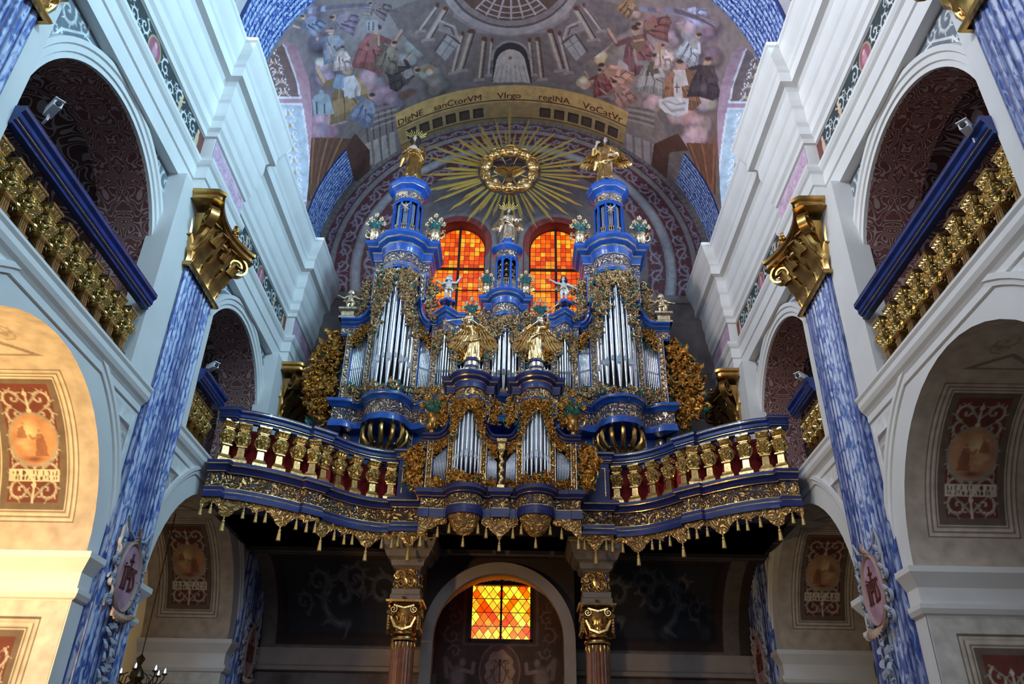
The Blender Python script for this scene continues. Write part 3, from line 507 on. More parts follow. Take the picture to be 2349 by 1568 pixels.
,('P',((3.37,14.07),(3.26,14.46),(3.1,14.85),(2.9,15.25),(2.65,15.64),(2.36,16.02),(2.04,16.38),(1.69,16.7),(1.31,16.97),(.9,17.18),(.49,17.32),(.05,17.39),(-.38,17.39),(-.81,17.31),(-1.23,17.15),(-1.63,16.93),(-2.01,16.65),(-2.37,16.33),(-2.68,15.97),(-2.97,15.58),(-3.21,15.19),(-3.41,14.79),(-3.56,14.39),(-3.67,14.01),(-1.86,14.03),(-1.79,14.21),(-1.71,14.39),(-1.61,14.56),(-1.49,14.72),(-1.35,14.87),(-1.19,15.01),(-1.02,15.13),(-.84,15.23),(-.66,15.31),(-.46,15.37),(-.25,15.39),(-.05,15.4),(.14,15.37),(.34,15.32),(.54,15.25),(.71,15.15),(.88,15.03),(1.04,14.9),(1.17,14.75),(1.31,14.58),(1.41,14.41),(1.5,14.24),(1.56,14.06)),(.2,.15,.16),1),('P',((-2.05,14.78),(1.76,14.82),(2.05,16.09),(1.45,17.24),(-1.76,17.2),(-2.44,16.18)),(.21,.16,.16),1),('P',((-1.77,14.29),(1.54,14.3),(1.51,14.87),(.84,15.5),(-.18,15.71),(-1.13,15.48),(-1.8,14.84)),(.3,.23,.24),1),('P',((1.71,14.25),(1.63,14.44),(1.53,14.62),(1.41,14.8),(1.27,14.96),(1.11,15.12),(.94,15.25),(.76,15.37),(.57,15.47),(.36,15.55),(.16,15.6),(-.05,15.62),(-.26,15.62),(-.48,15.59),(-.68,15.54),(-.88,15.46),(-1.07,15.35),(-1.26,15.23),(-1.42,15.09),(-1.57,14.93),(-1.71,14.77),(-1.83,14.59),(-1.93,14.4),(-2.01,14.22),(-1.81,14.18),(-1.73,14.34),(-1.64,14.5),(-1.54,14.66),(-1.42,14.8),(-1.28,14.94),(-1.12,15.06),(-.96,15.17),(-.8,15.25),(-.62,15.32),(-.44,15.37),(-.25,15.39),(-.06,15.4),(.12,15.38),(.3,15.33),(.49,15.27),(.66,15.18),(.82,15.08),(.97,14.96),(1.1,14.83),(1.22,14.68),(1.34,14.53),(1.43,14.37),(1.51,14.21)),(.4,.32,.33),1),('P',((1.51,14.21),(1.43,14.37),(1.34,14.53),(1.22,14.68),(1.1,14.83),(.97,14.96),(.82,15.08),(.66,15.18),(.49,15.27),(.3,15.33),(.12,15.38),(-.06,15.4),(-.25,15.39),(-.44,15.37),(-.62,15.32),(-.8,15.25),(-.96,15.17),(-1.12,15.06),(-1.28,14.94),(-1.42,14.8),(-1.54,14.66),(-1.64,14.5),(-1.73,14.34),(-1.81,14.18),(-1.74,14.16),(-1.67,14.32),(-1.58,14.47),(-1.48,14.62),(-1.36,14.76),(-1.22,14.89),(-1.08,15),(-.93,15.1),(-.77,15.19),(-.6,15.25),(-.43,15.3),(-.24,15.32),(-.07,15.32),(.11,15.3),(.28,15.26),(.46,15.2),(.62,15.12),(.78,15.02),(.92,14.91),(1.05,14.78),(1.17,14.65),(1.28,14.5),(1.37,14.35),(1.44,14.19)),(.12,.085,.092),1),('P',((1.44,14.19),(1.37,14.35),(1.28,14.5),(1.17,14.65),(1.05,14.78),(.92,14.91),(.78,15.02),(.62,15.12),(.46,15.2),(.28,15.26),(.11,15.3),(-.07,15.32),(-.24,15.32),(-.43,15.3),(-.6,15.25),(-.77,15.19),(-.93,15.1),(-1.08,15),(-1.22,14.89),(-1.36,14.76),(-1.48,14.62),(-1.58,14.47),(-1.67,14.32),(-1.74,14.16),(-1.58,14.13),(-1.52,14.27),(-1.44,14.4),(-1.35,14.53),(-1.23,14.66),(-1.11,14.77),(-.99,14.87),(-.85,14.96),(-.71,15.03),(-.56,15.09),(-.39,15.13),(-.23,15.15),(-.07,15.15),(.08,15.13),(.24,15.1),(.39,15.04),(.55,14.97),(.68,14.89),(.81,14.79),(.93,14.68),(1.04,14.56),(1.13,14.43),(1.21,14.29),(1.29,14.15)),(.28,.21,.22),1)
,('P',((1.29,14.15),(1.21,14.29),(1.13,14.43),(1.04,14.56),(.93,14.68),(.81,14.79),(.68,14.89),(.55,14.97),(.39,15.04),(.24,15.1),(.08,15.13),(-.07,15.15),(-.23,15.15),(-.39,15.13),(-.56,15.09),(-.71,15.03),(-.85,14.96),(-.99,14.87),(-1.11,14.77),(-1.23,14.66),(-1.35,14.53),(-1.44,14.4),(-1.52,14.27),(-1.58,14.13),(-.58,13.82),(-.56,13.86),(-.54,13.9),(-.51,13.94),(-.48,13.97),(-.44,14),(-.39,14.03),(-.35,14.05),(-.31,14.07),(-.26,14.08),(-.22,14.09),(-.17,14.1),(-.12,14.1),(-.08,14.09),(-.03,14.08),(.01,14.07),(.06,14.05),(.1,14.03),(.14,14.01),(.17,13.98),(.21,13.94),(.23,13.91),(.26,13.87),(.28,13.83)),(.13,.068,.057),1),('L',((.84,14.69),(.43,14.28)),.032,(.47,.38,.39),.032,1),('L',((.55,14.91),(.25,14.4)),.032,(.47,.38,.39),.032,1),('L',((.2,15.05),(.06,14.47)),.032,(.47,.38,.39),.032,1),('L',((-.15,15.09),(-.15,14.49)),.032,(.47,.38,.39),.032,1),('L',((-.52,15.04),(-.36,14.47)),.032,(.47,.38,.39),.032,1)
,('L',((-.85,14.9),(-.56,14.39)),.032,(.47,.38,.39),.032,1),('L',((-1.14,14.67),(-.73,14.27)),.032,(.47,.38,.39),.032,1),('L',((.78,14.7),(.71,14.75),(.64,14.81),(.56,14.86),(.49,14.9),(.4,14.94),(.32,14.97),(.23,15),(.15,15.02),(.06,15.04),(-.02,15.05),(-.11,15.05),(-.2,15.05),(-.28,15.05),(-.37,15.03),(-.46,15.02),(-.55,14.99),(-.63,14.96),(-.71,14.93),(-.79,14.89),(-.87,14.84),(-.94,14.79),(-1.01,14.74),(-1.08,14.68)),.024,(.44,.35,.35),.024,1),('L',((.67,14.58),(.61,14.63),(.55,14.67),(.48,14.72),(.4,14.75),(.33,14.79),(.26,14.81),(.19,14.84),(.11,14.86),(.04,14.87),(-.04,14.88),(-.11,14.89),(-.19,14.89),(-.27,14.88),(-.34,14.87),(-.43,14.85),(-.5,14.83),(-.57,14.81),(-.64,14.78),(-.71,14.74),(-.78,14.7),(-.85,14.66),(-.91,14.61),(-.97,14.56)),.024,(.44,.35,.35),.024,1),('L',((.54,14.44),(.49,14.48),(.44,14.52),(.38,14.56),(.32,14.59),(.26,14.61),(.2,14.64),(.14,14.66),(.07,14.67),(.01,14.68),(-.05,14.69),(-.12,14.7),(-.18,14.7),(-.25,14.69),(-.31,14.68),(-.38,14.67),(-.45,14.65),(-.51,14.63),(-.57,14.61),(-.63,14.58),(-.69,14.55),(-.74,14.51),(-.79,14.47),(-.84,14.43)),.024,(.44,.35,.35),.024,1),('L',((-.94,15.77),(-1.12,17.16)),.11,(.29,.18,.13),.11,1)
,('L',((-.97,15.76),(-1.15,17.16)),.034,(.56,.44,.39),.034,1),('L',((-.88,15.77),(-1.06,17.17)),.028,(.077,.052,.052),.028,1),('L',((-1.27,17.21),(-.99,17.22)),.081,(.38,.29,.29),.081,1),('L',((-1.22,17.35),(-1.03,17.35)),.11,(.23,.17,.18),.11,1),('E',(-.94,15.72),(.11,.01),(0,.11),(.13,.048,.037),.4,1),('L',((-1.31,15.44),(-1.72,16.71)),.14,(.34,.23,.2),.14,1)
,('L',((-1.33,15.44),(-1.74,16.71)),.044,(.56,.44,.39),.044,1),('L',((-1.22,15.45),(-1.63,16.73)),.036,(.077,.052,.052),.036,1),('L',((-1.89,16.73),(-1.55,16.78)),.081,(.38,.29,.29),.081,1),('L',((-1.85,16.88),(-1.6,16.9)),.11,(.23,.17,.18),.11,1),('E',(-1.31,15.4),(.15,.02),(0,.1),(.13,.048,.037),.4,1),('L',((-1.58,15.48),(-1.95,16.73)),.081,(.4,.3,.3),.081,1)
,('L',((-1.6,15.48),(-1.97,16.73)),.024,(.56,.44,.39),.024,1),('L',((-1.53,15.49),(-1.9,16.75)),.02,(.077,.052,.052),.02,1),('L',((-2.04,16.77),(-1.86,16.79)),.081,(.38,.29,.29),.081,1),('L',((-2.03,16.91),(-1.89,16.92)),.11,(.23,.17,.18),.11,1),('E',(-1.57,15.44),(.07,.01),(-.01,.1),(.13,.048,.037),.4,1),('L',((-2.01,14.54),(-2.61,15.35)),.13,(.4,.32,.3),.13,1)
,('L',((-2.03,14.53),(-2.63,15.34)),.039,(.56,.44,.39),.039,1),('L',((-1.94,14.55),(-2.53,15.38)),.032,(.077,.052,.052),.032,1),('L',((-2.76,15.36),(-2.46,15.43)),.081,(.38,.29,.29),.081,1),('L',((-2.73,15.49),(-2.52,15.53)),.11,(.23,.17,.18),.11,1),('E',(-2,14.5),(.11,.02),(-.01,.09),(.13,.048,.037),.4,1),('L',((-2.23,14.38),(-2.81,14.99)),.081,(.45,.36,.36),.081,1)
,('L',((-2.26,14.38),(-2.83,14.98)),.024,(.56,.44,.39),.024,1),('L',((-2.19,14.4),(-2.76,15)),.02,(.077,.052,.052),.02,1),('L',((-2.91,15.01),(-2.72,15.05)),.081,(.38,.29,.29),.081,1),('L',((-2.9,15.13),(-2.76,15.15)),.11,(.23,.17,.18),.11,1),('E',(-2.23,14.34),(.08,.02),(-.01,.1),(.13,.048,.037),.4,1),('L',((-.71,15.84),(-.84,17.03)),.065,(.4,.3,.3),.065,1)
,('L',((-.74,15.83),(-.86,17.03)),.019,(.56,.44,.39),.019,1),('L',((-.68,15.84),(-.8,17.04)),.016,(.077,.052,.052),.016,1),('L',((-.91,17.09),(-.76,17.07)),.081,(.38,.29,.29),.081,1),('L',((-.9,17.23),(-.79,17.21)),.11,(.23,.17,.18),.11,1),('E',(-.71,15.79),(.06,0),(0,.11),(.13,.048,.037),.4,1),('P',((-1.71,15.76),(-2.02,15.35),(-2.42,15.84),(-2.15,16.27)),(.41,.36,.38),1)
,('L',((-1.68,15.76),(-2.02,15.32),(-2.45,15.83)),.04,(.11,.08,.083),.04,1),('L',((-1.87,15.57),(-2.27,16.08)),.019,(.21,.16,.17),.019,1),('L',((-1.8,15.92),(-2.17,15.52)),.019,(.21,.16,.17),.019,1),('P',((-1.68,15.64),(-1.77,15.14),(-2.2,14.82),(-2.3,15.15),(-2.02,15.35)),(.33,.25,.26),1),('L',((-1.7,15.61),(-1.79,15.17),(-2.2,14.86)),.04,(.46,.37,.38),.04,1),('L',((-1.83,15.42),(-1.89,15.17),(-2.09,15.03)),.024,(.1,.071,.074),.024,1)
,('L',((.63,15.78),(.8,17.19)),.11,(.29,.18,.13),.11,1),('L',((.6,15.78),(.77,17.19)),.034,(.56,.44,.39),.034,1),('L',((.69,15.78),(.86,17.18)),.028,(.077,.052,.052),.028,1),('L',((.67,17.27),(.93,17.2)),.081,(.38,.29,.29),.081,1),('L',((.71,17.4),(.9,17.34)),.11,(.23,.17,.18),.11,1),('E',(.63,15.74),(.1,-.02),(0,.1),(.13,.048,.037),.4,1)
,('L',((.99,15.46),(1.39,16.75)),.14,(.34,.23,.2),.14,1),('L',((.96,15.47),(1.37,16.75)),.044,(.56,.44,.39),.044,1),('L',((1.07,15.45),(1.48,16.73)),.036,(.077,.052,.052),.036,1),('L',((1.22,16.85),(1.56,16.74)),.081,(.38,.29,.29),.081,1),('L',((1.28,16.97),(1.52,16.88)),.11,(.23,.17,.18),.11,1),('E',(.99,15.42),(.13,-.02),(0,.1),(.13,.048,.037),.4,1)
,('L',((1.27,15.51),(1.62,16.78)),.081,(.4,.3,.3),.081,1),('L',((1.23,15.51),(1.6,16.78)),.024,(.56,.44,.39),.024,1),('L',((1.31,15.5),(1.67,16.76)),.02,(.077,.052,.052),.02,1),('L',((1.53,16.87),(1.72,16.78)),.081,(.38,.29,.29),.081,1),('L',((1.57,16.99),(1.7,16.92)),.11,(.23,.17,.18),.11,1),('E',(1.27,15.46),(.07,-.01),(0,.11),(.13,.048,.037),.4,1)
,('L',((1.71,14.57),(2.29,15.4)),.13,(.4,.32,.3),.13,1),('L',((1.68,14.58),(2.27,15.41)),.039,(.56,.44,.39),.039,1),('L',((1.78,14.56),(2.37,15.38)),.032,(.077,.052,.052),.032,1),('L',((2.16,15.51),(2.44,15.38)),.081,(.38,.29,.29),.081,1),('L',((2.21,15.61),(2.41,15.51)),.11,(.23,.17,.18),.11,1),('E',(1.7,14.53),(.12,-.03),(.01,.1),(.13,.048,.037),.4,1)
,('L',((1.92,14.42),(2.5,15.04)),.081,(.45,.36,.36),.081,1),('L',((1.9,14.43),(2.47,15.05)),.024,(.56,.44,.39),.024,1),('L',((1.96,14.41),(2.54,15.02)),.02,(.077,.052,.052),.02,1),('L',((2.41,15.13),(2.59,15.04)),.081,(.38,.29,.29),.081,1),('L',((2.45,15.23),(2.58,15.16)),.11,(.23,.17,.18),.11,1),('E',(1.92,14.38),(.07,-.02),(.01,.1),(.13,.048,.037),.4,1)
,('L',((.39,15.85),(.51,17.05)),.065,(.4,.3,.3),.065,1),('L',((.37,15.85),(.49,17.05)),.019,(.56,.44,.39),.019,1),('L',((.44,15.84),(.55,17.05)),.016,(.077,.052,.052),.016,1),('L',((.44,17.12),(.59,17.08)),.081,(.38,.29,.29),.081,1),('L',((.46,17.26),(.57,17.21)),.11,(.23,.17,.18),.11,1),('E',(.39,15.8),(.07,0),(0,.11),(.13,.048,.037),.4,1)
,('P',((1.4,15.79),(1.71,15.38),(2.11,15.89),(1.82,16.32)),(.41,.36,.38),1),('L',((1.37,15.79),(1.71,15.36),(2.14,15.88)),.04,(.11,.08,.083),.04,1),('L',((1.56,15.6),(1.94,16.12)),.019,(.21,.16,.17),.019,1),('L',((1.48,15.96),(1.85,15.56)),.019,(.21,.16,.17),.019,1),('P',((1.37,15.67),(1.47,15.17),(1.89,14.85),(1.98,15.2),(1.71,15.38)),(.33,.25,.26),1),('L',((1.39,15.64),(1.48,15.2),(1.88,14.9)),.04,(.46,.37,.38),.04,1)
,('L',((1.52,15.46),(1.58,15.21),(1.78,15.07)),.024,(.1,.071,.074),.024,1),('P',((-.76,17.38),(-.69,16.47),(-.72,16.47),(-.71,16.38),(-.69,16.31),(-.67,16.23),(-.63,16.16),(-.59,16.1),(-.53,16.04),(-.48,15.99),(-.4,15.95),(-.34,15.92),(-.27,15.9),(-.19,15.89),(-.12,15.9),(-.05,15.91),(.02,15.93),(.09,15.96),(.15,16),(.21,16.05),(.26,16.1),(.3,16.17),(.34,16.24),(.37,16.32),(.38,16.4),(.39,16.48),(.39,16.48),(.49,17.39)),(.045,.033,.039),1),('P',((-.74,17.38),(-.62,16.64),(-.62,16.69),(-.61,16.61),(-.6,16.54),(-.57,16.46),(-.55,16.4),(-.51,16.34),(-.47,16.28),(-.42,16.24),(-.36,16.2),(-.3,16.17),(-.25,16.15),(-.19,16.14),(-.13,16.15),(-.07,16.16),(-.01,16.18),(.04,16.21),(.1,16.24),(.14,16.29),(.18,16.34),(.22,16.41),(.25,16.47),(.27,16.55),(.28,16.62),(.29,16.7),(.29,16.65),(.44,17.4)),(.59,.48,.45),1),('L',((-.73,16.47),(-.72,16.38),(-.7,16.3),(-.68,16.22),(-.64,16.14),(-.6,16.07),(-.54,16.02),(-.48,15.97),(-.42,15.92),(-.34,15.89),(-.27,15.87),(-.19,15.86),(-.12,15.86),(-.04,15.88),(.03,15.9),(.1,15.93),(.16,15.97),(.22,16.02),(.27,16.08),(.32,16.15),(.35,16.23),(.38,16.31),(.39,16.39),(.4,16.48)),.048,(.35,.27,.28),.048,1),('E',(-.18,16.46),(.18,0),(-.01,.15),(.68,.44,.36),.7,1),('E',(-.18,16.46),(.06,0),(-.01,.07),(.19,.12,.11),.4,1)
,('L',((-.52,16.73),(-.7,17.35)),.016,(.34,.27,.26),.016,1),('L',((-.4,16.73),(-.52,17.37)),.016,(.34,.27,.26),.016,1),('L',((-.28,16.74),(-.34,17.38)),.016,(.34,.27,.26),.016,1),('L',((-.16,16.74),(-.16,17.38)),.016,(.34,.27,.26),.016,1),('L',((-.04,16.74),(.01,17.38)),.016,(.34,.27,.26),.016,1),('L',((.08,16.74),(.19,17.38)),.016,(.34,.27,.26),.016,1)
,('L',((.19,16.74),(.36,17.37)),.016,(.34,.27,.26),.016,1),('P',((-5.02,16.72),(-3.95,17.12),(-3.86,17.59),(-3.88,18.84),(-4.23,19.7),(-5.93,19.21),(-5.65,17.54),(-4.94,17.56)),(.28,.21,.21),1),('L',((-5,16.85),(-5.25,19.2)),.032,(.12,.089,.093),.032,1),('L',((-4.77,16.97),(-5,19.18)),.032,(.12,.089,.093),.032,1),('L',((-4.54,17.07),(-4.75,19.14)),.032,(.12,.089,.093),.032,1),('L',((-4.3,17.17),(-4.5,19.08)),.032,(.12,.089,.093),.032,1)
,('L',((-4.08,17.25),(-4.26,19.02)),.032,(.12,.089,.093),.032,1),('P',((-5.23,17.88),(-5.02,17.95),(-5.1,18.84),(-5.37,18.81)),(.5,.4,.39),1),('P',((-4.92,17.97),(-4.72,18.03),(-4.79,18.93),(-5.04,18.93)),(.5,.4,.39),1),('P',((-4.62,18.05),(-4.41,18.09),(-4.47,19.01),(-4.73,19.02)),(.5,.4,.39),1),('P',((-4.31,18.1),(-4.12,18.14),(-4.16,19.06),(-4.41,19.09)),(.5,.4,.39),1),('L',((-4.82,16.98),(-3.92,17.26)),.019,(.11,.084,.087),.019,1)
,('L',((-4.84,17.09),(-3.94,17.35)),.019,(.53,.43,.42),.019,1),('L',((-4.87,17.19),(-3.95,17.45)),.019,(.11,.084,.087),.019,1),('L',((-4.89,17.3),(-3.97,17.55)),.019,(.53,.43,.42),.019,1),('L',((-4.91,17.4),(-3.98,17.65)),.019,(.11,.084,.087),.019,1),('L',((-4.93,17.51),(-4,17.74)),.019,(.53,.43,.42),.019,1),('P',((3.6,17.64),(3.65,17.23),(4.54,16.89),(5.15,17.27),(5.34,17.66),(5.57,19.38),(3.96,19.77),(3.61,18.9)),(.32,.24,.23),1)
,('P',((3.73,18.35),(3.95,18.31),(4.13,19.25),(3.89,19.27)),(.52,.41,.39),1),('P',((4.05,18.3),(4.27,18.24),(4.47,19.16),(4.22,19.2)),(.52,.41,.39),1),('P',((4.37,18.22),(4.61,18.15),(4.82,19.04),(4.58,19.1)),(.52,.41,.39),1),('P',((4.72,18.13),(4.95,18.04),(5.18,18.9),(4.92,18.98)),(.52,.41,.39),1),('L',((3.63,17.32),(4.56,16.95)),.019,(.13,.094,.094),.019,1),('L',((3.65,17.42),(4.58,17.05)),.019,(.57,.46,.43),.019,1)
,('L',((3.66,17.52),(4.6,17.16)),.019,(.13,.094,.094),.019,1),('L',((3.68,17.61),(4.62,17.27)),.019,(.57,.46,.43),.019,1),('L',((3.69,17.71),(4.64,17.37)),.019,(.13,.094,.094),.019,1),('L',((3.7,17.81),(4.66,17.48)),.019,(.57,.46,.43),.019,1),('P',((-6.13,17.39),(-5.51,17.22),(-5.12,18.24),(-5.37,19.52),(-5.95,18.89)),(.1,.044,.035),1),('P',((4.78,18.1),(5.57,17.03),(6.14,17.22),(5.42,17.96),(5.57,19.14),(4.92,19.75)),(.12,.05,.037),1)
,('P',((-7.35,15.78),(-5.7,17.29),(-6.64,17.93),(-7.56,18.14),(-8.31,17.24)),(.15,.069,.047),1),('P',((5.97,17.08),(7.14,16.04),(7.89,17.26),(7.26,17.95)),(.19,.081,.045),1),('L',((-7.15,16),(-8.08,17.36)),.065,(.34,.16,.1),.065,1),('L',((6.11,16.99),(7.35,17.76)),.065,(.34,.14,.091),.065,1),('L',((-6.86,16.26),(-7.97,17.48)),.065,(.22,.092,.061),.065,1),('L',((6.36,16.78),(7.43,17.67)),.065,(.22,.091,.055),.065,1)
,('L',((-6.59,16.51),(-7.87,17.6)),.065,(.34,.16,.1),.065,1),('L',((6.6,16.55),(7.51,17.58)),.065,(.34,.14,.091),.065,1),('L',((-6.32,16.75),(-7.76,17.72)),.065,(.22,.092,.061),.065,1),('L',((6.84,16.32),(7.59,17.49)),.065,(.22,.091,.055),.065,1),('L',((-6.05,16.99),(-7.66,17.84)),.065,(.34,.16,.1),.065,1),('L',((7.1,16.08),(7.67,17.39)),.065,(.34,.14,.091),.065,1)
,('E',(-7.92,17.23),(.29,.32),(-.11,.17),(.21,.1,.064),.4,1),('E',(7.44,17.51),(.28,-.32),(.1,.18),(.29,.12,.066),.4,1),('P',((-5.66,15.03),(-4.98,15.39),(-4.8,16.27),(-4.63,17.03),(-5.01,17.14),(-5.73,16.55),(-6.37,16.19),(-6.08,15.55)),(.24,.15,.086),1),('P',((-5.58,15.08),(-5.1,15.36),(-5.06,16.01),(-5.61,15.77)),(.6,.55,.62),1),('P',((-6.04,15.58),(-5.19,15.97),(-4.76,16.5),(-4.74,16.9),(-5.47,16.35),(-6.14,16.1)),(.46,.28,.16),.6),('L',((-5.7,15.4),(-5.84,15.82),(-6.02,16.33)),.035,(.46,.28,.16),.013,.8)
,('L',((-5.59,15.56),(-5.64,15.96),(-5.77,16.52)),.035,(.057,.037,.023),.013,.8),('L',((-5.48,15.71),(-5.43,16.1),(-5.51,16.7)),.035,(.46,.28,.16),.013,.8),('L',((-5.37,15.86),(-5.22,16.23),(-5.25,16.87)),.035,(.057,.037,.023),.013,.8),('L',((-5.25,16.02),(-5.02,16.35),(-5.01,17.03)),.035,(.46,.28,.16),.013,.8),('L',((-5.14,16.17),(-4.82,16.47),(-4.76,17.18)),.035,(.057,.037,.023),.013,.8),('E',(-5.27,15.03),(.19,.12),(-.05,.2),(.54,.32,.26),.3,1)
,('E',(-5.23,14.95),(.2,.14),(-.03,.12),(.073,.042,.037),.4,1),('L',((-5.62,15.15),(-6.14,14.91),(-6.28,14.4)),.12,(.24,.15,.086),.11,1),('L',((-6.16,14.79),(-6.29,14.24)),.076,(.54,.32,.26),.076,1),('L',((-5.05,15.56),(-4.82,16.1),(-5.19,15.97)),.12,(.46,.28,.16),.087,1),('P',((-5.67,14.92),(-5.42,15.13),(-5.37,15.59),(-5.75,15.38),(-5.93,15.17),(-5.77,15)),(.25,.33,.5),.8),('P',((-5.48,15.21),(-5.1,15.34),(-4.95,15.87),(-5.05,16.15),(-5.46,15.93),(-5.53,15.55)),(.65,.59,.65),.9)
,('P',((-6.77,14.93),(-6.09,15.45),(-6.11,16),(-6.87,15.39)),(.37,.41,.48),1),('E',(-6.41,15.2),(.35,.27),(-.06,.16),(.32,.36,.44),.2,1),('L',((-6.64,15.15),(-6.73,15.44)),.048,(.092,.1,.14),.048,1),('L',((-6.37,15.44),(-6.44,15.67)),.04,(.092,.1,.14),.04,1),('E',(-6.35,15.03),(.09,.08),(-.03,.08),(.32,.36,.44),.2,1),('P',((-4.4,14.36),(-3.94,14.68),(-3.95,15.29),(-3.95,15.82),(-4.27,15.82),(-4.74,15.35),(-5.16,15.06),(-4.83,14.67)),(.22,.076,.079),1)
,('P',((-4.35,14.4),(-4.03,14.64),(-4.11,15.08),(-4.49,14.86)),(.34,.16,.15),1),('P',((-4.8,14.7),(-4.2,15.04),(-3.96,15.45),(-4.02,15.71),(-4.49,15.26),(-4.97,15.02)),(.42,.14,.15),.6),('L',((-4.5,14.61),(-4.7,14.87),(-4.93,15.18)),.035,(.42,.14,.15),.013,.8),('L',((-4.44,14.72),(-4.56,14.98),(-4.76,15.33)),.035,(.053,.021,.022),.013,.8),('L',((-4.38,14.83),(-4.41,15.09),(-4.59,15.47)),.035,(.42,.14,.15),.013,.8),('L',((-4.32,14.95),(-4.28,15.2),(-4.42,15.61)),.035,(.053,.021,.022),.013,.8)
,('L',((-4.26,15.06),(-4.14,15.31),(-4.25,15.75)),.035,(.42,.14,.15),.013,.8),('L',((-4.21,15.18),(-4,15.42),(-4.08,15.89)),.035,(.053,.021,.022),.013,.8),('E',(-4.1,14.4),(.14,.07),(-.03,.17),(.54,.32,.26),.3,1),('E',(-4.06,14.35),(.15,.07),(-.02,.1),(.073,.042,.037),.4,1),('L',((-3.99,14.76),(-3.68,15.06),(-3.43,14.87)),.095,(.22,.076,.079),.087,1),('L',((-3.62,15.02),(-3.37,14.78)),.061,(.54,.32,.26),.061,1)
,('L',((-4.39,14.5),(-4.71,14.58),(-4.48,14.83)),.095,(.42,.14,.15),.069,1),('P',((-3.24,16.05),(-3.15,16.48),(-3.5,16.63),(-3.8,16.76),(-4,16.51),(-4.01,16.07),(-4.12,15.72),(-3.68,15.85)),(.061,.042,.047),1),('P',((-3.23,16.1),(-3.18,16.4),(-3.48,16.46),(-3.58,16.12)),(.4,.33,.33),1),('P',((-3.68,15.87),(-3.51,16.38),(-3.6,16.66),(-3.78,16.68),(-3.81,16.22),(-3.98,15.83)),(.11,.076,.084),.6),('L',((-3.44,16.05),(-3.72,15.99),(-4.04,15.9)),.035,(.11,.076,.084),.013,.8),('L',((-3.47,16.12),(-3.69,16.11),(-4.01,16.05)),.035,(.017,.013,.014),.013,.8)
,('L',((-3.5,16.19),(-3.67,16.24),(-3.99,16.2)),.035,(.11,.076,.084),.013,.8),('L',((-3.53,16.27),(-3.65,16.37),(-3.97,16.36)),.035,(.017,.013,.014),.013,.8),('L',((-3.56,16.34),(-3.63,16.49),(-3.95,16.51)),.035,(.11,.076,.084),.013,.8),('L',((-3.59,16.41),(-3.61,16.62),(-3.92,16.67)),.035,(.017,.013,.014),.013,.8),('E',(-3.08,16.27),(.1,.05),(-.02,.15),(.54,.32,.26),.3,1),('E',(-3.03,16.29),(.12,.04),(-.01,.08),(.073,.042,.037),.4,1)
,('L',((-3.29,16.08),(-3.39,15.77),(-3.19,15.66)),.068,(.061,.042,.047),.062,1),('L',((-3.34,15.75),(-3.11,15.64)),.043,(.54,.32,.26),.043,1),('L',((-3.25,16.45),(-3.43,16.61),(-3.51,16.38)),.068,(.11,.076,.084),.05,1),('E',(-2.71,16.4),(.29,.11),(-.02,.21),(.39,.22,.11),.5,1),('E',(-2.68,16.5),(.12,.04),(-.01,.14),(.67,.55,.47),.4,1),('P',((-5.74,13.67),(-5.36,13.83),(-5.21,14.29),(-5.09,14.67),(-5.29,14.75),(-5.7,14.49),(-6.03,14.36),(-5.93,13.98)),(.17,.17,.23),1)
,('P',((-5.69,13.69),(-5.42,13.82),(-5.37,14.16),(-5.67,14.07)),(.36,.32,.37),1),('P',((-5.9,14),(-5.44,14.15),(-5.18,14.41),(-5.16,14.61),(-5.57,14.37),(-5.93,14.28)),(.32,.33,.45),.6),('L',((-5.74,13.87),(-5.79,14.11),(-5.86,14.4)),.035,(.32,.33,.45),.013,.8),('L',((-5.67,13.95),(-5.68,14.17),(-5.72,14.48)),.035,(.042,.043,.056),.013,.8),('L',((-5.61,14.03),(-5.56,14.23),(-5.58,14.55)),.035,(.32,.33,.45),.013,.8),('L',((-5.54,14.1),(-5.45,14.29),(-5.44,14.62)),.035,(.042,.043,.056),.013,.8)
,('L',((-5.48,14.18),(-5.33,14.34),(-5.29,14.69)),.035,(.32,.33,.45),.013,.8),('L',((-5.41,14.25),(-5.21,14.39),(-5.16,14.75)),.035,(.042,.043,.056),.013,.8),('E',(-5.53,13.65),(.11,.07),(-.03,.1),(.54,.32,.26),.3,1),('E',(-5.51,13.6),(.12,.08),(-.02,.06),(.073,.042,.037),.4,1),('L',((-5.71,13.73),(-5.99,13.64),(-6.09,13.36)),.07,(.17,.17,.23),.064,1),('L',((-6.01,13.57),(-6.11,13.27)),.045,(.54,.32,.26),.045,1)
,('L',((-5.38,13.92),(-5.23,14.2),(-5.44,14.15)),.07,(.32,.33,.45),.051,1),('P',((-3.89,15.03),(-3.57,15.29),(-3.63,15.71),(-3.67,16.07),(-3.91,16.04),(-4.19,15.69),(-4.47,15.48),(-4.21,15.23)),(.15,.11,.093),1),('P',((-3.85,15.07),(-3.63,15.26),(-3.74,15.55),(-3.99,15.38)),(.38,.28,.22),1),('P',((-4.19,15.24),(-3.8,15.52),(-3.65,15.82),(-3.72,15.99),(-4.02,15.64),(-4.33,15.46)),(.28,.21,.17),.6),('L',((-3.97,15.2),(-4.13,15.37),(-4.31,15.57)),.035,(.28,.21,.17),.013,.8),('L',((-3.94,15.28),(-4.04,15.45),(-4.21,15.68)),.035,(.037,.029,.025),.013,.8)
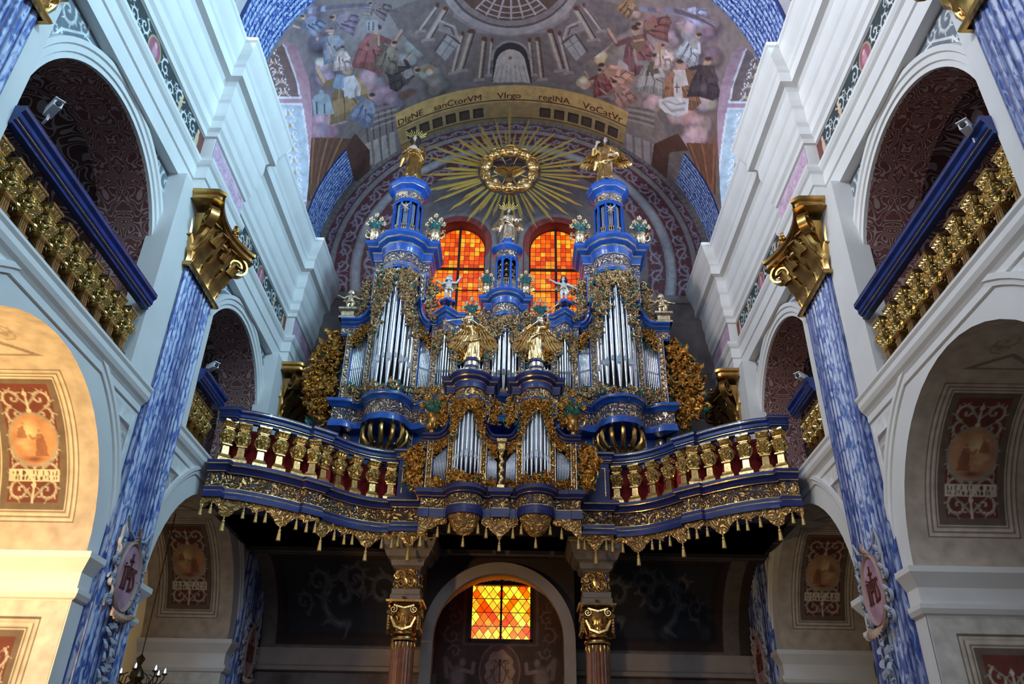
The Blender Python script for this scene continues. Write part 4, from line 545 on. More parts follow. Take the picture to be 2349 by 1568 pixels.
,('L',((-3.91,15.36),(-3.95,15.54),(-4.1,15.78)),.035,(.28,.21,.17),.013,.8),('L',((-3.88,15.45),(-3.86,15.63),(-3.99,15.89)),.035,(.037,.029,.025),.013,.8),('L',((-3.84,15.53),(-3.77,15.71),(-3.89,16)),.035,(.28,.21,.17),.013,.8),('L',((-3.81,15.61),(-3.68,15.79),(-3.78,16.1)),.035,(.037,.029,.025),.013,.8),('E',(-3.66,15.08),(.1,.05),(-.02,.13),(.54,.32,.26),.3,1),('E',(-3.63,15.05),(.11,.05),(-.01,.07),(.073,.042,.037),.4,1)
,('L',((-3.88,15.1),(-4.13,14.93),(-4.1,14.68)),.066,(.15,.11,.093),.06,1),('L',((-4.12,14.88),(-4.08,14.61)),.042,(.54,.32,.26),.042,1),('L',((-3.64,15.36),(-3.61,15.63),(-3.8,15.52)),.066,(.28,.21,.17),.048,1),('P',((-5.46,14.3),(-5.17,14.47),(-5.12,14.82),(-5.08,15.11),(-5.25,15.13),(-5.54,14.88),(-5.79,14.75),(-5.66,14.51)),(.39,.29,.29),1),('P',((-5.43,14.33),(-5.22,14.45),(-5.23,14.7),(-5.46,14.6)),(.56,.42,.4),1),('P',((-5.64,14.52),(-5.28,14.69),(-5.12,14.91),(-5.12,15.05),(-5.42,14.82),(-5.7,14.71)),(.77,.56,.56),.6)
,('L',((-5.49,14.45),(-5.57,14.61),(-5.66,14.8)),.035,(.77,.56,.56),.013,.8),('L',((-5.45,14.51),(-5.48,14.67),(-5.56,14.88)),.035,(.09,.068,.068),.013,.8),('L',((-5.41,14.58),(-5.4,14.73),(-5.45,14.95)),.035,(.77,.56,.56),.013,.8),('L',((-5.37,14.64),(-5.31,14.78),(-5.34,15.02)),.035,(.09,.068,.068),.013,.8),('L',((-5.31,14.7),(-5.22,14.84),(-5.24,15.08)),.035,(.77,.56,.56),.013,.8),('L',((-5.27,14.76),(-5.14,14.89),(-5.14,15.15)),.035,(.09,.068,.068),.013,.8)
,('E',(-5.28,14.32),(.08,.05),(-.03,.08),(.54,.32,.26),.3,1),('E',(-5.27,14.29),(.09,.05),(-.01,.05),(.073,.042,.037),.4,1),('L',((-5.45,14.36),(-5.66,14.25),(-5.7,14.04)),.052,(.39,.29,.29),.047,1),('L',((-5.67,14.21),(-5.7,13.98)),.033,(.54,.32,.26),.033,1),('L',((-5.21,14.53),(-5.13,14.75),(-5.28,14.69)),.052,(.77,.56,.56),.038,1),('P',((-4.92,16.27),(-4.6,16.64),(-4.72,17.07),(-4.81,17.44),(-5.08,17.33),(-5.39,16.84),(-5.69,16.51),(-5.33,16.35)),(.17,.18,.27),1)
,('P',((-4.88,16.31),(-4.67,16.59),(-4.81,16.87),(-5.09,16.59)),(.31,.29,.36),1),('P',((-5.31,16.38),(-4.88,16.81),(-4.76,17.18),(-4.85,17.34),(-5.16,16.86),(-5.53,16.54)),(.32,.34,.52),.6),('L',((-5.05,16.41),(-5.26,16.53),(-5.52,16.67)),.035,(.32,.34,.52),.013,.8),('L',((-5.02,16.51),(-5.16,16.65),(-5.41,16.82)),.035,(.042,.044,.064),.013,.8),('L',((-4.99,16.61),(-5.07,16.78),(-5.28,16.98)),.035,(.32,.34,.52),.013,.8),('L',((-4.97,16.71),(-4.98,16.9),(-5.17,17.13)),.035,(.042,.044,.064),.013,.8)
,('L',((-4.94,16.81),(-4.88,17.02),(-5.05,17.29)),.035,(.32,.34,.52),.013,.8),('L',((-4.91,16.91),(-4.79,17.15),(-4.94,17.44)),.035,(.042,.044,.064),.013,.8),('E',(-4.68,16.39),(.11,.07),(-.02,.13),(.54,.32,.26),.3,1),('E',(-4.63,16.36),(.13,.08),(-.02,.08),(.073,.042,.037),.4,1),('L',((-4.93,16.33),(-5.19,16.07),(-5.13,15.82)),.068,(.17,.18,.27),.062,1),('L',((-5.17,16.02),(-5.09,15.75)),.043,(.54,.32,.26),.043,1)
,('L',((-4.68,16.69),(-4.69,17),(-4.88,16.81)),.068,(.32,.34,.52),.05,1),('E',(-3.46,16.99),(.35,.02),(.03,.21),(.18,.096,.079),.4,1),('P',((-4.39,13.97),(-4.03,14.13),(-4.06,14.48),(-4.4,14.3)),(.42,.37,.41),1),('L',((-4.3,14.08),(-4.34,14.28)),.032,(.14,.12,.14),.032,1),('L',((-4.17,14.14),(-4.21,14.35)),.032,(.14,.12,.14),.032,1),('L',((-6.34,12.58),(-5.34,13.05),(-4.04,13.7)),.081,(.22,.25,.42),.032,1)
,('L',((-6.2,12.65),(-5.14,13.16),(-3.94,13.77)),.081,(.14,.13,.21),.032,1),('L',((-6.04,12.72),(-4.94,13.26),(-3.84,13.84)),.081,(.33,.34,.51),.032,1),('L',((-5.9,12.79),(-4.75,13.35),(-3.75,13.91)),.081,(.21,.16,.25),.032,1),('L',((-5.76,12.85),(-4.55,13.44),(-3.64,13.98)),.081,(.12,.11,.18),.032,1),('L',((-5.62,12.92),(-4.35,13.53),(-3.54,14.05)),.081,(.37,.34,.47),.032,1),('L',((-5.48,12.98),(-4.16,13.61),(-3.45,14.12)),.081,(.16,.12,.16),.032,1)
,('P',((-6.36,12.83),(-6.12,12.79),(-5.85,13.06),(-5.62,13.28),(-5.66,13.43),(-5.92,13.44),(-6.09,13.52),(-6.26,13.18)),(.13,.14,.22),1),('P',((-6.33,12.83),(-6.15,12.81),(-5.97,13.04),(-6.12,13.11)),(.26,.23,.31),1),('P',((-6.24,13.17),(-6,13.07),(-5.78,13.14),(-5.68,13.27),(-5.94,13.29),(-6.1,13.41)),(.25,.27,.43),.6),('L',((-6.25,13),(-6.14,13.21),(-6.02,13.46)),.035,(.25,.27,.43),.013,.8),('L',((-6.19,13.02),(-6.07,13.19),(-5.93,13.44)),.035,(.034,.036,.054),.013,.8),('L',((-6.12,13.05),(-6,13.18),(-5.85,13.43)),.035,(.25,.27,.43),.013,.8)
,('L',((-6.06,13.08),(-5.93,13.17),(-5.77,13.41)),.035,(.034,.036,.054),.013,.8),('L',((-6,13.1),(-5.87,13.16),(-5.69,13.39)),.035,(.25,.27,.43),.013,.8),('L',((-5.94,13.13),(-5.8,13.14),(-5.61,13.37)),.035,(.034,.036,.054),.013,.8),('E',(-6.29,12.72),(.08,.06),(-.03,.07),(.54,.32,.26),.3,1),('E',(-6.31,12.68),(.09,.06),(-.01,.04),(.073,.042,.037),.4,1),('L',((-6.31,12.87),(-6.46,12.93),(-6.65,12.76)),.052,(.13,.14,.22),.047,1)
,('L',((-6.5,12.89),(-6.7,12.69)),.033,(.54,.32,.26),.033,1),('L',((-6.09,12.87),(-5.9,13.01),(-6,13.07)),.052,(.25,.27,.43),.038,1),('P',((-5.34,13.52),(-5.2,13.34),(-4.86,13.52),(-4.6,13.66),(-4.56,13.86),(-4.75,14.03),(-4.84,14.22),(-5.11,13.89)),(.17,.12,.18),1),('P',((-5.32,13.5),(-5.21,13.38),(-4.96,13.56),(-5.05,13.74)),(.27,.21,.27),1),('P',((-5.1,13.88),(-4.98,13.61),(-4.78,13.58),(-4.64,13.68),(-4.83,13.85),(-4.9,14.09)),(.33,.23,.35),.6),('L',((-5.19,13.66),(-5.02,13.86),(-4.81,14.1)),.035,(.33,.23,.35),.013,.8)
,('L',((-5.13,13.66),(-4.97,13.81),(-4.76,14.03)),.035,(.042,.031,.045),.013,.8),('L',((-5.07,13.66),(-4.93,13.76),(-4.71,13.97)),.035,(.33,.23,.35),.013,.8),('L',((-5.02,13.66),(-4.88,13.7),(-4.65,13.9)),.035,(.042,.031,.045),.013,.8),('L',((-4.96,13.65),(-4.84,13.65),(-4.6,13.83)),.035,(.33,.23,.35),.013,.8),('L',((-4.9,13.65),(-4.79,13.59),(-4.55,13.76)),.035,(.042,.031,.045),.013,.8),('E',(-5.34,13.34),(.08,.05),(-.04,.09),(.54,.32,.26),.3,1)
,('E',(-5.39,13.3),(.11,.06),(-.01,.05),(.073,.042,.037),.4,1),('L',((-5.29,13.54),(-5.38,13.7),(-5.6,13.58)),.057,(.17,.12,.18),.052,1),('L',((-5.43,13.68),(-5.67,13.53)),.036,(.54,.32,.26),.036,1),('L',((-5.13,13.42),(-4.92,13.49),(-4.98,13.61)),.057,(.33,.23,.35),.041,1),('P',((-4.15,13.73),(-4.02,13.58),(-3.77,13.74),(-3.56,13.86),(-3.56,14.01),(-3.74,14.13),(-3.83,14.28),(-4.01,14.02)),(.16,.11,.12),1),('P',((-4.13,13.71),(-4.03,13.62),(-3.86,13.77),(-3.94,13.9)),(.28,.2,.2),1)
,('P',((-4,14.01),(-3.87,13.8),(-3.7,13.78),(-3.6,13.87),(-3.78,13.99),(-3.86,14.17)),(.3,.21,.23),.6),('L',((-4.04,13.84),(-3.93,14),(-3.79,14.19)),.035,(.3,.21,.23),.013,.8),('L',((-4,13.84),(-3.89,13.96),(-3.74,14.14)),.035,(.039,.029,.032),.013,.8),('L',((-3.95,13.84),(-3.85,13.92),(-3.68,14.09)),.035,(.3,.21,.23),.013,.8),('L',((-3.91,13.84),(-3.81,13.88),(-3.63,14.04)),.035,(.039,.029,.032),.013,.8),('L',((-3.86,13.84),(-3.76,13.84),(-3.59,13.99)),.035,(.3,.21,.23),.013,.8)
,('L',((-3.82,13.83),(-3.72,13.79),(-3.54,13.94)),.035,(.039,.029,.032),.013,.8),('E',(-4.13,13.59),(.06,.03),(-.02,.07),(.54,.32,.26),.3,1),('E',(-4.15,13.56),(.07,.03),(-.01,.04),(.073,.042,.037),.4,1),('L',((-4.11,13.74),(-4.19,13.87),(-4.35,13.78)),.045,(.16,.11,.12),.041,1),('L',((-4.23,13.85),(-4.4,13.73)),.029,(.54,.32,.26),.029,1),('L',((-3.97,13.65),(-3.82,13.71),(-3.87,13.8)),.045,(.3,.21,.23),.033,1)
,('P',((3.29,14.96),(3.8,14.61),(4.19,15),(4.55,15.29),(4.35,15.71),(3.77,16.04),(3.34,16.43),(3.26,15.71)),(.19,.079,.096),1),('P',((3.35,14.93),(3.72,14.7),(3.95,15.08),(3.57,15.42)),(.24,.14,.1),1),('P',((3.29,15.69),(3.87,15.17),(4.29,15.11),(4.42,15.32),(3.84,15.67),(3.41,16.14)),(.36,.15,.18),.6),('L',((3.4,15.26),(3.46,15.67),(3.55,16.19)),.035,(.36,.15,.18),.013,.8),('L',((3.51,15.26),(3.62,15.57),(3.74,16.06)),.035,(.047,.022,.026),.013,.8),('L',((3.62,15.26),(3.78,15.47),(3.93,15.93)),.035,(.36,.15,.18),.013,.8)
,('L',((3.74,15.26),(3.93,15.36),(4.12,15.79)),.035,(.047,.022,.026),.013,.8),('L',((3.85,15.26),(4.09,15.25),(4.31,15.64)),.035,(.36,.15,.18),.013,.8),('L',((3.96,15.25),(4.24,15.14),(4.5,15.5)),.035,(.047,.022,.026),.013,.8),('E',(3.51,14.62),(.15,-.07),(.03,.19),(.54,.32,.26),.3,1),('E',(3.5,14.54),(.17,-.08),(.02,.11),(.073,.042,.037),.4,1),('L',((3.36,15.01),(3.01,15.31),(2.76,15.05)),.1,(.19,.079,.096),.095,1)
,('L',((2.96,15.25),(2.7,14.94)),.066,(.54,.32,.26),.066,1),('L',((3.82,14.78),(4.13,14.92),(3.87,15.17)),.1,(.36,.15,.18),.076,1),('P',((3.13,15.77),(3.43,15.86),(3.62,16.4),(3.08,16.27)),(.54,.45,.45),1),('P',((2.66,16.53),(2.85,16.08),(3.3,16.06),(3.68,16),(3.73,16.28),(3.46,16.75),(3.33,17.17),(2.97,16.91)),(.46,.24,.19),1),('P',((2.68,16.48),(2.83,16.17),(3.17,16.22),(3.06,16.59)),(.51,.27,.2),1),('P',((2.98,16.88),(3.15,16.31),(3.42,16.05),(3.61,16.07),(3.35,16.55),(3.26,17.01)),(.9,.46,.36),.6)
,('L',((2.86,16.61),(3.09,16.77),(3.37,16.94)),.035,(.9,.46,.36),.013,.8),('L',((2.95,16.55),(3.16,16.63),(3.45,16.77)),.035,(.1,.057,.046),.013,.8),('L',((3.02,16.49),(3.22,16.5),(3.52,16.61)),.035,(.9,.46,.36),.013,.8),('L',((3.1,16.43),(3.28,16.36),(3.6,16.44)),.035,(.1,.057,.046),.013,.8),('L',((3.17,16.36),(3.34,16.23),(3.67,16.28)),.035,(.9,.46,.36),.013,.8),('L',((3.25,16.3),(3.4,16.09),(3.75,16.11)),.035,(.1,.057,.046),.013,.8)
,('E',(2.66,16.24),(.11,-.05),(.01,.15),(.54,.32,.26),.3,1),('E',(2.61,16.2),(.13,-.05),(.01,.09),(.073,.042,.037),.4,1),('L',((2.72,16.52),(2.61,16.87),(2.34,16.89)),.075,(.46,.24,.19),.068,1),('L',((2.55,16.87),(2.25,16.87)),.048,(.54,.32,.26),.048,1),('L',((2.94,16.15),(3.22,16.05),(3.15,16.31)),.075,(.9,.46,.36),.055,1),('P',((2.45,16.65),(2.73,16.46),(2.95,16.73),(3.14,16.94),(3.03,17.18),(2.71,17.33),(2.48,17.54),(2.43,17.11)),(.2,.06,.063),1)
,('P',((2.49,16.63),(2.69,16.51),(2.81,16.76),(2.61,16.95)),(.35,.17,.14),1),('P',((2.45,17.1),(2.77,16.81),(3.01,16.8),(3.08,16.95),(2.75,17.11),(2.52,17.37)),(.38,.11,.12),.6),('L',((2.51,16.84),(2.55,17.1),(2.59,17.41)),.035,(.38,.11,.12),.013,.8),('L',((2.57,16.85),(2.63,17.04),(2.69,17.34)),.035,(.048,.017,.018),.013,.8),('L',((2.63,16.85),(2.72,16.99),(2.8,17.28)),.035,(.38,.11,.12),.013,.8),('L',((2.69,16.86),(2.8,16.93),(2.91,17.21)),.035,(.048,.017,.018),.013,.8)
,('L',((2.75,16.86),(2.9,16.88),(3.01,17.14)),.035,(.38,.11,.12),.013,.8),('L',((2.81,16.87),(2.98,16.82),(3.12,17.07)),.035,(.048,.017,.018),.013,.8),('E',(2.57,16.45),(.09,-.03),(.01,.12),(.54,.32,.26),.3,1),('E',(2.57,16.4),(.09,-.04),(.01,.07),(.073,.042,.037),.4,1),('L',((2.49,16.69),(2.29,16.86),(2.16,16.69)),.057,(.2,.06,.063),.052,1),('L',((2.26,16.82),(2.12,16.62)),.036,(.54,.32,.26),.036,1)
,('L',((2.74,16.57),(2.92,16.68),(2.77,16.81)),.057,(.38,.11,.12),.041,1),('P',((4,15.4),(4.45,15.2),(4.66,15.64),(4.83,15.99),(4.6,16.33),(4.11,16.47),(3.73,16.69),(3.81,16.05)),(.32,.27,.27),1),('P',((4.05,15.39),(4.37,15.26),(4.45,15.65),(4.11,15.87)),(.16,.12,.087),1),('P',((3.84,16.04),(4.37,15.72),(4.7,15.76),(4.75,15.99),(4.24,16.15),(3.84,16.46)),(.62,.53,.53),.6),('L',((4.02,15.68),(3.97,16.07),(3.92,16.54)),.035,(.62,.53,.53),.013,.8),('L',((4.09,15.71),(4.11,16.02),(4.08,16.47)),.035,(.075,.065,.065),.013,.8)
,('L',((4.17,15.74),(4.24,15.96),(4.25,16.41)),.035,(.62,.53,.53),.013,.8),('L',((4.26,15.76),(4.38,15.9),(4.41,16.33)),.035,(.075,.065,.065),.013,.8),('L',((4.34,15.79),(4.51,15.84),(4.59,16.26)),.035,(.62,.53,.53),.013,.8),('L',((4.42,15.81),(4.66,15.78),(4.76,16.18)),.035,(.075,.065,.065),.013,.8),('E',(4.24,15.15),(.12,-.08),(.02,.15),(.54,.32,.26),.3,1),('E',(4.25,15.08),(.14,-.09),(.01,.08),(.073,.042,.037),.4,1)
,('L',((4.04,15.46),(3.7,15.65),(3.58,15.37)),.084,(.32,.27,.27),.076,1),('L',((3.68,15.58),(3.56,15.27)),.053,(.54,.32,.26),.053,1),('L',((4.42,15.35),(4.63,15.55),(4.37,15.72)),.084,(.62,.53,.53),.061,1),('P',((4.83,15.22),(5.41,14.8),(5.8,15.16),(6.16,15.41),(5.92,15.89),(5.25,16.31),(4.78,16.76),(4.74,16.01)),(.23,.11,.069),1),('P',((4.9,15.18),(5.3,14.9),(5.54,15.27),(5.1,15.67)),(.68,.58,.59),1),('P',((4.77,15.99),(5.44,15.38),(5.9,15.26),(6.04,15.46),(5.37,15.91),(4.87,16.45)),(.44,.21,.13),.6)
,('L',((4.92,15.52),(4.96,15.95),(5.01,16.49)),.035,(.44,.21,.13),.013,.8),('L',((5.04,15.51),(5.13,15.83),(5.22,16.33)),.035,(.055,.03,.019),.013,.8),('L',((5.16,15.5),(5.31,15.7),(5.45,16.17)),.035,(.44,.21,.13),.013,.8),('L',((5.28,15.49),(5.49,15.57),(5.66,16)),.035,(.055,.03,.019),.013,.8),('L',((5.41,15.47),(5.67,15.44),(5.88,15.82)),.035,(.44,.21,.13),.013,.8),('L',((5.53,15.46),(5.85,15.3),(6.11,15.64)),.035,(.055,.03,.019),.013,.8)
,('E',(5.09,14.84),(.17,-.11),(.05,.18),(.54,.32,.26),.3,1),('E',(5.09,14.76),(.18,-.13),(.02,.1),(.073,.042,.037),.4,1),('L',((5.42,14.92),(5.87,14.67),(5.95,14.24)),.1,(.23,.11,.069),.095,1),('L',((5.88,14.58),(5.95,14.11)),.066,(.54,.32,.26),.066,1),('L',((4.93,15.3),(4.76,15.77),(5.08,15.63)),.1,(.44,.21,.13),.076,1),('P',((4.98,15.43),(5.23,15.26),(5.45,15.8),(5.14,16.01)),(.71,.62,.64),1)
,('L',((5.14,15.51),(5.2,15.77)),.024,(.21,.067,.067),.024,1),('L',((5.09,15.66),(5.25,15.55)),.024,(.21,.067,.067),.024,1),('P',((5.75,14.43),(6.26,14.1),(6.55,14.4),(6.81,14.62),(6.56,15.01),(5.99,15.33),(5.57,15.67),(5.61,15.07)),(.055,.037,.048),1),('P',((5.81,14.4),(6.17,14.18),(6.32,14.49),(5.93,14.81)),(.081,.053,.058),1),('P',((5.64,15.06),(6.23,14.57),(6.62,14.49),(6.7,14.66),(6.12,15),(5.68,15.43)),(.099,.066,.087),.6),('L',((5.8,14.68),(5.79,15.03),(5.78,15.47)),.035,(.099,.066,.087),.013,.8)
,('L',((5.9,14.67),(5.94,14.93),(5.97,15.35)),.035,(.016,.011,.014),.013,.8),('L',((5.99,14.67),(6.09,14.84),(6.15,15.22)),.035,(.099,.066,.087),.013,.8),('L',((6.09,14.66),(6.26,14.73),(6.35,15.09)),.035,(.016,.011,.014),.013,.8),('L',((6.2,14.65),(6.41,14.63),(6.54,14.95)),.035,(.099,.066,.087),.013,.8),('L',((6.3,14.64),(6.57,14.52),(6.74,14.81)),.035,(.016,.011,.014),.013,.8),('E',(6,14.12),(.14,-.1),(.04,.13),(.54,.32,.26),.3,1)
,('E',(6,14.06),(.16,-.12),(.03,.07),(.073,.042,.037),.4,1),('L',((5.8,14.47),(5.45,14.75),(5.27,14.54)),.086,(.055,.037,.048),.078,1),('L',((5.41,14.7),(5.23,14.45)),.055,(.54,.32,.26),.055,1),('L',((6.25,14.24),(6.5,14.34),(6.23,14.57)),.086,(.099,.066,.087),.063,1),('P',((5.24,13.87),(5.61,13.79),(5.65,14.17),(5.68,14.5),(5.44,14.71),(5.08,14.71),(4.77,14.8),(4.97,14.33)),(.32,.32,.37),1),('P',((5.28,13.86),(5.54,13.82),(5.51,14.15),(5.21,14.25)),(.42,.39,.43),1)
,('P',((4.99,14.33),(5.44,14.18),(5.65,14.28),(5.62,14.47),(5.24,14.5),(4.89,14.66)),(.62,.62,.73),.6),('L',((5.19,14.09),(5.07,14.38),(4.93,14.73)),.035,(.62,.62,.73),.013,.8),('L',((5.24,14.13),(5.18,14.36),(5.06,14.72)),.035,(.075,.075,.086),.013,.8),('L',((5.29,14.16),(5.28,14.35),(5.19,14.7)),.035,(.62,.62,.73),.013,.8),('L',((5.34,14.2),(5.4,14.33),(5.31,14.68)),.035,(.075,.075,.086),.013,.8),('L',((5.4,14.23),(5.5,14.31),(5.45,14.65)),.035,(.62,.62,.73),.013,.8)
,('L',((5.45,14.27),(5.61,14.29),(5.59,14.63)),.035,(.075,.075,.086),.013,.8),('E',(5.48,13.71),(.1,-.07),(.03,.1),(.54,.32,.26),.3,1),('E',(5.5,13.65),(.12,-.08),(.02,.06),(.073,.042,.037),.4,1),('L',((5.25,13.92),(4.98,14.01),(4.95,13.77)),.068,(.32,.32,.37),.062,1),('L',((4.98,13.95),(4.96,13.69)),.043,(.54,.32,.26),.043,1),('L',((5.56,13.9),(5.65,14.1),(5.44,14.18)),.068,(.62,.62,.73),.05,1)
,('P',((4.3,14.85),(4.57,14.69),(4.73,14.89),(4.87,15.05),(4.76,15.24),(4.47,15.38),(4.26,15.55),(4.25,15.21)),(.46,.34,.34),1),('P',((4.33,14.84),(4.51,14.73),(4.61,14.92),(4.41,15.08)),(.59,.45,.4),1),('P',((4.26,15.2),(4.57,14.96),(4.77,14.95),(4.82,15.05),(4.52,15.2),(4.3,15.42)),(.89,.66,.66),.6),('L',((4.34,15),(4.35,15.2),(4.36,15.44)),.035,(.89,.66,.66),.013,.8),('L',((4.39,15),(4.43,15.15),(4.46,15.39)),.035,(.1,.079,.079),.013,.8),('L',((4.44,15),(4.5,15.1),(4.56,15.33)),.035,(.89,.66,.66),.013,.8)
,('L',((4.49,15),(4.59,15.06),(4.66,15.27)),.035,(.1,.079,.079),.013,.8),('L',((4.55,15),(4.67,15.01),(4.75,15.21)),.035,(.89,.66,.66),.013,.8),('L',((4.61,15.01),(4.75,14.96),(4.85,15.15)),.035,(.1,.079,.079),.013,.8),('E',(4.42,14.69),(.07,-.05),(.02,.08),(.54,.32,.26),.3,1),('E',(4.42,14.65),(.08,-.05),(.01,.05),(.073,.042,.037),.4,1),('L',((4.33,14.88),(4.15,15.02),(4.04,14.9)),.05,(.46,.34,.34),.045,1)
,('L',((4.12,14.99),(4.01,14.85)),.032,(.54,.32,.26),.032,1),('L',((4.56,14.77),(4.7,14.85),(4.57,14.96)),.05,(.89,.66,.66),.036,1),('P',((4.62,16.43),(5.04,16.04),(5.67,15.65),(5.75,16.09),(5.43,16.51),(4.93,16.71),(4.7,16.65)),(.76,.71,.74),1),('L',((4.79,16.43),(5.15,16.5),(5.6,16.08)),.048,(.48,.43,.49),.048,1),('L',((4.93,16.29),(5.28,16.16),(5.58,15.87)),.032,(.42,.39,.45),.032,1),('P',((3.74,14.55),(3.72,14.2),(4.1,13.94),(4.4,13.71),(4.56,13.83),(4.51,14.2),(4.58,14.47),(4.15,14.57)),(.18,.077,.074),1)
,('P',((3.74,14.51),(3.74,14.25),(4.05,14.1),(4.1,14.35)),(.31,.17,.14),1),('P',((4.15,14.55),(4.07,14.15),(4.2,13.87),(4.37,13.78),(4.33,14.16),(4.44,14.44)),(.35,.14,.14),.6),('L',((3.94,14.48),(4.2,14.42),(4.51,14.34)),.035,(.35,.14,.14),.013,.8),('L',((3.98,14.4),(4.2,14.32),(4.51,14.22)),.035,(.046,.021,.02),.013,.8),('L',((4.03,14.32),(4.2,14.21),(4.51,14.09)),.035,(.35,.14,.14),.013,.8),('L',((4.07,14.25),(4.2,14.11),(4.5,13.97)),.035,(.046,.021,.02),.013,.8)
,('L',((4.11,14.17),(4.2,14.01),(4.5,13.85)),.035,(.35,.14,.14),.013,.8),('L',((4.15,14.09),(4.2,13.9),(4.5,13.73)),.035,(.046,.021,.02),.013,.8),('E',(3.61,14.4),(.11,-.05),(.02,.12),(.54,.32,.26),.3,1),('E',(3.56,14.4),(.11,-.05),(.01,.07),(.073,.042,.037),.4,1),('L',((3.79,14.51),(3.84,14.76),(3.6,14.94)),.068,(.18,.077,.074),.062,1),('L',((3.79,14.8),(3.52,14.98)),.043,(.54,.32,.26),.043,1)
,('L',((3.82,14.19),(4.03,13.98),(4.07,14.15)),.068,(.35,.14,.14),.05,1),('L',((4.29,14.67),(4.48,15.29)),.032,(.45,.23,.09),.032,1),('E',(4.34,14.75),(.07,-.03),(.02,.08),(.48,.25,.092),.5,1),('P',((4.91,13.48),(4.93,13.22),(5.24,13.04),(5.5,12.88),(5.61,12.97),(5.53,13.25),(5.55,13.45),(5.21,13.51)),(.27,.26,.4),1),('P',((4.92,13.45),(4.94,13.26),(5.18,13.16),(5.2,13.35)),(.36,.3,.41),1),('P',((5.22,13.49),(5.19,13.2),(5.32,12.99),(5.47,12.93),(5.4,13.21),(5.45,13.42)),(.51,.5,.77),.6)
,('L',((5.07,13.43),(5.27,13.4),(5.52,13.35)),.035,(.51,.5,.77),.013,.8),('L',((5.11,13.38),(5.28,13.32),(5.53,13.26)),.035,(.063,.061,.091),.013,.8),('L',((5.15,13.32),(5.29,13.24),(5.54,13.17)),.035,(.51,.5,.77),.013,.8),('L',((5.19,13.27),(5.3,13.17),(5.55,13.07)),.035,(.063,.061,.091),.013,.8),('L',((5.22,13.21),(5.31,13.09),(5.56,12.98)),.035,(.51,.5,.77),.013,.8),('L',((5.26,13.15),(5.32,13.02),(5.58,12.89)),.035,(.063,.061,.091),.013,.8)
,('E',(4.84,13.36),(.07,-.04),(.02,.09),(.54,.32,.26),.3,1),('E',(4.8,13.37),(.08,-.05),(.01,.04),(.073,.042,.037),.4,1),('L',((4.95,13.45),(4.97,13.64),(4.78,13.76)),.052,(.27,.26,.4),.047,1),('L',((4.92,13.66),(4.72,13.79)),.033,(.54,.32,.26),.033,1),('L',((5.01,13.22),(5.18,13.07),(5.19,13.2)),.052,(.51,.5,.77),.038,1),('L',((3.31,14.03),(4.35,13.62),(5.9,12.98)),.081,(.21,.13,.098),.032,1)
,('L',((3.56,13.93),(4.55,13.56),(5.91,13.02)),.081,(.29,.28,.43),.032,1),('L',((3.83,13.83),(4.74,13.49),(5.92,13.05)),.081,(.17,.14,.21),.032,1),('L',((4.09,13.72),(4.93,13.42),(5.93,13.08)),.081,(.36,.24,.24),.032,1),('L',((4.34,13.6),(5.12,13.34),(5.94,13.11)),.081,(.22,.21,.34),.032,1),('L',((4.61,13.47),(5.32,13.26),(5.95,13.14)),.081,(.12,.097,.14),.032,1),('P',((3.18,13.74),(3.37,13.8),(3.32,14.08),(3.28,14.31),(3.14,14.37),(2.96,14.25),(2.78,14.22),(2.96,13.97)),(.25,.15,.087),1)
,('P',((3.2,13.75),(3.33,13.8),(3.26,14.01),(3.1,13.99)),(.37,.23,.15),1),('P',((2.98,13.97),(3.22,14.01),(3.3,14.15),(3.26,14.27),(3.08,14.16),(2.87,14.16)),(.49,.28,.16),.6),('L',((3.11,13.87),(3.01,14.03),(2.89,14.22)),.035,(.49,.28,.16),.013,.8),('L',((3.13,13.91),(3.07,14.05),(2.95,14.25)),.035,(.06,.037,.023),.013,.8),('L',((3.15,13.95),(3.12,14.08),(3.02,14.28)),.035,(.49,.28,.16),.013,.8),('L',((3.17,13.99),(3.18,14.1),(3.08,14.31)),.035,(.06,.037,.023),.013,.8)
,('L',((3.19,14.03),(3.23,14.12),(3.15,14.34)),.035,(.49,.28,.16),.013,.8),('L',((3.21,14.07),(3.29,14.14),(3.22,14.36)),.035,(.06,.037,.023),.013,.8),('E',(3.31,13.7),(.07,-.03),(.02,.08),(.54,.32,.26),.3,1),('E',(3.34,13.67),(.07,-.03),(0,.04),(.073,.042,.037),.4,1),('L',((3.18,13.78),(3.02,13.75),(3.05,13.59)),.045,(.25,.15,.087),.041,1),('L',((3.03,13.72),(3.06,13.53)),.029,(.54,.32,.26),.029,1)
,('L',((3.32,13.86),(3.33,14.02),(3.22,14.01)),.045,(.49,.28,.16),.033,1),('P',((3.04,16.91),(3.29,16.58),(3.62,16.7),(3.91,16.77),(3.87,17.04),(3.56,17.37),(3.37,17.7),(3.17,17.34)),(.36,.19,.17),1),('P',((3.07,16.88),(3.25,16.65),(3.48,16.8),(3.31,17.09)),(.47,.27,.23),1),('P',((3.18,17.32),(3.44,16.87),(3.7,16.73),(3.84,16.81),(3.53,17.15),(3.36,17.53)),(.7,.35,.32),.6),('L',((3.17,17.05),(3.29,17.26),(3.45,17.51)),.035,(.7,.35,.32),.013,.8),('L',((3.24,17.02),(3.37,17.16),(3.54,17.39)),.035,(.084,.046,.041),.013,.8)
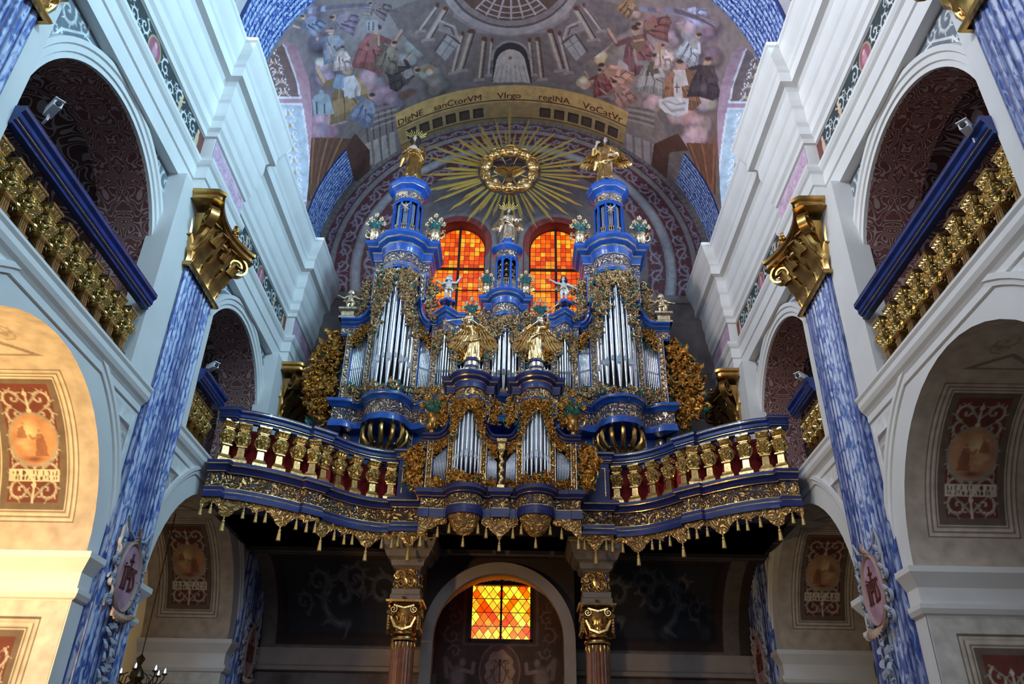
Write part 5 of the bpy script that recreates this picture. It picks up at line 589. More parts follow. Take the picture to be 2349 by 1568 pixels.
,('L',((3.31,16.99),(3.45,17.06),(3.64,17.26)),.035,(.7,.35,.32),.013,.8),('L',((3.38,16.96),(3.52,16.96),(3.74,17.14)),.035,(.084,.046,.041),.013,.8),('L',((3.45,16.93),(3.6,16.86),(3.83,17.01)),.035,(.7,.35,.32),.013,.8),('L',((3.52,16.9),(3.68,16.76),(3.93,16.89)),.035,(.084,.046,.041),.013,.8),('E',(3.11,16.66),(.09,-.04),(.01,.13),(.54,.32,.26),.3,1),('E',(3.08,16.62),(.11,-.05),(.01,.07),(.073,.042,.037),.4,1)
,('L',((3.09,16.92),(2.93,17.2),(2.71,17.12)),.061,(.36,.19,.17),.056,1),('L',((2.87,17.18),(2.65,17.08)),.039,(.54,.32,.26),.039,1),('L',((3.33,16.67),(3.56,16.67),(3.44,16.87)),.061,(.7,.35,.32),.045,1),('E',(6.14,15.95),(-.03,.31),(-.21,.1),(.35,.29,.31),1,.35),('E',(-3.88,15.8),(.03,.36),(-.09,-.02),(.35,.29,.31),1,.35),('E',(6.04,14.98),(-.18,.21),(-.1,-.09),(.35,.29,.31),1,.35)
,('E',(5.15,15.38),(-.08,.23),(-.08,0),(.35,.29,.31),1,.35),('E',(5.78,13.41),(-.09,.13),(-.08,-.03),(.52,.39,.37),1,.35),('E',(-6.09,16.4),(.09,.17),(-.13,0),(.13,.092,.11),1,.35),('E',(-5.86,14.77),(0,.31),(-.2,-.09),(.22,.14,.15),1,.35),('E',(4.8,14.25),(.16,-.01),(-.06,.15),(.52,.39,.37),1,.35),('E',(-5.82,12.97),(-.01,.21),(-.14,-.06),(.13,.092,.11),1,.35)
,('E',(3.32,15.14),(-.09,.11),(-.11,-.12),(.13,.092,.11),1,.35),('E',(5.5,13.87),(-.27,.27),(-.08,-.08),(.13,.092,.11),1,.35),('E',(3.78,13.57),(.23,0),(-.03,.08),(.52,.39,.37),1,.35),('E',(3.19,17.14),(-.28,.18),(-.04,-.18),(.35,.29,.31),1,.35),('E',(-4.89,13.48),(.09,.11),(-.06,.04),(.52,.39,.37),1,.35),('E',(5.25,17.13),(.12,.26),(-.11,.09),(.35,.29,.31),1,.35)
,('E',(-7.28,15.49),(-.12,.26),(-.11,-.1),(.4,.28,.33),1,.35),('E',(6.3,16.05),(.15,-.13),(.04,.16),(.52,.39,.37),1,.35),('E',(4.09,18.03),(.16,.23),(-.09,.1),(.52,.39,.37),1,.35),('E',(-2.81,16.2),(.23,.19),(-.09,.15),(.35,.29,.31),1,.35),('E',(-5.71,14.31),(-.12,.06),(-.15,-.2),(.52,.39,.37),1,.35),('E',(-5.42,13.84),(-.05,.09),(-.12,-.1),(.13,.092,.11),1,.35)
,('E',(-5.25,14.29),(.06,.31),(-.07,-.02),(.13,.092,.11),1,.35),('E',(-6.14,13.27),(.19,.19),(-.07,.07),(.35,.29,.31),1,.35),('E',(5.56,13.34),(.3,-.13),(0,.06),(.35,.29,.31),1,.35),('E',(-3.22,18.38),(.23,.28),(-.08,.12),(.4,.28,.33),1,.35),('E',(3.22,15.96),(-.08,.36),(-.17,0),(.35,.29,.31),1,.35),('E',(-5.66,12.73),(-.28,-.11),(0,-.1),(.22,.14,.15),1,.35)
,('E',(3.26,17.92),(-.12,.16),(-.1,-.13),(.22,.14,.15),1,.35),('E',(-5.47,14.21),(-.03,.18),(-.1,-.06),(.13,.092,.11),1,.35),('E',(-2.96,16.97),(.14,.09),(-.03,.09),(.22,.14,.15),1,.35),('E',(1.99,14.35),(-.11,.17),(-.06,-.05),(.4,.28,.33),1,.35),('E',(-5.46,14.2),(.23,.21),(-.04,.04),(.22,.14,.15),1,.35),('E',(-5.01,15.77),(-.05,.18),(-.1,-.07),(.52,.39,.37),1,.35)
,('E',(6.17,15.02),(.1,.05),(-.08,.09),(.22,.14,.15),1,.35),('E',(-3.49,16.24),(.14,.15),(-.07,.11),(.22,.14,.15),1,.35),('E',(-6.92,14.85),(.13,.26),(-.15,-.02),(.35,.29,.31),1,.35),('E',(-2.75,17.77),(-.16,.07),(-.09,-.19),(.52,.39,.37),1,.35),('E',(-4.92,13.55),(-.23,.09),(-.08,-.14),(.52,.39,.37),1,.35),('E',(5.91,16.4),(-.02,.4),(-.13,.07),(.13,.092,.11),1,.35)
,('E',(-5.6,13.49),(.1,.25),(-.07,-.01),(.35,.29,.31),1,.35),('E',(-4.66,14.63),(-.09,.17),(-.13,-.11),(.13,.092,.11),1,.35),('E',(-6.37,15.18),(-.16,-.12),(.03,-.17),(.52,.39,.37),1,.35),('E',(-3.05,15.08),(.18,.28),(-.12,.08),(.52,.39,.37),1,.35),('E',(-6.03,13.36),(-.08,.07),(-.16,-.15),(.52,.39,.37),1,.35)]
def FRESCO(p):
    for q in FR:
        k = q[0]
        if k == "E": p.ell(q[1], q[2], q[3], q[4], q[5], q[6])
        elif k == "P": p.poly(q[1], q[2], q[3])
        else: p.line(q[1], q[2], q[3], q[4], q[5])
    a = lambda d: 5.8*radians(d)
    oc = (0.46, 0.29, 0.115)
    for (y0, y1, c) in ((17.50, 18.08, (0.70, .43, .17)), (18.08, 18.13, (.16, .09, .04)), (18.13, 18.2, (.62, .42, .2)), (18.2, 18.95, (0.46, .29, .13)), (18.84, 18.88, (.14, .08, .04)), (18.88, 19.05, (.34, .23, .12))):
        p.rect(a(-39.5), y0, a(36.5), y1, c)
    for d0, d1 in ((-37, -10), (7, 34.5)):
        p.rect(a(d0), 18.3, a(d1), 18.82, (.46, .32, .16)); n = 6; w = (d1-d0)/n
        for i in range(n):
            p.rect(a(d0+w*(i+.12)), 18.36, a(d0+w*(i+.88)), 18.76, (.05, .03, .02)); p.rect(a(d0+w*(i+.25)), 18.44, a(d0+w*(i+.8)), 18.74, (.10, .06, .045))
# ================================================================ THE NAVE
PIL = (5.595, 11.865, 18.145); BAY = (2.455, 8.73, 15.005)
SX = {-1: Matrix.Diagonal((-1, 1, 1, 1)), 1: Matrix.Identity(4)}
SIDE = {-1: 'left', 1: 'right'}

def strip_wall(mb, P, u0, u1, z0, z1, ops, mi=0):
    """flat wall with arched openings; ops = (centre, half width, sill, spring, rise); P maps (u, z) to a point"""
    bk = {u0, u1}
    for c, r, zb, zs, rz in ops:
        bk |= {c+r*cos(pi*k/24) for k in range(25)}
    bk = sorted(b for b in bk if u0-1e-6 <= b <= u1+1e-6)
    top = lambda o, u: o[3]+o[4]*sqrt(max(0, 1-((u-o[0])/o[1])**2))
    for a, b in zip(bk, bk[1:]):
        if b-a < 1e-5: continue
        m_ = (a+b)/2; hit = [o for o in ops if abs(m_-o[0]) < o[1]]; za = zb_ = z0
        for o in sorted(hit, key=lambda q: q[2]):
            if o[2] > z0+1e-4: mb.add([P(a, za), P(b, zb_), P(b, o[2]), P(a, o[2])], [(0, 1, 2, 3)], mi)
            za, zb_ = top(o, a), top(o, b)
        f = z1 if callable(z1) else (lambda u: z1)
        if f(m_) > za: mb.add([P(a, za), P(b, zb_), P(b, f(b)), P(a, f(a))], [(0, 1, 2, 3)], mi)

def arch_band(mb, X, yc, zs, prof, mi=0, leg=0.0, n=40, T=None):
    """moulding that follows an arch in the y,z plane; prof = [(radius, out)]"""
    P = []
    for r, o in prof:
        row = [(X-o, yc+r, zs-leg)] if leg else []
        row += [(X-o, yc+r*cos(pi*k/n), zs+r*sin(pi*k/n)) for k in range(n+1)]
        if leg: row.append((X-o, yc-r, zs-leg))
        P.append(row)
    mb.grid(P, mi)

ENT = [(-0.4, 11.10, 0), (0, 11.10, 0), (0, 11.42, 0), (.03, 11.44, 0), (.03, 11.70, 0), (.07, 11.74, 0), (.10, 11.80, 0), (.10, 11.87, 0), (0, 11.87, 0), (0, 12.43, 0),
       (.04, 12.45, 0), (.05, 12.55, 0), (.10, 12.62, 0), (.10, 12.80, 0), (.14, 12.88, 0), (.15, 12.95, 0), (.15, 13.22, 0), (.18, 13.28, 0), (.20, 13.40, 0), (.20, 13.62, 0), (.25, 13.70, 0), (.36, 13.73, 0), (.36, 13.97, 0),
       (.39, 14.02, 0), (.41, 14.10, 0), (.47, 14.22, 0), (.50, 14.30, 0), (.54, 14.46, 0), (.57, 14.50, 0), (.57, 14.58, 0), (-0.5, 14.62, 0)]
def zig(y0, y1, base, brk, hw=0.885):
    p = [(base, y0)]
    for c in PIL:
        if y0 < c-hw and c+hw < y1+0.5: p += [(base, c-hw), (brk, c-hw), (brk, min(c+hw, y1)), (base, min(c+hw, y1))]
    if p[-1][1] < y1: p.append((base, y1))
    return p
IMP = [(0, 3.98, 0), (.04, 4.0, 0), (.07, 4.06, 0), (.07, 4.12, 0), (.02, 4.13, 0), (.02, 4.34, 0), (.06, 4.40, 0), (.10, 4.46, 0), (.14, 4.52, 0), (.14, 4.60, 0), (0, 4.61, 0)]

for s in (-1, 1):
    nm = SIDE[s]; T = SX[s]; X1, X2 = 5.65, 5.90
    w = MB(T)
    strip_wall(w, lambda y, z: (X1, y, z), -1, 19, 0, 7.0, [(c, 2.2, -1, 4.6, 2.2) for c in BAY])
    strip_wall(w, lambda y, z: (X2, y, z), -1, 19, 7.2, 11.12, [(c, 1.92, 7.2, 8.97, 1.92) for c in BAY])
    for c in PIL:                                              # piers and the broad backing of each pilaster
        w.box(X1+.012, 7.45, c-0.93, c+0.93, 0, 4.6); w.box(5.57, X2+.05, c-1.38, c+.95, 7.2, 11.12)
        w.box(X2, 6.75, c-1.22, c+1.22, 7.2, 7.22)
    w.box(7.45, 7.55, -1, 19, 6.9, 7.2)
    w.box(X1+.02, 9.3, -1, 19, 7.0, 7.2)                       # gallery floor
    w.box(9.3, 9.4, -1, 19, 0, 15.0); w.box(X2+.1, 9.3, -1, 19, 11.6, 11.7)
    w.box(X1, 9.4, 18.95, 19.05, 0, 11.7); w.box(X1, 9.4, -1.05, -1, 0, 11.7)
    struct(w.build('wall_'+nm, M['plaster']), 'white arcaded nave wall on the %s with a gallery above the aisle arches' % nm)
    # ledge, impost bands and archivolts
    t = MB(T)
    for ya, yb in ((-1, PIL[0]-.64), (PIL[0]+.64, PIL[1]-.64), (PIL[1]+.64, PIL[2]-.64), (PIL[2]+.64, 19)): t.sweep([(X1, ya), (X1, yb)], [(-.02, 6.86, 0), (.03, 6.88, 0), (.03, 6.98, 0), (.06, 7.02, 0), (.10, 7.06, 0), (.13, 7.12, 0), (.13, 7.20, 0), (.16, 7.24, 0), (.16, 7.28, 0), (-.3, 7.29, 0)], -1)
    for c in PIL:
        t.sweep([(7.45, c-.93), (X1, c-.93), (X1, c-.6)], IMP, -1, cap=False); t.sweep([(X1, c+.6), (X1, c+.93), (7.45, c+.93)], IMP, -1, cap=False)
    for c in BAY:
        arch_band(t, X1, c, 4.6, [(2.58, -.01), (2.58, .03), (2.64, .035), (2.65, .06), (2.72, .06), (2.72, -.01)])
        arch_band(t, X2, c, 8.97, [(1.92, -.01), (1.92, .05), (2.0, .05), (2.01, .08), (2.1, .08), (2.12, .11), (2.2, .11), (2.22, -.01)], leg=1.7)
    struct(t.build('trim_%d' % (1 if s < 0 else 2), M['trim']))
    e = MB(T); e.sweep(zig(-1, 19, 5.72, 5.50), ENT, -1, cap=False)
    struct(e.build('trim_%d' % (3 if s < 0 else 4), M['trim'], autos=None), 'deep white moulded entablature stepping forward over the pilasters, %s' % nm)

# painted soffit of each aisle arch (cream mouldings round a panel of leaf scrolls, a medallion and a lettered scroll)
CR = (0.50, 0.43, 0.36); CRD = (0.15, 0.11, 0.085); CRL = (0.62, 0.54, 0.45); GR = (0.34, 0.30, 0.25); GRH = (0.60, 0.55, 0.46); RD = (0.15, 0.035, 0.025)
def frame(p, u0, v0, u1, v1, k=1.0):
    for i, (d, c) in enumerate(((0, CRD), (.02, CRL), (.05, CR), (.07, CRD), (.085, CRL), (.12, CR), (.135, CRD), (.15, CRL), (.17, CRD))):
        p.rect(u0+d*k, v0+d*k, u1-d*k, v1-d*k, c)
def leafpanel(p, u0, v0, u1, v1, ground, gr=GR, hi=GRH):
    p.rect(u0, v0, u1, v1, ground); c = (u0+u1)/2; w = (u1-u0)/2; v = v0+w*0.45; k = 0
    while v < v1-w*0.3:
        for s in (-1, 1):
            p.acanthus((c+s*w*0.52, v), w*0.42, (-1.2 if k % 2 else 1.2) if s > 0 else pi-(-1.2 if k % 2 else 1.2), s*(1 if k % 2 else -1), gr, hi)
            p.line([(c, v-w*.3), (c+s*w*.35, v+w*.1), (c+s*w*.75, v+w*.42)], w*.06, gr, w*.02)
        p.line([(c, v-w*.45), (c, v+w*.45)], w*.05, hi, w*.02); p.oval(c, v+w*.2, w*.09, w*.13, hi); v += w*0.74; k += 1
def soffit_paint(U, V, L_, seed=0):
    p = Paint(U, V, CR)
    for a, b, sg in ((0.42, L_/2-0.75, 1), (L_/2+0.75, L_-0.42, -1)):
        frame(p, 5.93, a, 7.2, b); lo = (6.2, a+.27, 6.93, b-.27); leafpanel(p, *lo, RD)
        vm = (a+b)/2+sg*0.02; u = (lo[0]+lo[2])/2
        p.oval(u, vm, .37, .42, GR, .08); p.oval(u, vm, .33, .38, (0.50, 0.26, 0.14), .06); p.oval(u+.05, vm+sg*.12, .2, .2, (0.72, 0.52, 0.30), .8)
        p.poly([(u-.2, vm-sg*.24), (u-.02, vm-sg*.24), (u-.03, vm-sg*.05), (u-.06, vm+sg*.08), (u-.13, vm+sg*.08), (u-.17, vm-sg*.05)], (0.30, 0.12, 0.07)); p.line([(u-.09, vm+sg*.04), (u+.01, vm+sg*.0), (u+.05, vm+sg*.05)], .022, (0.38, .18, .10)); p.oval(u-.09, vm+sg*.12, .03, .035, (0.42, 0.24, 0.15), .3)
        p.poly([(u+.08, vm), (u+.24, vm+sg*.02), (u+.2, vm+sg*.16), (u+.13, vm+sg*.2)], (0.33, .15, .09)); p.oval(u+.13, vm+sg*.23, .028, .03, (0.42, .24, .15), .3)
        p.oval(u, vm-sg*.29, .2, .06, (0.2, 0.07, 0.045), .8); p.oval(u+.17, vm-sg*.06, .12, .06, (0.62, 0.42, 0.26), .8); p.oval(u+.1, vm-sg*.12, .1, .05, (0.56, 0.36, 0.22), .8)
        vb = vm-sg*.52; p.poly([(lo[0]-.0, vb-.09), (lo[2], vb-.09), (lo[2], vb+.09), (lo[0], vb+.09)], (0.66, 0.58, 0.46))
        rr = random.Random(seed+sg)
        for row in (-.035, .035):
            x = lo[0]+.05
            while x < lo[2]-.06:
                h = rr.uniform(.02, .035); p.line([(x, vb+row-h/1.2), (x+rr.uniform(-.006, .006), vb+row+h/1.2)], .006, (.08, .05, .04)); x += rr.uniform(.018, .035)
    p.poly([(6.05, L_/2-.5), (6.57, L_/2-.15), (7.1, L_/2-.5)], CRD, .7); p.poly([(6.2, L_/2-.47), (6.57, L_/2-.24), (6.95, L_/2-.47)], CR)
    for s in (-1, 1): p.acanthus((6.57+s*.25, L_/2+.1), .17, 1, s, (0.34, .27, .2), GR); p.acanthus((6.57+s*.25, L_/2-.05), .12, -1, s, (0.34, .27, .2), GR)
    return p
rS = 2.2; LS = pi*rS
U, V = uvgrid(5.65, 7.45, 0, LS, 0.017)
def tun(yc): return lambda u, v: (u, yc+rS*np.cos(v/rS), 4.6+rS*np.sin(v/rS))
sp = soffit_paint(U, V, LS)
U2, V2 = uvgrid(5.68, 7.45, 0.6, 3.97, 0.017)
pp = Paint(U2, V2, (0.62, .60, .56)); frame(pp, 6.0, .9, 7.15, 3.75); leafpanel(pp, 6.25, 1.15, 6.9, 3.5, RD)
base = None
for s in (-1, 1):
    for k, yc in enumerate(BAY):
        o = sheet('wall_%s' % SIDE[s], tun(yc), U, V, paint=sp) if base is None else bpy.data.objects.new('wall_%s' % SIDE[s], base.data)
        if base is None: base = o; yb = yc
        else: COL.objects.link(o)
        o.location = (0, yc-BAY[0], 0); o.scale = (s, 1, 1); struct(o, 'painted soffit of the aisle arch, %s side' % SIDE[s])
pb = sheet('wall_left', lambda u, v: (u, 0*u, v), U2, V2, paint=pp)
for s in (-1, 1):
    for k, c in enumerate(PIL):
        for q in (-1, 1):
            o = pb if (s == -1 and k == 0 and q == -1) else bpy.data.objects.new('wall_'+SIDE[s], pb.data)
            if o is not pb: COL.objects.link(o)
            o.location = (0, c+q*0.935, 0); o.scale = (s, 1, 1); struct(o)

# spandrels: grisaille leaf painting above both rows of arches; the lower also paints recess shade
def spandrel(X, yc, zs, r, hw, ztop, base_c, fn, nm):
    n = 400; m_ = 110; a = np.linspace(0, pi, n)[:, None]; t = np.linspace(0, 1, m_)[None, :]
    ca, sa = np.cos(a), np.sin(a); far = np.minimum(hw/np.maximum(np.abs(ca), 1e-6), (ztop-zs)/np.maximum(sa, 1e-6)); far = np.maximum(far, r)
    rr = r+(far-r)*t; Y = rr*ca; Z = zs+rr*sa; p = Paint(Y, Z, base_c); fn(p)
    return sheet(nm, lambda u, v: (X+0*u, u+yc, v), Y, Z, paint=p)
def sp_up(p):
    for s in (-1, 1):
        p.poly([(s*1.93, 9.1), (s*1.93, 11.12), (0, 11.12), (s*.6, 11.18), (s*1.3, 10.75), (s*1.75, 10.2)], (0.16, .19, .23))
        for (y, z, r_) in ((1.72, 10.85, .2), (1.35, 10.98, .13), (1.78, 10.4, .14), (1.9, 10.0, .1), (1.9, 9.65, .08)):
            p.acanthus((s*y, z), r_, 0.6*s+pi/2, s, (0.52, .56, .60), (0.82, .84, .86))
        p.line([(s*1.87, 9.2), (s*1.85, 10.0), (s*1.7, 10.5), (s*1.3, 10.9), (s*.7, 11.05)], .03, (0.7, .73, .76), .015)
def sp_lo(p):
    for s in (-1, 1):
        t_ = [(s*1.78, 6.62), (s*2.36, 6.62), (s*2.36, 5.35)]
        p.poly(t_, (0.18, .16, .17)); p.poly([(s*1.98, 6.55), (s*2.36, 6.5), (s*2.36, 5.6)], (0.42, .38, .36))  # shade of an unmodelled triangular recess, put into the wall colour
        p.acanthus((s*2.24, 6.3), .15, 1, s, (0.5, .5, .5), (.8, .8, .8)); p.acanthus((s*2.30, 5.95), .09, 1, s, (0.5, .5, .5), (.8, .8, .8))
        p.line([t_[0], t_[1]], .02, (.8, .8, .8)); p.line([t_[0], t_[2]], .02, (.5, .5, .5))
b1 = spandrel(X2-.012, 0, 8.97, 2.22, 1.95, 11.1, (0.30, .33, .37), sp_up, 'wall_left')
b2 = spandrel(X1-.006, 0, 4.6, 2.72, 2.45, 6.8, (0.74, .75, .76), sp_lo, 'wall_left')
for bb in (b1, b2):
    first = True
    for s in (-1, 1):
        for yc in BAY:
            o = bb if first else bpy.data.objects.new('wall_'+SIDE[s], bb.data)
            if not first: COL.objects.link(o)
            first = False; o.location = (0, yc, 0); o.scale = (s, 1, 1); struct(o)

# gallery chambers behind the upper arches: a banded soffit and a deeper painted vault
g = MB(); n = 48
def gband(mb, r, x0, x1, zs, mi, us, leg=1.8, uoff=0.0):
    P = []; uv = []; L_ = [(r, -leg)]+[(r*cos(pi*k/n), r*sin(pi*k/n)) for k in range(n+1)]+[(-r, -leg)]
    d = 0; prev = L_[0]; row0 = []
    for q in L_:
        d += math.hypot(q[0]-prev[0], q[1]-prev[1]); prev = q; row0.append(d)
    for x in (x0, x1):
        P.append([(x, q[0], zs+q[1]) for q in L_]); uv.append([(us*(x-(x0+x1)/2), dd) for dd in row0])
    mb.grid(P, mi, uv=uv)
gband(g, 1.92, 5.9, 6.75, 8.97, 0, 1.0)
g2 = []
for r0, r1, x in ((1.92, 2.25, 6.75),):
    g.grid([[(x, r_*cos(pi*k/n), 8.97+r_*sin(pi*k/n)) for k in range(n+1)] for r_ in (r0, r1)], 2)
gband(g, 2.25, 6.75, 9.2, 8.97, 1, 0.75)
P = []; uv = []
for k in range(n+1):
    a = pi*k/n; P.append([(9.2, 2.25*cos(a), 8.97+2.25*sin(a)), (9.2, 2.25*cos(a), 7.2)]); uv.append([(2.25*cos(a), 8.97+2.25*sin(a)), (2.25*cos(a), 7.2)])
g.grid(P, 1, uv=uv)
gm = g.mesh('gallery_chamber', [M['strapred'], M['strapdark'], M['trim']])
for s in (-1, 1):
    for yc in BAY:
        o = bpy.data.objects.new('wall_'+SIDE[s], gm); COL.objects.link(o); o.location = (0, yc, 0); o.scale = (s, 1, 1)
        struct(o, 'dark red gallery vault painted with pale strapwork')

# painted frieze of the entablature
U, V = uvgrid(-2.25, 2.25, 0, .54, 0.012); p = Paint(U, V, (0.03, .045, .05))
g1, g2c = (0.50, .56, .60), (0.88, .92, .95)
for q in (-1, 1):
    for k in range(5):
        u = q*(.42+.33*k); v = .27+.07*(-1)**k
        p.acanthus((u, v), .155, 1.5*(-1)**k, q*(-1)**k, g1, g2c); p.acanthus((u+q*.15, .27-.13*(-1)**k), .08, -1.5*(-1)**k, -q*(-1)**k, g1, g2c)
    u = q*1.15; p.oval(u, .3, .06, .2, (0.62, .45, .30), .3); p.oval(u, .47, .05, .05, (0.66, .47, .33), .3); p.line([(u, .35), (u+.12*q, .45)], .02, (0.62, .45, .3)); p.line([(u, .2), (u-.08*q, .03)], .025, (0.62, .45, .3))
    p.rect(q*2.02, 0, q*2.25, .54, (0.16, .05, .045)); p.oval(q*1.98, .25, .08, .22, (0.58, .44, .30), .3); p.oval(q*1.98, .46, .05, .05, (0.62, .47, .33), .3)
p.oval(0, .27, .24, .26, (0.42, .30, .16), .08); p.oval(0, .27, .2, .225, (0.30, .10, .16), .08); p.oval(.02, .24, .11, .17, (0.52, .25, .32), .5); p.oval(.0, .38, .06, .06, (0.62, .42, .42), .4)
fb = sheet('trim_5', lambda u, v: (5.713+0*u, u, 11.88+v), U, V, paint=p)
U, V = uvgrid(-.86, .86, 0, .54, 0.012); p = Paint(U, V, (0.62, .46, .60))
for q in (-1, 1):
    for k in range(3): p.acanthus((q*(.18+.26*k), .27+.06*(-1)**k), .14, 1.4*(-1)**k, q*(-1)**k, (0.50, .26, .42), (0.72, .55, .68))
pf = sheet('trim_6', lambda u, v: (5.493+0*u, u, 11.88+v), U, V, paint=p)
for bb, ys in ((fb, BAY), (pf, PIL)):
    first = True
    for s in (-1, 1):
        for yc in ys:
            o = bb if first else bpy.data.objects.new(bb.name.split('.')[0], bb.data)
            if not first: COL.objects.link(o)
            first = False; o.location = (0, yc, 0); o.scale = (s, 1, 1); struct(o)

fl = MB(); fl.box(-9.4, 9.4, -30, 21.5, -0.1, 0)
struct(fl.build('floor', M['floor']))

# ---------------------------------------------------------------- vault
RV, ZV = 5.8, 15.5
LUN = [(12.62, 88.0), (12.70, 75), (12.86, 69.5), (13.3, 66.8), (14.4, 66.0), (15.2, 67.8), (15.8, 70.8), (16.4, 75), (16.9, 79), (17.25, 83.5), (17.38, 88.0)]
ly = np.array([q[0] for q in LUN]); lt = np.array([q[1] for q in LUN])
def vault_pt(sv, y): th = sv/RV; return RV*np.sin(th), y, ZV+RV*np.cos(th)
sE = RV*radians(90)
U, V = uvgrid(-sE, sE, 12.45, 19.02, 0.019)
p = Paint(U, V, (0.22, 0.175, 0.175))
FRESCO(p)
o = sheet('ceiling', vault_pt, U, V, paint=p)
struct(o, 'barrel vault painted with saints on clouds and an illusory dome')
import bmesh
bm = bmesh.new(); bm.from_mesh(o.data); kill = []
for f in bm.faces:
    c = f.calc_center_median(); th = abs(math.degrees(atan2(c.x, c.z-ZV)))
    if 12.62 < c.y < 17.38 and th > np.interp(c.y, ly, lt): kill.append(f)
bmesh.ops.delete(bm, geom=kill, context='FACES'); bm.to_mesh(o.data); bm.free()
# nearer bay, upper wall under the springing, transverse ribs
v = MB()
for y0, y1 in ((4.9, 11.2),):
    for a0, a1 in ((-66, 66),):
        v.grid([[(RV*sin(radians(a)), y, ZV+RV*cos(radians(a))) for a in np.linspace(a0, a1, 30)] for y in (y0, y1)], 0)
    for q in (-1, 1):
        for ya, yb_ in ((y0, 6.6), (10.7, y1)):
            v.grid([[(q*RV*sin(radians(a)), y, ZV+RV*cos(radians(a))) for a in np.linspace(66, 90, 8)] for y in (ya, yb_)], 0)
for q in (-1, 1):
    v.box(q*5.8, q*5.9, 4.9, 12.62, 14.4, 15.5); v.box(q*5.8, q*5.9, 17.38, 19, 14.4, 15.5)
    v.box(q*7.35, q*7.45, 4.9, 19, 14.2, 18.6)
struct(v.build('ceiling', M['stone']))
rb = MB()
def rib(mb, y0, y1, r, t0, t1, n=60):
    P = []; uv = []
    for k in range(n+1):
        a = radians(t0+(t1-t0)*k/n); P.append([(r*sin(a), y, ZV+r*cos(a)) for y in (y0, y1)]); uv.append([(0, r*a), (1.0, r*a)])
    mb.grid(P, 0, uv=uv)
    for y in (y0, y1): mb.grid([[(rr*sin(radians(t0+(t1-t0)*k/n)), y, ZV+rr*cos(radians(t0+(t1-t0)*k/n))) for k in range(n+1)] for rr in (r, RV+.1)], 0)
rib(rb, 11.05, 12.5, 5.72, -97, 97)
struct(rb.build('trim_7', M['ribmarble'], smooth=False), 'transverse rib painted as fluted blue marble')
rb = MB(); rib(rb, 17.45, 18.75, 5.76, 59.5, 97, 30); rib(rb, 17.45, 18.75, 5.76, -97, -59.5, 30)
struct(rb.build('trim_8', M['ribmarble']), 'painted fluted rib beside the end wall')
# lunette reveals with painted panels, and the bright windows behind them
for q in (-1, 1):
    y_ = np.interp(np.linspace(0, 1, 260), np.linspace(0, 1, len(ly)), ly); t_ = np.radians(np.interp(np.linspace(0, 1, 260), np.linspace(0, 1, len(ly)), lt))
    x0 = RV*np.sin(t_); z0 = ZV+RV*np.cos(t_); al = np.concatenate([[0], np.cumsum(np.hypot(np.diff(y_), np.diff(z0)))])
    K = 64; X_ = x0[:, None]*(1-np.linspace(0, 1, K))+7.0*np.linspace(0, 1, K); A = np.repeat(al[:, None], K, 1)
    p = Paint(X_, A, (0.42, .26, .34)); iz = lambda yy: float(np.interp(yy, y_, al))
    for a, b, col in ((iz(12.9), iz(14.9), (0.17, .11, .12)), (iz(15.02), iz(17.2), (0.42, .50, .62))):
        for k, (x0_, x1_) in enumerate(((5.6, 6.38), (6.5, 6.95))):
            p.rect(x0_, a, x1_, b, (0.66, .66, .78)); p.rect(x0_+.05, a+.06, x1_-.06, b-.06, col if k == 0 else (0.10, .16, .38))
            cx_ = (x0_+x1_)/2+.05; vv = a+.2
            while vv < b-.2:
                for e_ in (-1, 1): p.spiral((cx_+e_*.12, vv), .09, 1.5, 1.1, e_, .014, (0.80, .80, .90)); p.line([(cx_+e_*.03, vv+.08), (cx_+e_*.16, vv+.2)], .014, (0.80, .80, .9))
                p.oval(cx_, vv+.1, .04, .06, (.45, .3, .15)); vv += .32
    me_x = q
    n_, m_ = X_.shape
    o = sheet('ceiling', lambda u, v_, q=q: (q*X_, np.repeat(y_[:, None], K, 1), np.repeat(z0[:, None], K, 1)), X_, A, paint=p); struct(o)
    wn = MB(SX[q]); poly = [(float(a), float(b)) for a, b in zip(y_[::8], z0[::8])]
    wn.add([(7.0, a, b) for a, b in poly]+[(7.0, poly[-1][0], 14.5), (7.0, poly[0][0], 14.5)], [tuple(range(len(poly)+2))])
    wd = wn.build('window_%d' % (4 if q < 0 else 5), M['white_sky']); struct(wd)
    wf = MB(SX[q]); 
    for yy in (13.4, 14.2, 15.0, 15.8, 16.6): wf.box(6.93, 6.99, yy-.03, yy+.03, 14.5, float(np.interp(yy, y_, z0)))
    for zz in (15.3, 16.1, 16.9): wf.box(6.93, 6.99, 12.8, 17.2, zz-.02, zz+.02)
    wf.build('window_frame', M['trim'], wd)
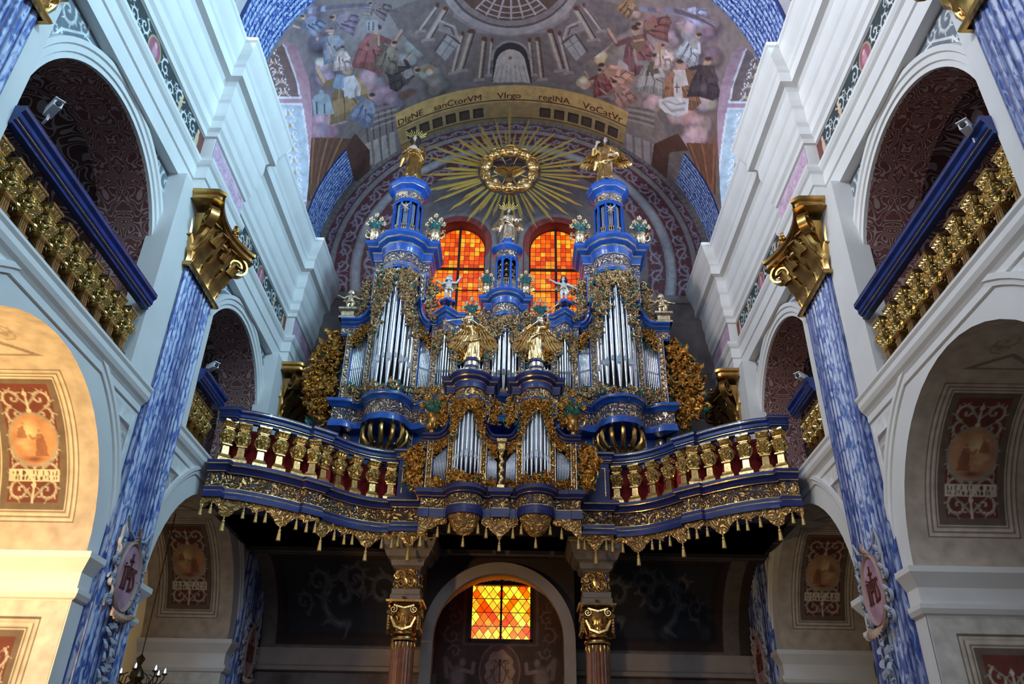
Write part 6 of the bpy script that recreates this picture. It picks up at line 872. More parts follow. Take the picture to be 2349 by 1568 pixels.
# lettering painted on the vault
def text_mesh(body, size, extr=0.0, align='CENTER'):
    c = bpy.data.curves.new('lettering', 'FONT'); c.body = body; c.size = size; c.extrude = extr; c.align_x = align; c.align_y = 'CENTER'; c.resolution_u = 3
    o = bpy.data.objects.new('lettering', c); COL.objects.link(o); dg = bpy.context.evaluated_depsgraph_get()
    me = bpy.data.meshes.new_from_object(o.evaluated_get(dg)); bpy.data.objects.remove(o); bpy.data.curves.remove(c); return me
for body, deg, sz in (('DIgNE', -34.5, .34), ('sanCtorVM', -18.6, .34), ('VIrgo', -2.2, .34), ('regINA', 12.0, .34), ('VoCatVr', 28.0, .38)):
    me = text_mesh(body, sz); me.materials.append(M['redbrown']); n_ = len(me.vertices); co = np.empty(n_*3); me.vertices.foreach_get('co', co); co = co.reshape(-1, 3)
    sv = co[:, 0]+RV*radians(deg); x, y, z = vault_pt(sv, 17.92-co[:, 1]); th = sv/RV
    new = np.stack([x-0.012*np.sin(th), y, z-0.012*np.cos(th)], 1); me.vertices.foreach_set('co', new.ravel()); me.update()
    o = bpy.data.objects.new('painted_inscription', me); COL.objects.link(o)
    tag(o, 'dark word %s painted on the ochre arch of the vault' % body, 'inscription', 'words on the ochre arch')
# ================================================================ end wall and its windows
AX = -0.13                                   # axis of the organ and of the end wall openings
def imp(l): return l
U, V = uvgrid(-5.85, 5.85, 10.6, 21.35, 0.028)
p = Paint(U, V, (0.12, .10, .115)); ring = [(9, (0.16, .145, .15)), (5.68, (0.09, .028, .04)), (5.40, (0.22, .20, .21)), (5.24, (0.10, .024, .032)), (4.76, (0.20, .195, .215)), (4.70, (0.30, .30, .34)), (4.53, (0.22, .21, .235)), (4.46, (0.10, .03, .04)), (3.95, (0.13, .115, .13))]
for r, c in ring: p.oval(0, 15.5, r, r, c, .004)
for rr, n, sz in ((5.0, 34, .27), (4.21, 24, .27), (5.54, 64, .13)):
    for k in range(n):
        a = -0.25+(pi+.5)*k/(n-1); c = (rr*cos(a), 15.5+rr*sin(a)); sg = 1 if k % 2 else -1
        p.acanthus(c, sz*.8, a+sg*1.2, sg, (0.19, .17, .21), (0.34, .31, .37)); b_ = (pi+.5)/(n-1); p.line([((rr+sg*sz*.5*sin(j/6*pi))*cos(a+b_*j/6), 15.5+(rr+sg*sz*.5*sin(j/6*pi))*sin(a+b_*j/6)) for j in range(7)], .035, (0.22, .19, .24))
for k in range(90): a = pi*k/89; p.line([((5.7)*cos(a), 15.5+5.7*sin(a)), (5.78*cos(a), 15.5+5.78*sin(a))], .02, (.08, .07, .08))
p.rect(-6, 10, 6, 14.45, (0.13, .11, .11)); p.rect(-6, 14.2, 6, 14.42, (0.19, .17, .17)); p.rect(-6, 14.15, 6, 14.2, (0.08, .06, .06))
for z in (11.2, 11.9, 12.6, 13.3): p.rect(-6, z, 6, z+.02, (.09, .07, .07))
for q in (-1, 1):
    c = AX-.05+q*1.45; p.rect(c-1.12, 10, c+1.12, 16.27, (0.20, .18, .20)); p.oval(c, 16.27, 1.12, 1.12, (0.20, .18, .20), .01)
    p.rect(c-.98, 10, c+.98, 16.27, (0.17, .14, .16)); p.oval(c, 16.27, .98, .98, (0.22, .04, .04), .01)
p.rect(AX-.28, 10, AX+.2, 17, (0.20, .185, .2)); p.rect(AX-.2, 10, AX+.1, 17, (0.19, .17, .19))
for q in (-1, 1): p.acanthus((AX+q*.25-.04, 16.9), .3, 1.5, q, (.17, .15, .17), (.24, .22, .25))
o = sheet('wall_back', lambda u, v: (u, 19.0+0*u, v), U, V, paint=p); struct(o, 'end wall painted with red leaf-scroll arches')
bm = bmesh.new(); bm.from_mesh(o.data); kill = []
for f in bm.faces:
    c = f.calc_center_median()
    for q in (-1, 1):
        x = c.x-(AX-.05+q*1.45)
        if abs(x) < .8 and c.z < 16.27+sqrt(max(0, .64-x*x)) and c.z > 12.0: kill.append(f); break
bmesh.ops.delete(bm, geom=kill, context='FACES'); bm.to_mesh(o.data); bm.free()
for q in (-1, 1):
    cx_ = AX-.05+q*1.45; n = 24; r = .775
    out = [(cx_+r, 12.0)]+[(cx_+r*cos(pi*k/n), 16.27+r*sin(pi*k/n)) for k in range(n+1)]+[(cx_-r, 12.0)]
    g = MB(); uvs = [((x-cx_)/.152, (z-12)/.163) for x, z in out]
    g.add([(x, 19.42, z) for x, z in out], [tuple(range(len(out)))], 0, uvs)
    gl = g.build('window_%d' % (1 if q < 0 else 2), M['glass']); struct(gl, 'tall round-headed window of small amber panes, %s' % ('left' if q < 0 else 'right'))
    rv = MB()
    for k, (ra, ya, rb_, yb_) in enumerate(((.98, 18.98, .86, 19.05), (.86, 19.05, .79, 19.42), (.79, 19.42, .76, 19.40))):
        o1 = [(cx_+ra, ya, 12.0)]+[(cx_+ra*cos(pi*j/n), ya, 16.27+ra*sin(pi*j/n)) for j in range(n+1)]+[(cx_-ra, ya, 12)]
        o2 = [(cx_+rb_, yb_, 12.0)]+[(cx_+rb_*cos(pi*j/n), yb_, 16.27+rb_*sin(pi*j/n)) for j in range(n+1)]+[(cx_-rb_, yb_, 12)]
        rv.grid([o1, o2], 0)
    rv.build('window_reveal', mat('red_reveal', (0.20, .035, .03), .7) if q < 0 else bpy.data.materials['red_reveal'], gl)
    br = MB(); br.box(cx_-.035, cx_+.035, 19.33, 19.40, 12, 17.04)
    for z in (13.95, 15.55): br.box(cx_-.77, cx_+.77, 19.34, 19.40, z-.035, z+.035)
    br.box(cx_-.77, cx_+.77, 19.35, 19.39, 14.78, 14.80); br.build('glazing_bar', M['lead'], gl)

# ---------------------------------------------------------------- under the organ loft
U, V = uvgrid(-5.6, 5.6, 0, 4.1, 0.03)       # ceiling (depth 14.9..17) then a cove curving down to the back wall
def cove(u, v):
    flat = np.minimum(v, 2.1); t = np.clip((v-2.1)/2.0, 0, 1)*pi/2
    return u, 14.95+flat+2.0*np.sin(t), 6.5-1.75*(1-np.cos(t))
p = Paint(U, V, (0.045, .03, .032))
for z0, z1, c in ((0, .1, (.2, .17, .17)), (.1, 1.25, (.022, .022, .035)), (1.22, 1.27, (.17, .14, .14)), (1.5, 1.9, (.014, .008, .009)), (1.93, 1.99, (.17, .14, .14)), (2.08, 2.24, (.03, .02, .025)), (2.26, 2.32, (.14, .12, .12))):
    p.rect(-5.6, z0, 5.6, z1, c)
for q in (-1, 1):
    for k in range(5): p.acanthus((q*(2.4+.62*k), .68+.1*(-1)**k), .34, 1.5*(-1)**k, q*(-1)**k, (.06, .065, .09), (.11, .12, .15))
    a, b = (1.45, 5.05); x0, x1 = (AX+a if q > 0 else AX-b), (AX+b if q > 0 else AX-a)
    p.rect(x0-.35, 2.34, x1+.35, 4.1, (.16, .14, .135)); p.rect(x0, 2.36, x1, 4.02, (.035, .017, .018)); p.rect(x0+.12, 2.45, x1-.15, 3.9, (.02, .012, .013)); p.rect(x0+.22, 2.52, x1-.28, 3.8, (.022, .024, .036))
    for (fx, fy, r, sg) in ((.30, .5, .42, 1), (.62, .45, .50, -1), (.78, .62, .3, 1), (.48, .72, .33, -1), (.14, .6, .25, 1), (.9, .35, .2, 1)):
        xx = x0+.3+(x1-x0-.6)*(fx if q > 0 else 1-fx); p.acanthus((xx, 2.5+1.3*(1-fy)), r, 1.2, sg*q, (.075, .08, .105), (.14, .15, .18))
    p.acanthus(((x0+x1)/2, 2.95), .3, 4.2, q, (.1, .1, .12), (.2, .2, .21))
for (x0, x1) in ((-1.25, -.2), (0, 1.05)): p.rect(x0, 2.0, x1, 2.3, (.2, .17, .16)); p.rect(x0+.08, 2.05, x1-.08, 2.25, (.05, .035, .035))
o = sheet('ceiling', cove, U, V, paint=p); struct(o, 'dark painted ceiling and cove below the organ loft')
bm = bmesh.new(); bm.from_mesh(o.data); kill = []
EDGE = ([1.62, 2.22, 2.55, 2.85, 3.12, 3.36, 3.6, 3.86, 4.08, 4.32, 4.58, 4.85, 5.1, 5.42], [15.8, 15.96, 15.91, 15.79, 15.6, 15.36, 15.05, 14.8, 14.6, 14.41, 14.24, 14.1, 14.03, 13.95])
for f in bm.faces:
    q = f.calc_center_median(); ax = abs(q.x+.05); front = 15.2 if ax < 1.6 else float(np.interp(ax, EDGE[0], EDGE[1]))
    if q.y < front+.12 or (abs(q.x-AX) < 1.45 and q.y > 17.45): kill.append(f)
bmesh.ops.delete(bm, geom=kill, context='FACES'); bm.to_mesh(o.data); bm.free()
w = MB()
for xa, xb in ((-5.65, -1.6), (1.4, 5.65)):
    w.box(xa, xb, 18.97, 19.07, 4.3, 4.78)
    w.sweep([(xa, 18.95), (xb, 18.95)], [(0, 4.28, 0), (.08, 4.3, 0), (.1, 4.38, 0), (.02, 4.42, 0)], 1)
struct(w.build('wall_back', M['greybrown']))
w = MB(); w.box(-5.85, 5.85, 19.0, 19.1, 6.4, 10.62); struct(w.build('wall_back', M['greybrown']))
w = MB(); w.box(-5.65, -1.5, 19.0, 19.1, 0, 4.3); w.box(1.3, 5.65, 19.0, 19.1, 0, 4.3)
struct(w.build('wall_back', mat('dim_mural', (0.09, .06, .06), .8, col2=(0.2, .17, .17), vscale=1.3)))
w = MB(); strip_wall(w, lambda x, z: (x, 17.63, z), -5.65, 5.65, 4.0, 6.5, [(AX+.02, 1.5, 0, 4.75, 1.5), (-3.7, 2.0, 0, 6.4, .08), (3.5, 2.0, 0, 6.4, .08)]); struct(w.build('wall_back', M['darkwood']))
# arch with a red soffit round the lower window
w = MB(); zs, r0, r1 = 4.75, 1.36, 1.60
c = AX+.02
for (ra, ya, rb_, yb_, mi) in ((r1, 17.62, r1, 17.42, 0), (r1, 17.42, r0, 17.42, 0), (r0, 17.42, r0, 17.6, 0), (r0, 17.6, r0+.38, 19.5, 1)):
    A = [[(c+rr, y, 0)]+[(c+rr*cos(pi*k/32), y, zs+rr*sin(pi*k/32)) for k in range(33)]+[(c-rr, y, 0)] for rr, y in ((ra, ya), (rb_, yb_))]
    w.grid(A, mi)
struct(w.build('trim_9', [M['greybrown'], mat('red_soffit', (0.48, .10, .05), .7)]), 'plain arch with a red soffit under the organ loft')
U, V = uvgrid(c-1.74, c+1.74, 2.6, 6.6, 0.016)
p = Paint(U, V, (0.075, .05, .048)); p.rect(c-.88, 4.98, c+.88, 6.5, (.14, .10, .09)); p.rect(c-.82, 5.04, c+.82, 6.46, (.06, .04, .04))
p.oval(c, 4.45, .48, .60, (.24, .16, .14), .02); p.oval(c, 4.45, .45, .57, (.12, .07, .065), .03)
pt = [(c+.33*(1+.07*cos(11*a))*cos(a), 4.43+.46*(1+.05*cos(9*a))*sin(a)) for a in [k*2*pi/60 for k in range(60)]]; p.poly(pt, (0.36, .25, .20))
for q in (-1, 1):    # interlaced monogram
    L = lambda P_, w_=.011: p.line([(c+q*x, 4.5+z) for x, z in P_], w_, (.07, .03, .03))
    L([(0, .06), (.03, .18), (-.0, .18)]); L([(-.01, .18), (.05, .08), (.14, -.08), (.22, -.2), (.29, -.24)]); L([(.0, .02), (.06, .12), (.12, .17), (.17, .17), (.2, .12), (.17, .1)])
    L([(.11, .16), (.13, .02), (.15, -.08), (.11, -.25), (.07, -.31), (.02, -.29)]); L([(.15, -.06), (.19, -.02), (.21, -.06), (.18, -.1)])
p.line([(c, 4.54), (c, 4.2)], .012, (.07, .03, .03)); p.line([(c-.04, 4.2), (c+.04, 4.2)], .01, (.07, .03, .03)); p.line([(c-.1, 4.68), (c, 4.53), (c+.1, 4.68)], .011, (.07, .03, .03))
for q in (-1, 1):
    for k, (x, z, r_) in enumerate(((1.08, 5.6, .17), (1.12, 5.2, .2), (1.05, 4.85, .15), (1.16, 5.9, .1))): p.acanthus((c+q*x, z), r_, 1+k, q*(-1)**k, (.14, .11, .105), (.24, .19, .17))
    p.oval(c+q*.85, 4.62, .09, .11, (.24, .18, .17), .5); p.oval(c+q*.95, 4.3, .22, .3, (.22, .17, .165), .5); p.line([(c+q*.85, 4.45), (c+q*.62, 4.4), (c+q*.6, 4.6)], .05, (.26, .2, .19)); p.oval(c+q*1.0, 3.95, .32, .25, (.17, .13, .13), .5); p.line([(c+q*1.1, 4.5), (c+q*1.25, 4.7), (c+q*1.2, 4.3)], .06, (.17, .13, .13))
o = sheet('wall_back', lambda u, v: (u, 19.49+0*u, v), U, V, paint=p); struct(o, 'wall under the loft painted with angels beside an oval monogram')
bm = bmesh.new(); bm.from_mesh(o.data)
bmesh.ops.delete(bm, geom=[f for f in bm.faces if abs(f.calc_center_median().x-c) < .69 and 5.14 < f.calc_center_median().z < 6.4 or math.hypot(f.calc_center_median().x-c, max(0, f.calc_center_median().z-zs)) > 1.73], context='FACES'); bm.to_mesh(o.data); bm.free()
g = MB(); g.add([(c-.7, 19.6, 5.12), (c+.7, 19.6, 5.12), (c+.7, 19.6, 6.38), (c-.7, 19.6, 6.38)], [(0, 1, 2, 3)], 0, [(0, 0), (1.75, 0), (1.75, 2.66), (0, 2.66)])
gl = struct(g.build('window_3', M['diamond']), 'low window of amber diamond panes under the organ loft')
g = MB(); g.box(c-.025, c+.025, 19.54, 19.59, 5.12, 6.38)
for a in ((c-.74, c-.685, 5.08, 6.4), (c+.685, c+.74, 5.08, 6.4), (c-.74, c+.74, 6.36, 6.42), (c-.74, c+.74, 5.08, 5.13)): g.box(a[0], a[1], 19.47, 19.6, a[2], a[3])
g.build('glazing_bar', M['lead'], gl)

# ---------------------------------------------------------------- capitals, pilasters
def acanthus_leaf(mb, T0, w, h, out, mi=0):
    """broad leaf rising against a bell and curling over at the tip; T0 places it"""
    P = []; n = 9
    for i in range(n+1):
        t = i/n; z = h*(t if t < .75 else .75+.25*sin((t-.75)/.25*pi*.75)*0.9); o = out*(t**2.2)*1.0+.02
        if t > .75: o = out*(.53+.5*((t-.75)/.25)); z = h*(.75+.25*sin((t-.75)/.25*pi*.8))
        ww = w*(.55+.5*sin(pi*min(1, t*.95)))*(1+.22*cos(t*22))*(1 if t < .85 else .75)
        P.append([T0@Vector((ww*k, -o-hh*.03*h, z)) for k, hh in ((-1, -1), (-.62, .6), (-.3, -.3), (0, 1), (.3, -.3), (.62, .6), (1, -1))])
    mb.grid(P, mi)
def volute(mb, T0, r, w, mi=0, turns=1.8, stem=None):
    P = []; n = 26
    for i in range(n+1):
        t = i/n; a = pi/2-2*pi*turns*t*1.0; R_ = r*(1-.8*t); c = T0@Vector((R_*cos(a), 0, R_*sin(a)))
        row = []
        for k, h in ((-w, 0), (-w, 1), (w, 1), (w, 0)):
            row.append(T0@Vector(((R_-h*r*.16)*cos(a), k*(1-.15*t), (R_-h*r*.16)*sin(a))))
        P.append(row)
    mb.grid(P, mi, cv=True)
    mb.sph(tuple(T0@Vector((0, 0, 0))), r*.22, 8, mi)
    if stem: 
        mb.tube([T0@Vector((x, 0, z)) for x, z in stem]+[T0@Vector((0, 0, r))], w*.7, 6, mi)

def pilaster_capital(T, w=.635, dep=.2, h=1.42):
    """local: x along the wall, y = -out, z up; returns the mesh of a composite capital"""
    mb = MB(T)
    mb.sweep([(-w-.03, 0), (-w-.03, -dep-.03), (w+.03, -dep-.03), (w+.03, 0)], [(0, 0, 0), (.05, .0, 0), (.07, .04, 0), (.05, .08, 0), (0, .09, 0)], 1)
    bell = [(w-.04, .05, 0), (w-.04, .5, 0), (w+.02, .85, 0), (w+.12, 1.1, 0)]
    for a, b in zip(bell, bell[1:]):
        f = lambda q: [(-q[0], 0, q[1]), (-q[0], -dep-(q[0]-w)*1.4, q[1]), (q[0], -dep-(q[0]-w)*1.4, q[1]), (q[0], 0, q[1])]
        mb.grid([f(a), f(b)], 0)
    for row, (hh, ww, oo, xs) in enumerate(((.55, .20, .32, (-.46, 0, .46)), (.9, .2, .46, (-.24, .24)), (.86, .15, .42, (-.62, .62)))):
        for x in xs: acanthus_leaf(mb, Matrix.Translation((x, -dep+.02, .07)), ww, hh, oo)
    for s in (-1, 1): acanthus_leaf(mb, Matrix.Translation((s*w, -dep*.5, .07))@Matrix.Rotation(s*pi/2, 4, 'Z'), .15, .55, .2); acanthus_leaf(mb, Matrix.Translation((s*w, -dep*.2, .07))@Matrix.Rotation(s*pi/2, 4, 'Z'), .13, .9, .25)
    for s in (-1, 1):      # corner volutes, diagonal, and smaller inner ones
        volute(mb, Matrix.Translation((s*(w+.12), -dep-.22, .98))@Matrix.Rotation(s*-pi/4 if s > 0 else -3*pi/4, 4, 'Z'), .25, .08, 0, 1.8, [(-.5, -.35), (-.35, .0)])
        volute(mb, Matrix.Translation((s*.22, -dep-.16, .99))@Matrix.Rotation(pi if s > 0 else 0, 4, 'Z'), .13, .06, 0, 1.5, [(-.12, -.4), (-.2, .0)])
    ab = []; n = 12     # concave abacus with horns
    W_, D_ = w+.42, dep+.5
    pts = [(-W_, 0), (-W_, -.05), (-W_+.02, -D_+.12), (-W_+.14, -D_)]+[(x, -(D_-.02)+.22*(1-(x/(W_-.14))**2)) for x in np.linspace(-W_+.2, W_-.2, n)]+[(W_-.14, -D_), (W_-.02, -D_+.12), (W_, -.05), (W_, 0)]
    mb.sweep(pts, [(-.2, 1.2, 0), (-.08, 1.2, 0), (-.05, 1.26, 0), (-.05, 1.32, 0), (.0, 1.35, 0), (.0, h, 0), (-.3, h, 0)], 1)
    mb.add([(x, y, 1.2) for x, y in pts], [tuple(range(len(pts)))])
    for k in range(6): a = k*pi/3; leaf(mb, (0, -dep-.34, 1.27), a, .13, .06, .06)
    mb.sph((0, -dep-.42, 1.27), .05, 8)
    mb.tube([(-.2, -dep-.2, .9), (-.06, -dep-.3, .86), (.06, -dep-.3, .86), (.2, -dep-.2, .9)], .035, 6)
    rg = random.Random(3)
    for k in range(26): mb.sph((rg.uniform(-.6, .6), -dep-rg.uniform(.05, .2), rg.uniform(.6, 1.1)), rg.uniform(.02, .05), 6)
    return mb
def ptf(): return Matrix.Translation((0, 0, 0))
# local frame of a pilaster: x along +depth of the church, -y towards the nave
PT = {-1: Matrix.Rotation(pi/2, 4, 'Z'), 1: Matrix.Rotation(-pi/2, 4, 'Z')}
sh = MB(); n = 84; L_ = []
w_, dp = .635, .2
prof = [(-w_, .12)]+[(-w_, -.2*k/4) for k in range(5)]
n = 108; fr = []
for k in range(n+1):
    x = -w_+2*w_*k/n; ph = (k/n*9+.35) % 1; fr.append((x, -dp+.03*max(0, sin(pi*min(1, max(0, (ph-.12)/.76))))))
prof = [(-w_, .15), (-w_, -.03), (-w_+.03, -.06), (-w_+.03, -.13), (-w_, -.16)]+fr+[(w_, -.16), (w_-.03, -.13), (w_-.03, -.06), (w_, -.03), (w_, .15)]
al = [0]
for a, b in zip(prof, prof[1:]): al.append(al[-1]+math.hypot(b[0]-a[0], b[1]-a[1]))
zz = [0]+[9.7*k/6 for k in range(1, 7)]
sh.grid([[(x, y, z) for x, y in prof] for z in zz], 0, uv=[[(a-al[5], z) for a in al] for z in zz])
shaft_me = sh.mesh('shaft', [M['marble']])
cap_me = pilaster_capital(Matrix.Identity(4)).mesh('capital', [M['capgold']], True); cap_me.set_sharp_from_angle(angle=radians(55)) 
def cartouche_parts(root):
    b = MB(); n = 40; cz = 4.52
    P = [[(rx*cos(2*pi*k/n), -dp-o, cz+rz*sin(2*pi*k/n)) for k in range(n)] for rx, rz, o in ((.36, .52, .0), (.36, .52, .06), (.33, .49, .09), (.30, .46, .07), (.29, .45, .055))]
    b.grid(P, 1, cv=True); b.add(P[-1], [tuple(range(n))], 0)
    bd = b.build('cartouche', [M['pink'], mat('cartouche_rim', (.36, .24, .22), .6)], root)
    t = MB()
    for s in (-1, 1):
        for k, (x, z, r, a) in enumerate(((.42, .42, .1, 1), (.45, .15, .09, 2), (.44, -.15, .1, 3), (.38, -.42, .09, 4))): scroll(t, (s*x, -dp-.02, cz+z), r, a, 1.2, s, .035, .04); leaf(t, (s*x, -dp-.02, cz+z), pi/2+s*.3, .22, .05)
        t.tube([(s*.1, -dp-.05, cz+.55), (s*.28, -dp-.05, cz+.6), (s*.42, -dp-.05, cz+.78), (s*.46, -dp-.04, cz+.6), (s*.46, -dp-.03, cz+.1)], [.02, .025, .02, .03, .015], 6)
    t.build('cartouche_scrollwork', mat('blue_grey_stucco', (.36, .40, .50), .6) if 'blue_grey_stucco' not in bpy.data.materials else bpy.data.materials['blue_grey_stucco'], bd)
    t = MB()
    for k in range(7): a = pi/2+(k-3)*.27; leaf(t, (.03*(k-3), -dp-.06, cz+.5), a, .22, .03, .03)
    t.build('cartouche_shell', mat('ochre_paint', (.42, .28, .2), .5) if 'ochre_paint' not in bpy.data.materials else bpy.data.materials['ochre_paint'], bd); t = MB()
    for k in range(9): a = 3*pi/2+(k-4)*.3; leaf(t, (.06*(k-4), -dp-.06, cz-.5), a, .16, .05, .05)
    t.build('cartouche_shell', mat('ochre_paint', (.42, .28, .2), .5) if 'ochre_paint' not in bpy.data.materials else bpy.data.materials['ochre_paint'], bd)
    l = MB(); y0, y1 = -dp-.075, -dp-.06; B = lambda x0, x1, z0, z1: l.box(x0, x1, y0, y1, cz+z0, cz+z1)
    B(-.175, -.14, -.17, .12); B(-.19, -.125, -.185, -.165); B(-.19, -.125, .11, .125); B(-.17, -.145, .15, .175)
    B(-.09, -.055, -.17, .14); B(-.105, -.04, -.185, -.165); B(-.105, -.04, .13, .145); B(.055, .09, -.17, .14); B(.04, .105, -.185, -.165); B(.04, .105, .13, .145)
    B(-.06, .06, -.015, .02); B(-.014, .014, .0, .34); B(-.06, .06, .22, .25); l.sph((0, -dp-.07, cz), .025, 8)
    l.tube([(x, -dp-.068, cz+z) for x, z in ((.2, .1), (.19, .14), (.155, .14), (.14, .1), (.15, .04), (.18, -.02), (.2, -.09), (.18, -.15), (.14, -.17), (.12, -.13))], .014, 6)
    l.build('letters', M['redbrown'], bd)
    t = MB(); rg = random.Random(9)
    for k in range(26): z = 3.9-.055*k; leaf(t, (rg.uniform(-.2, .2)*(1-k/40), -dp-.03, z), rg.uniform(3.4, 6.0), .16, .05, .05)
    t.build('leaf_festoon', bpy.data.materials['blue_grey_stucco'], root)
wh = {0: 'cut by the frame', 1: 'between two gallery arches', 2: 'behind the organ loft'}
for s in (-1, 1):
    for k, c_ in enumerate(PIL):
        r = thing('pilaster', 'blue fluted pilaster with golden capital on the %s wall, %s' % (SIDE[s], wh[k]), 'pilaster', (s*5.70, c_, 0), (0, 0, -s*pi/2), 'blue fluted pilasters')
        for nm_, me_, z in (('shaft', shaft_me, 0), ('capital', cap_me, 9.66)):
            o = bpy.data.objects.new(nm_, me_); COL.objects.link(o); o.parent = r; o.location = (0, 0, z)
        if k: cartouche_parts(r)

# ---------------------------------------------------------------- balusters and gallery railings
BAL = [(.17, 0, 0), (.17, .10, 0), (.12, .17, 0), (.125, .19, 0), (.085, .20, 0), (.075, .40, 0), (.12, .41, 0), (.12, .44, 0), (.08, .45, 1), (.15, .64, 1), (.155, .70, 1), (.12, .76, 0), (.085, .775, 0), (.085, .79, 0), (.11, .80, 0), (.11, .82, 1), (.135, .93, 0), (.15, .94, 0), (.15, .98, 0), (.0, .98, 0)]
def baluster_mesh():
    b = MB(); b.square(BAL)
    for s in (0, 1, 2, 3):        # fluted neck and a leaf on each face of the urn
        R_ = Matrix.Rotation(s*pi/2, 4, 'Z')
        for k in (-1, 0, 1):
            b.add([R_@Vector(q) for q in ((k*.05-.012, -.09, .21), (k*.05+.012, -.09, .21), (k*.045+.012, -.082, .39), (k*.045-.012, -.082, .39))], [(0, 1, 2, 3)], 0)
        T_ = b.T; b.T = R_
        scroll(b, (-.05, -.145, .66), .04, 1, 1.1, 1, .014, .02, 0, 8); scroll(b, (.05, -.145, .66), .04, 2.1, 1.1, -1, .014, .02, 0, 8)
        leaf(b, (0, -.1, .48), pi/2, .17, .035, .05); 
        for k in (-1, 0, 1): leaf(b, (k*.075, -.115, .83), pi/2, .09, .03, .03, 0, 3)
        b.T = T_
    return b.mesh('baluster', [M['gold'], M['carvbal']])
bal_me = baluster_mesh()
def add_baluster(root, x, y, z, rz, s_=1.0):
    o = bpy.data.objects.new('baluster', bal_me); COL.objects.link(o); o.parent = root; o.location = (x, y, z); o.rotation_euler = (0, 0, rz); o.scale = (s_, s_, s_); return o
RAIL = [(-.10, .0, 0), (.0, .0, 0), (.0, .05, 0), (.03, .06, 1), (.03, .075, 0), (.05, .10, 0), (.05, .16, 0), (.09, .20, 0), (.09, .225, 1), (.09, .235, 0), (.09, .27, 0), (-.10, .27, 0)]
for s in (-1, 1):
    for k, c_ in enumerate(BAY):
        side = SIDE[s]
        r = thing('gallery_balustrade', 'blue railing over golden balusters in the %s gallery arch, %s' % (side, ('nearest the camera', 'in front of the tall pilaster', 'ending at the organ loft')[k]), 'balustrade', (s*5.5, c_, 7.28), (0, 0, -s*pi/2), 'gallery balustrades')
        # local x runs along the church, -y faces the nave
        y0, y1 = (-2.2, 1.70) if k < 2 else (-2.2, -1.0)
        if s > 0: y0, y1 = -y1, -y0
        m = MB(); m.sweep([(y0, .02), (y1, .02)], [(o_, z+.98, mi) for o_, z, mi in RAIL], 1)
        m.build('rail', [M['railblue'], M['gold']], r)
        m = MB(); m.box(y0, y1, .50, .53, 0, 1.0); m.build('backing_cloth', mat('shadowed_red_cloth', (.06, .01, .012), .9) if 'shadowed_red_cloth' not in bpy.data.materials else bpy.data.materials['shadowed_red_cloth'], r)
        nb = 10 if k < 2 else 4
        for j in range(nb): add_baluster(r, y0+.17+(y1-y0-.34)*j/(nb-1), .24, 0, 0, .88)
# ================================================================ organ loft
BX = -0.05
HALF = [(5.42, 13.93), (5.12, 13.93), (5.10, 14.03), (4.85, 14.10), (4.58, 14.24), (4.32, 14.41), (4.08, 14.60), (3.86, 14.80), (3.79, 14.76), (3.52, 15.00), (3.58, 15.08), (3.36, 15.36), (3.12, 15.60), (2.85, 15.79), (2.55, 15.91), (2.22, 15.96)]
LOFT = [(-.6, 7.17, 0), (.14, 7.17, 0), (.14, 7.11, 1), (.135, 7.09, 0), (.09, 7.05, 0), (.05, 6.99, 1), (.045, 6.975, 0), (0, 6.965, 2), (0, 6.71, 0), (.03, 6.70, 1), (.035, 6.685, 0), (.035, 6.62, 1), (.045, 6.60, 0), (.07, 6.54, 0), (.07, 6.48, 0), (-.6, 6.47, 0)]
def plen(path):
    s_ = [0]
    for a, b in zip(path, path[1:]): s_.append(s_[-1]+math.hypot(b[0]-a[0], b[1]-a[1]))
    return s_
def along(path, d):
    s_ = plen(path); d = max(0, min(s_[-1]-1e-6, d))
    for i in range(len(path)-1):
        if s_[i+1] >= d:
            t = (d-s_[i])/(s_[i+1]-s_[i] or 1); a, b = path[i], path[i+1]
            return a[0]+(b[0]-a[0])*t, a[1]+(b[1]-a[1])*t, atan2(b[1]-a[1], b[0]-a[0])
def dep(t):      # depth of the scalloped hem over one repeat
    u_ = abs(t-.5); return .10+.24*max(0, 1-u_/.24)**.75+.035*abs(sin(t*pi*6))+(.07 if u_ > .44 else 0)
tas = MB()
tas.lathe([(.004, 0), (.012, -.02), (.008, -.05), (.02, -.055), (.024, -.075), (.016, -.095), (.024, -.10), (.034, -.21), (.036, -.215), (.0, -.215)], n=10)
tas_me = tas.mesh('tassel', [M['tassel']])
def valance(root, path, z, rep=.92, out=0.02, side=1):
    L_ = plen(path)[-1]; nr = max(1, round(L_/rep)); n = nr*44; F, B_ = [], []
    for k in range(n+1):
        d = L_*k/n; x, y, a = along(path, d); nx, ny = sin(a)*side*out, -cos(a)*side*out; t = (k/44) % 1; h = dep(t)
        F.append([(x+nx, y+ny, z), (x+nx*2.2, y+ny*2.2, z-h*.6), (x+nx, y+ny, z-h)]); B_.append([(x, y, z), (x, y, z-h)])
    m = MB(); m.grid(F); m.grid(B_); v_ = m.build('valance', M['carvval'], root)
    for k in range(nr):
        for t in (.03, .2, .5, .8):
            x, y, a = along(path, L_*(k+t)/nr); o = bpy.data.objects.new('tassel', tas_me); COL.objects.link(o); o.parent = root
            sc_ = 1.25 if t == .5 else 1.0; o.location = (x+sin(a)*side*out, y-cos(a)*side*out, z-dep(t)+.005+(.04 if t == .03 else 0)); o.scale = (sc_, sc_, sc_)
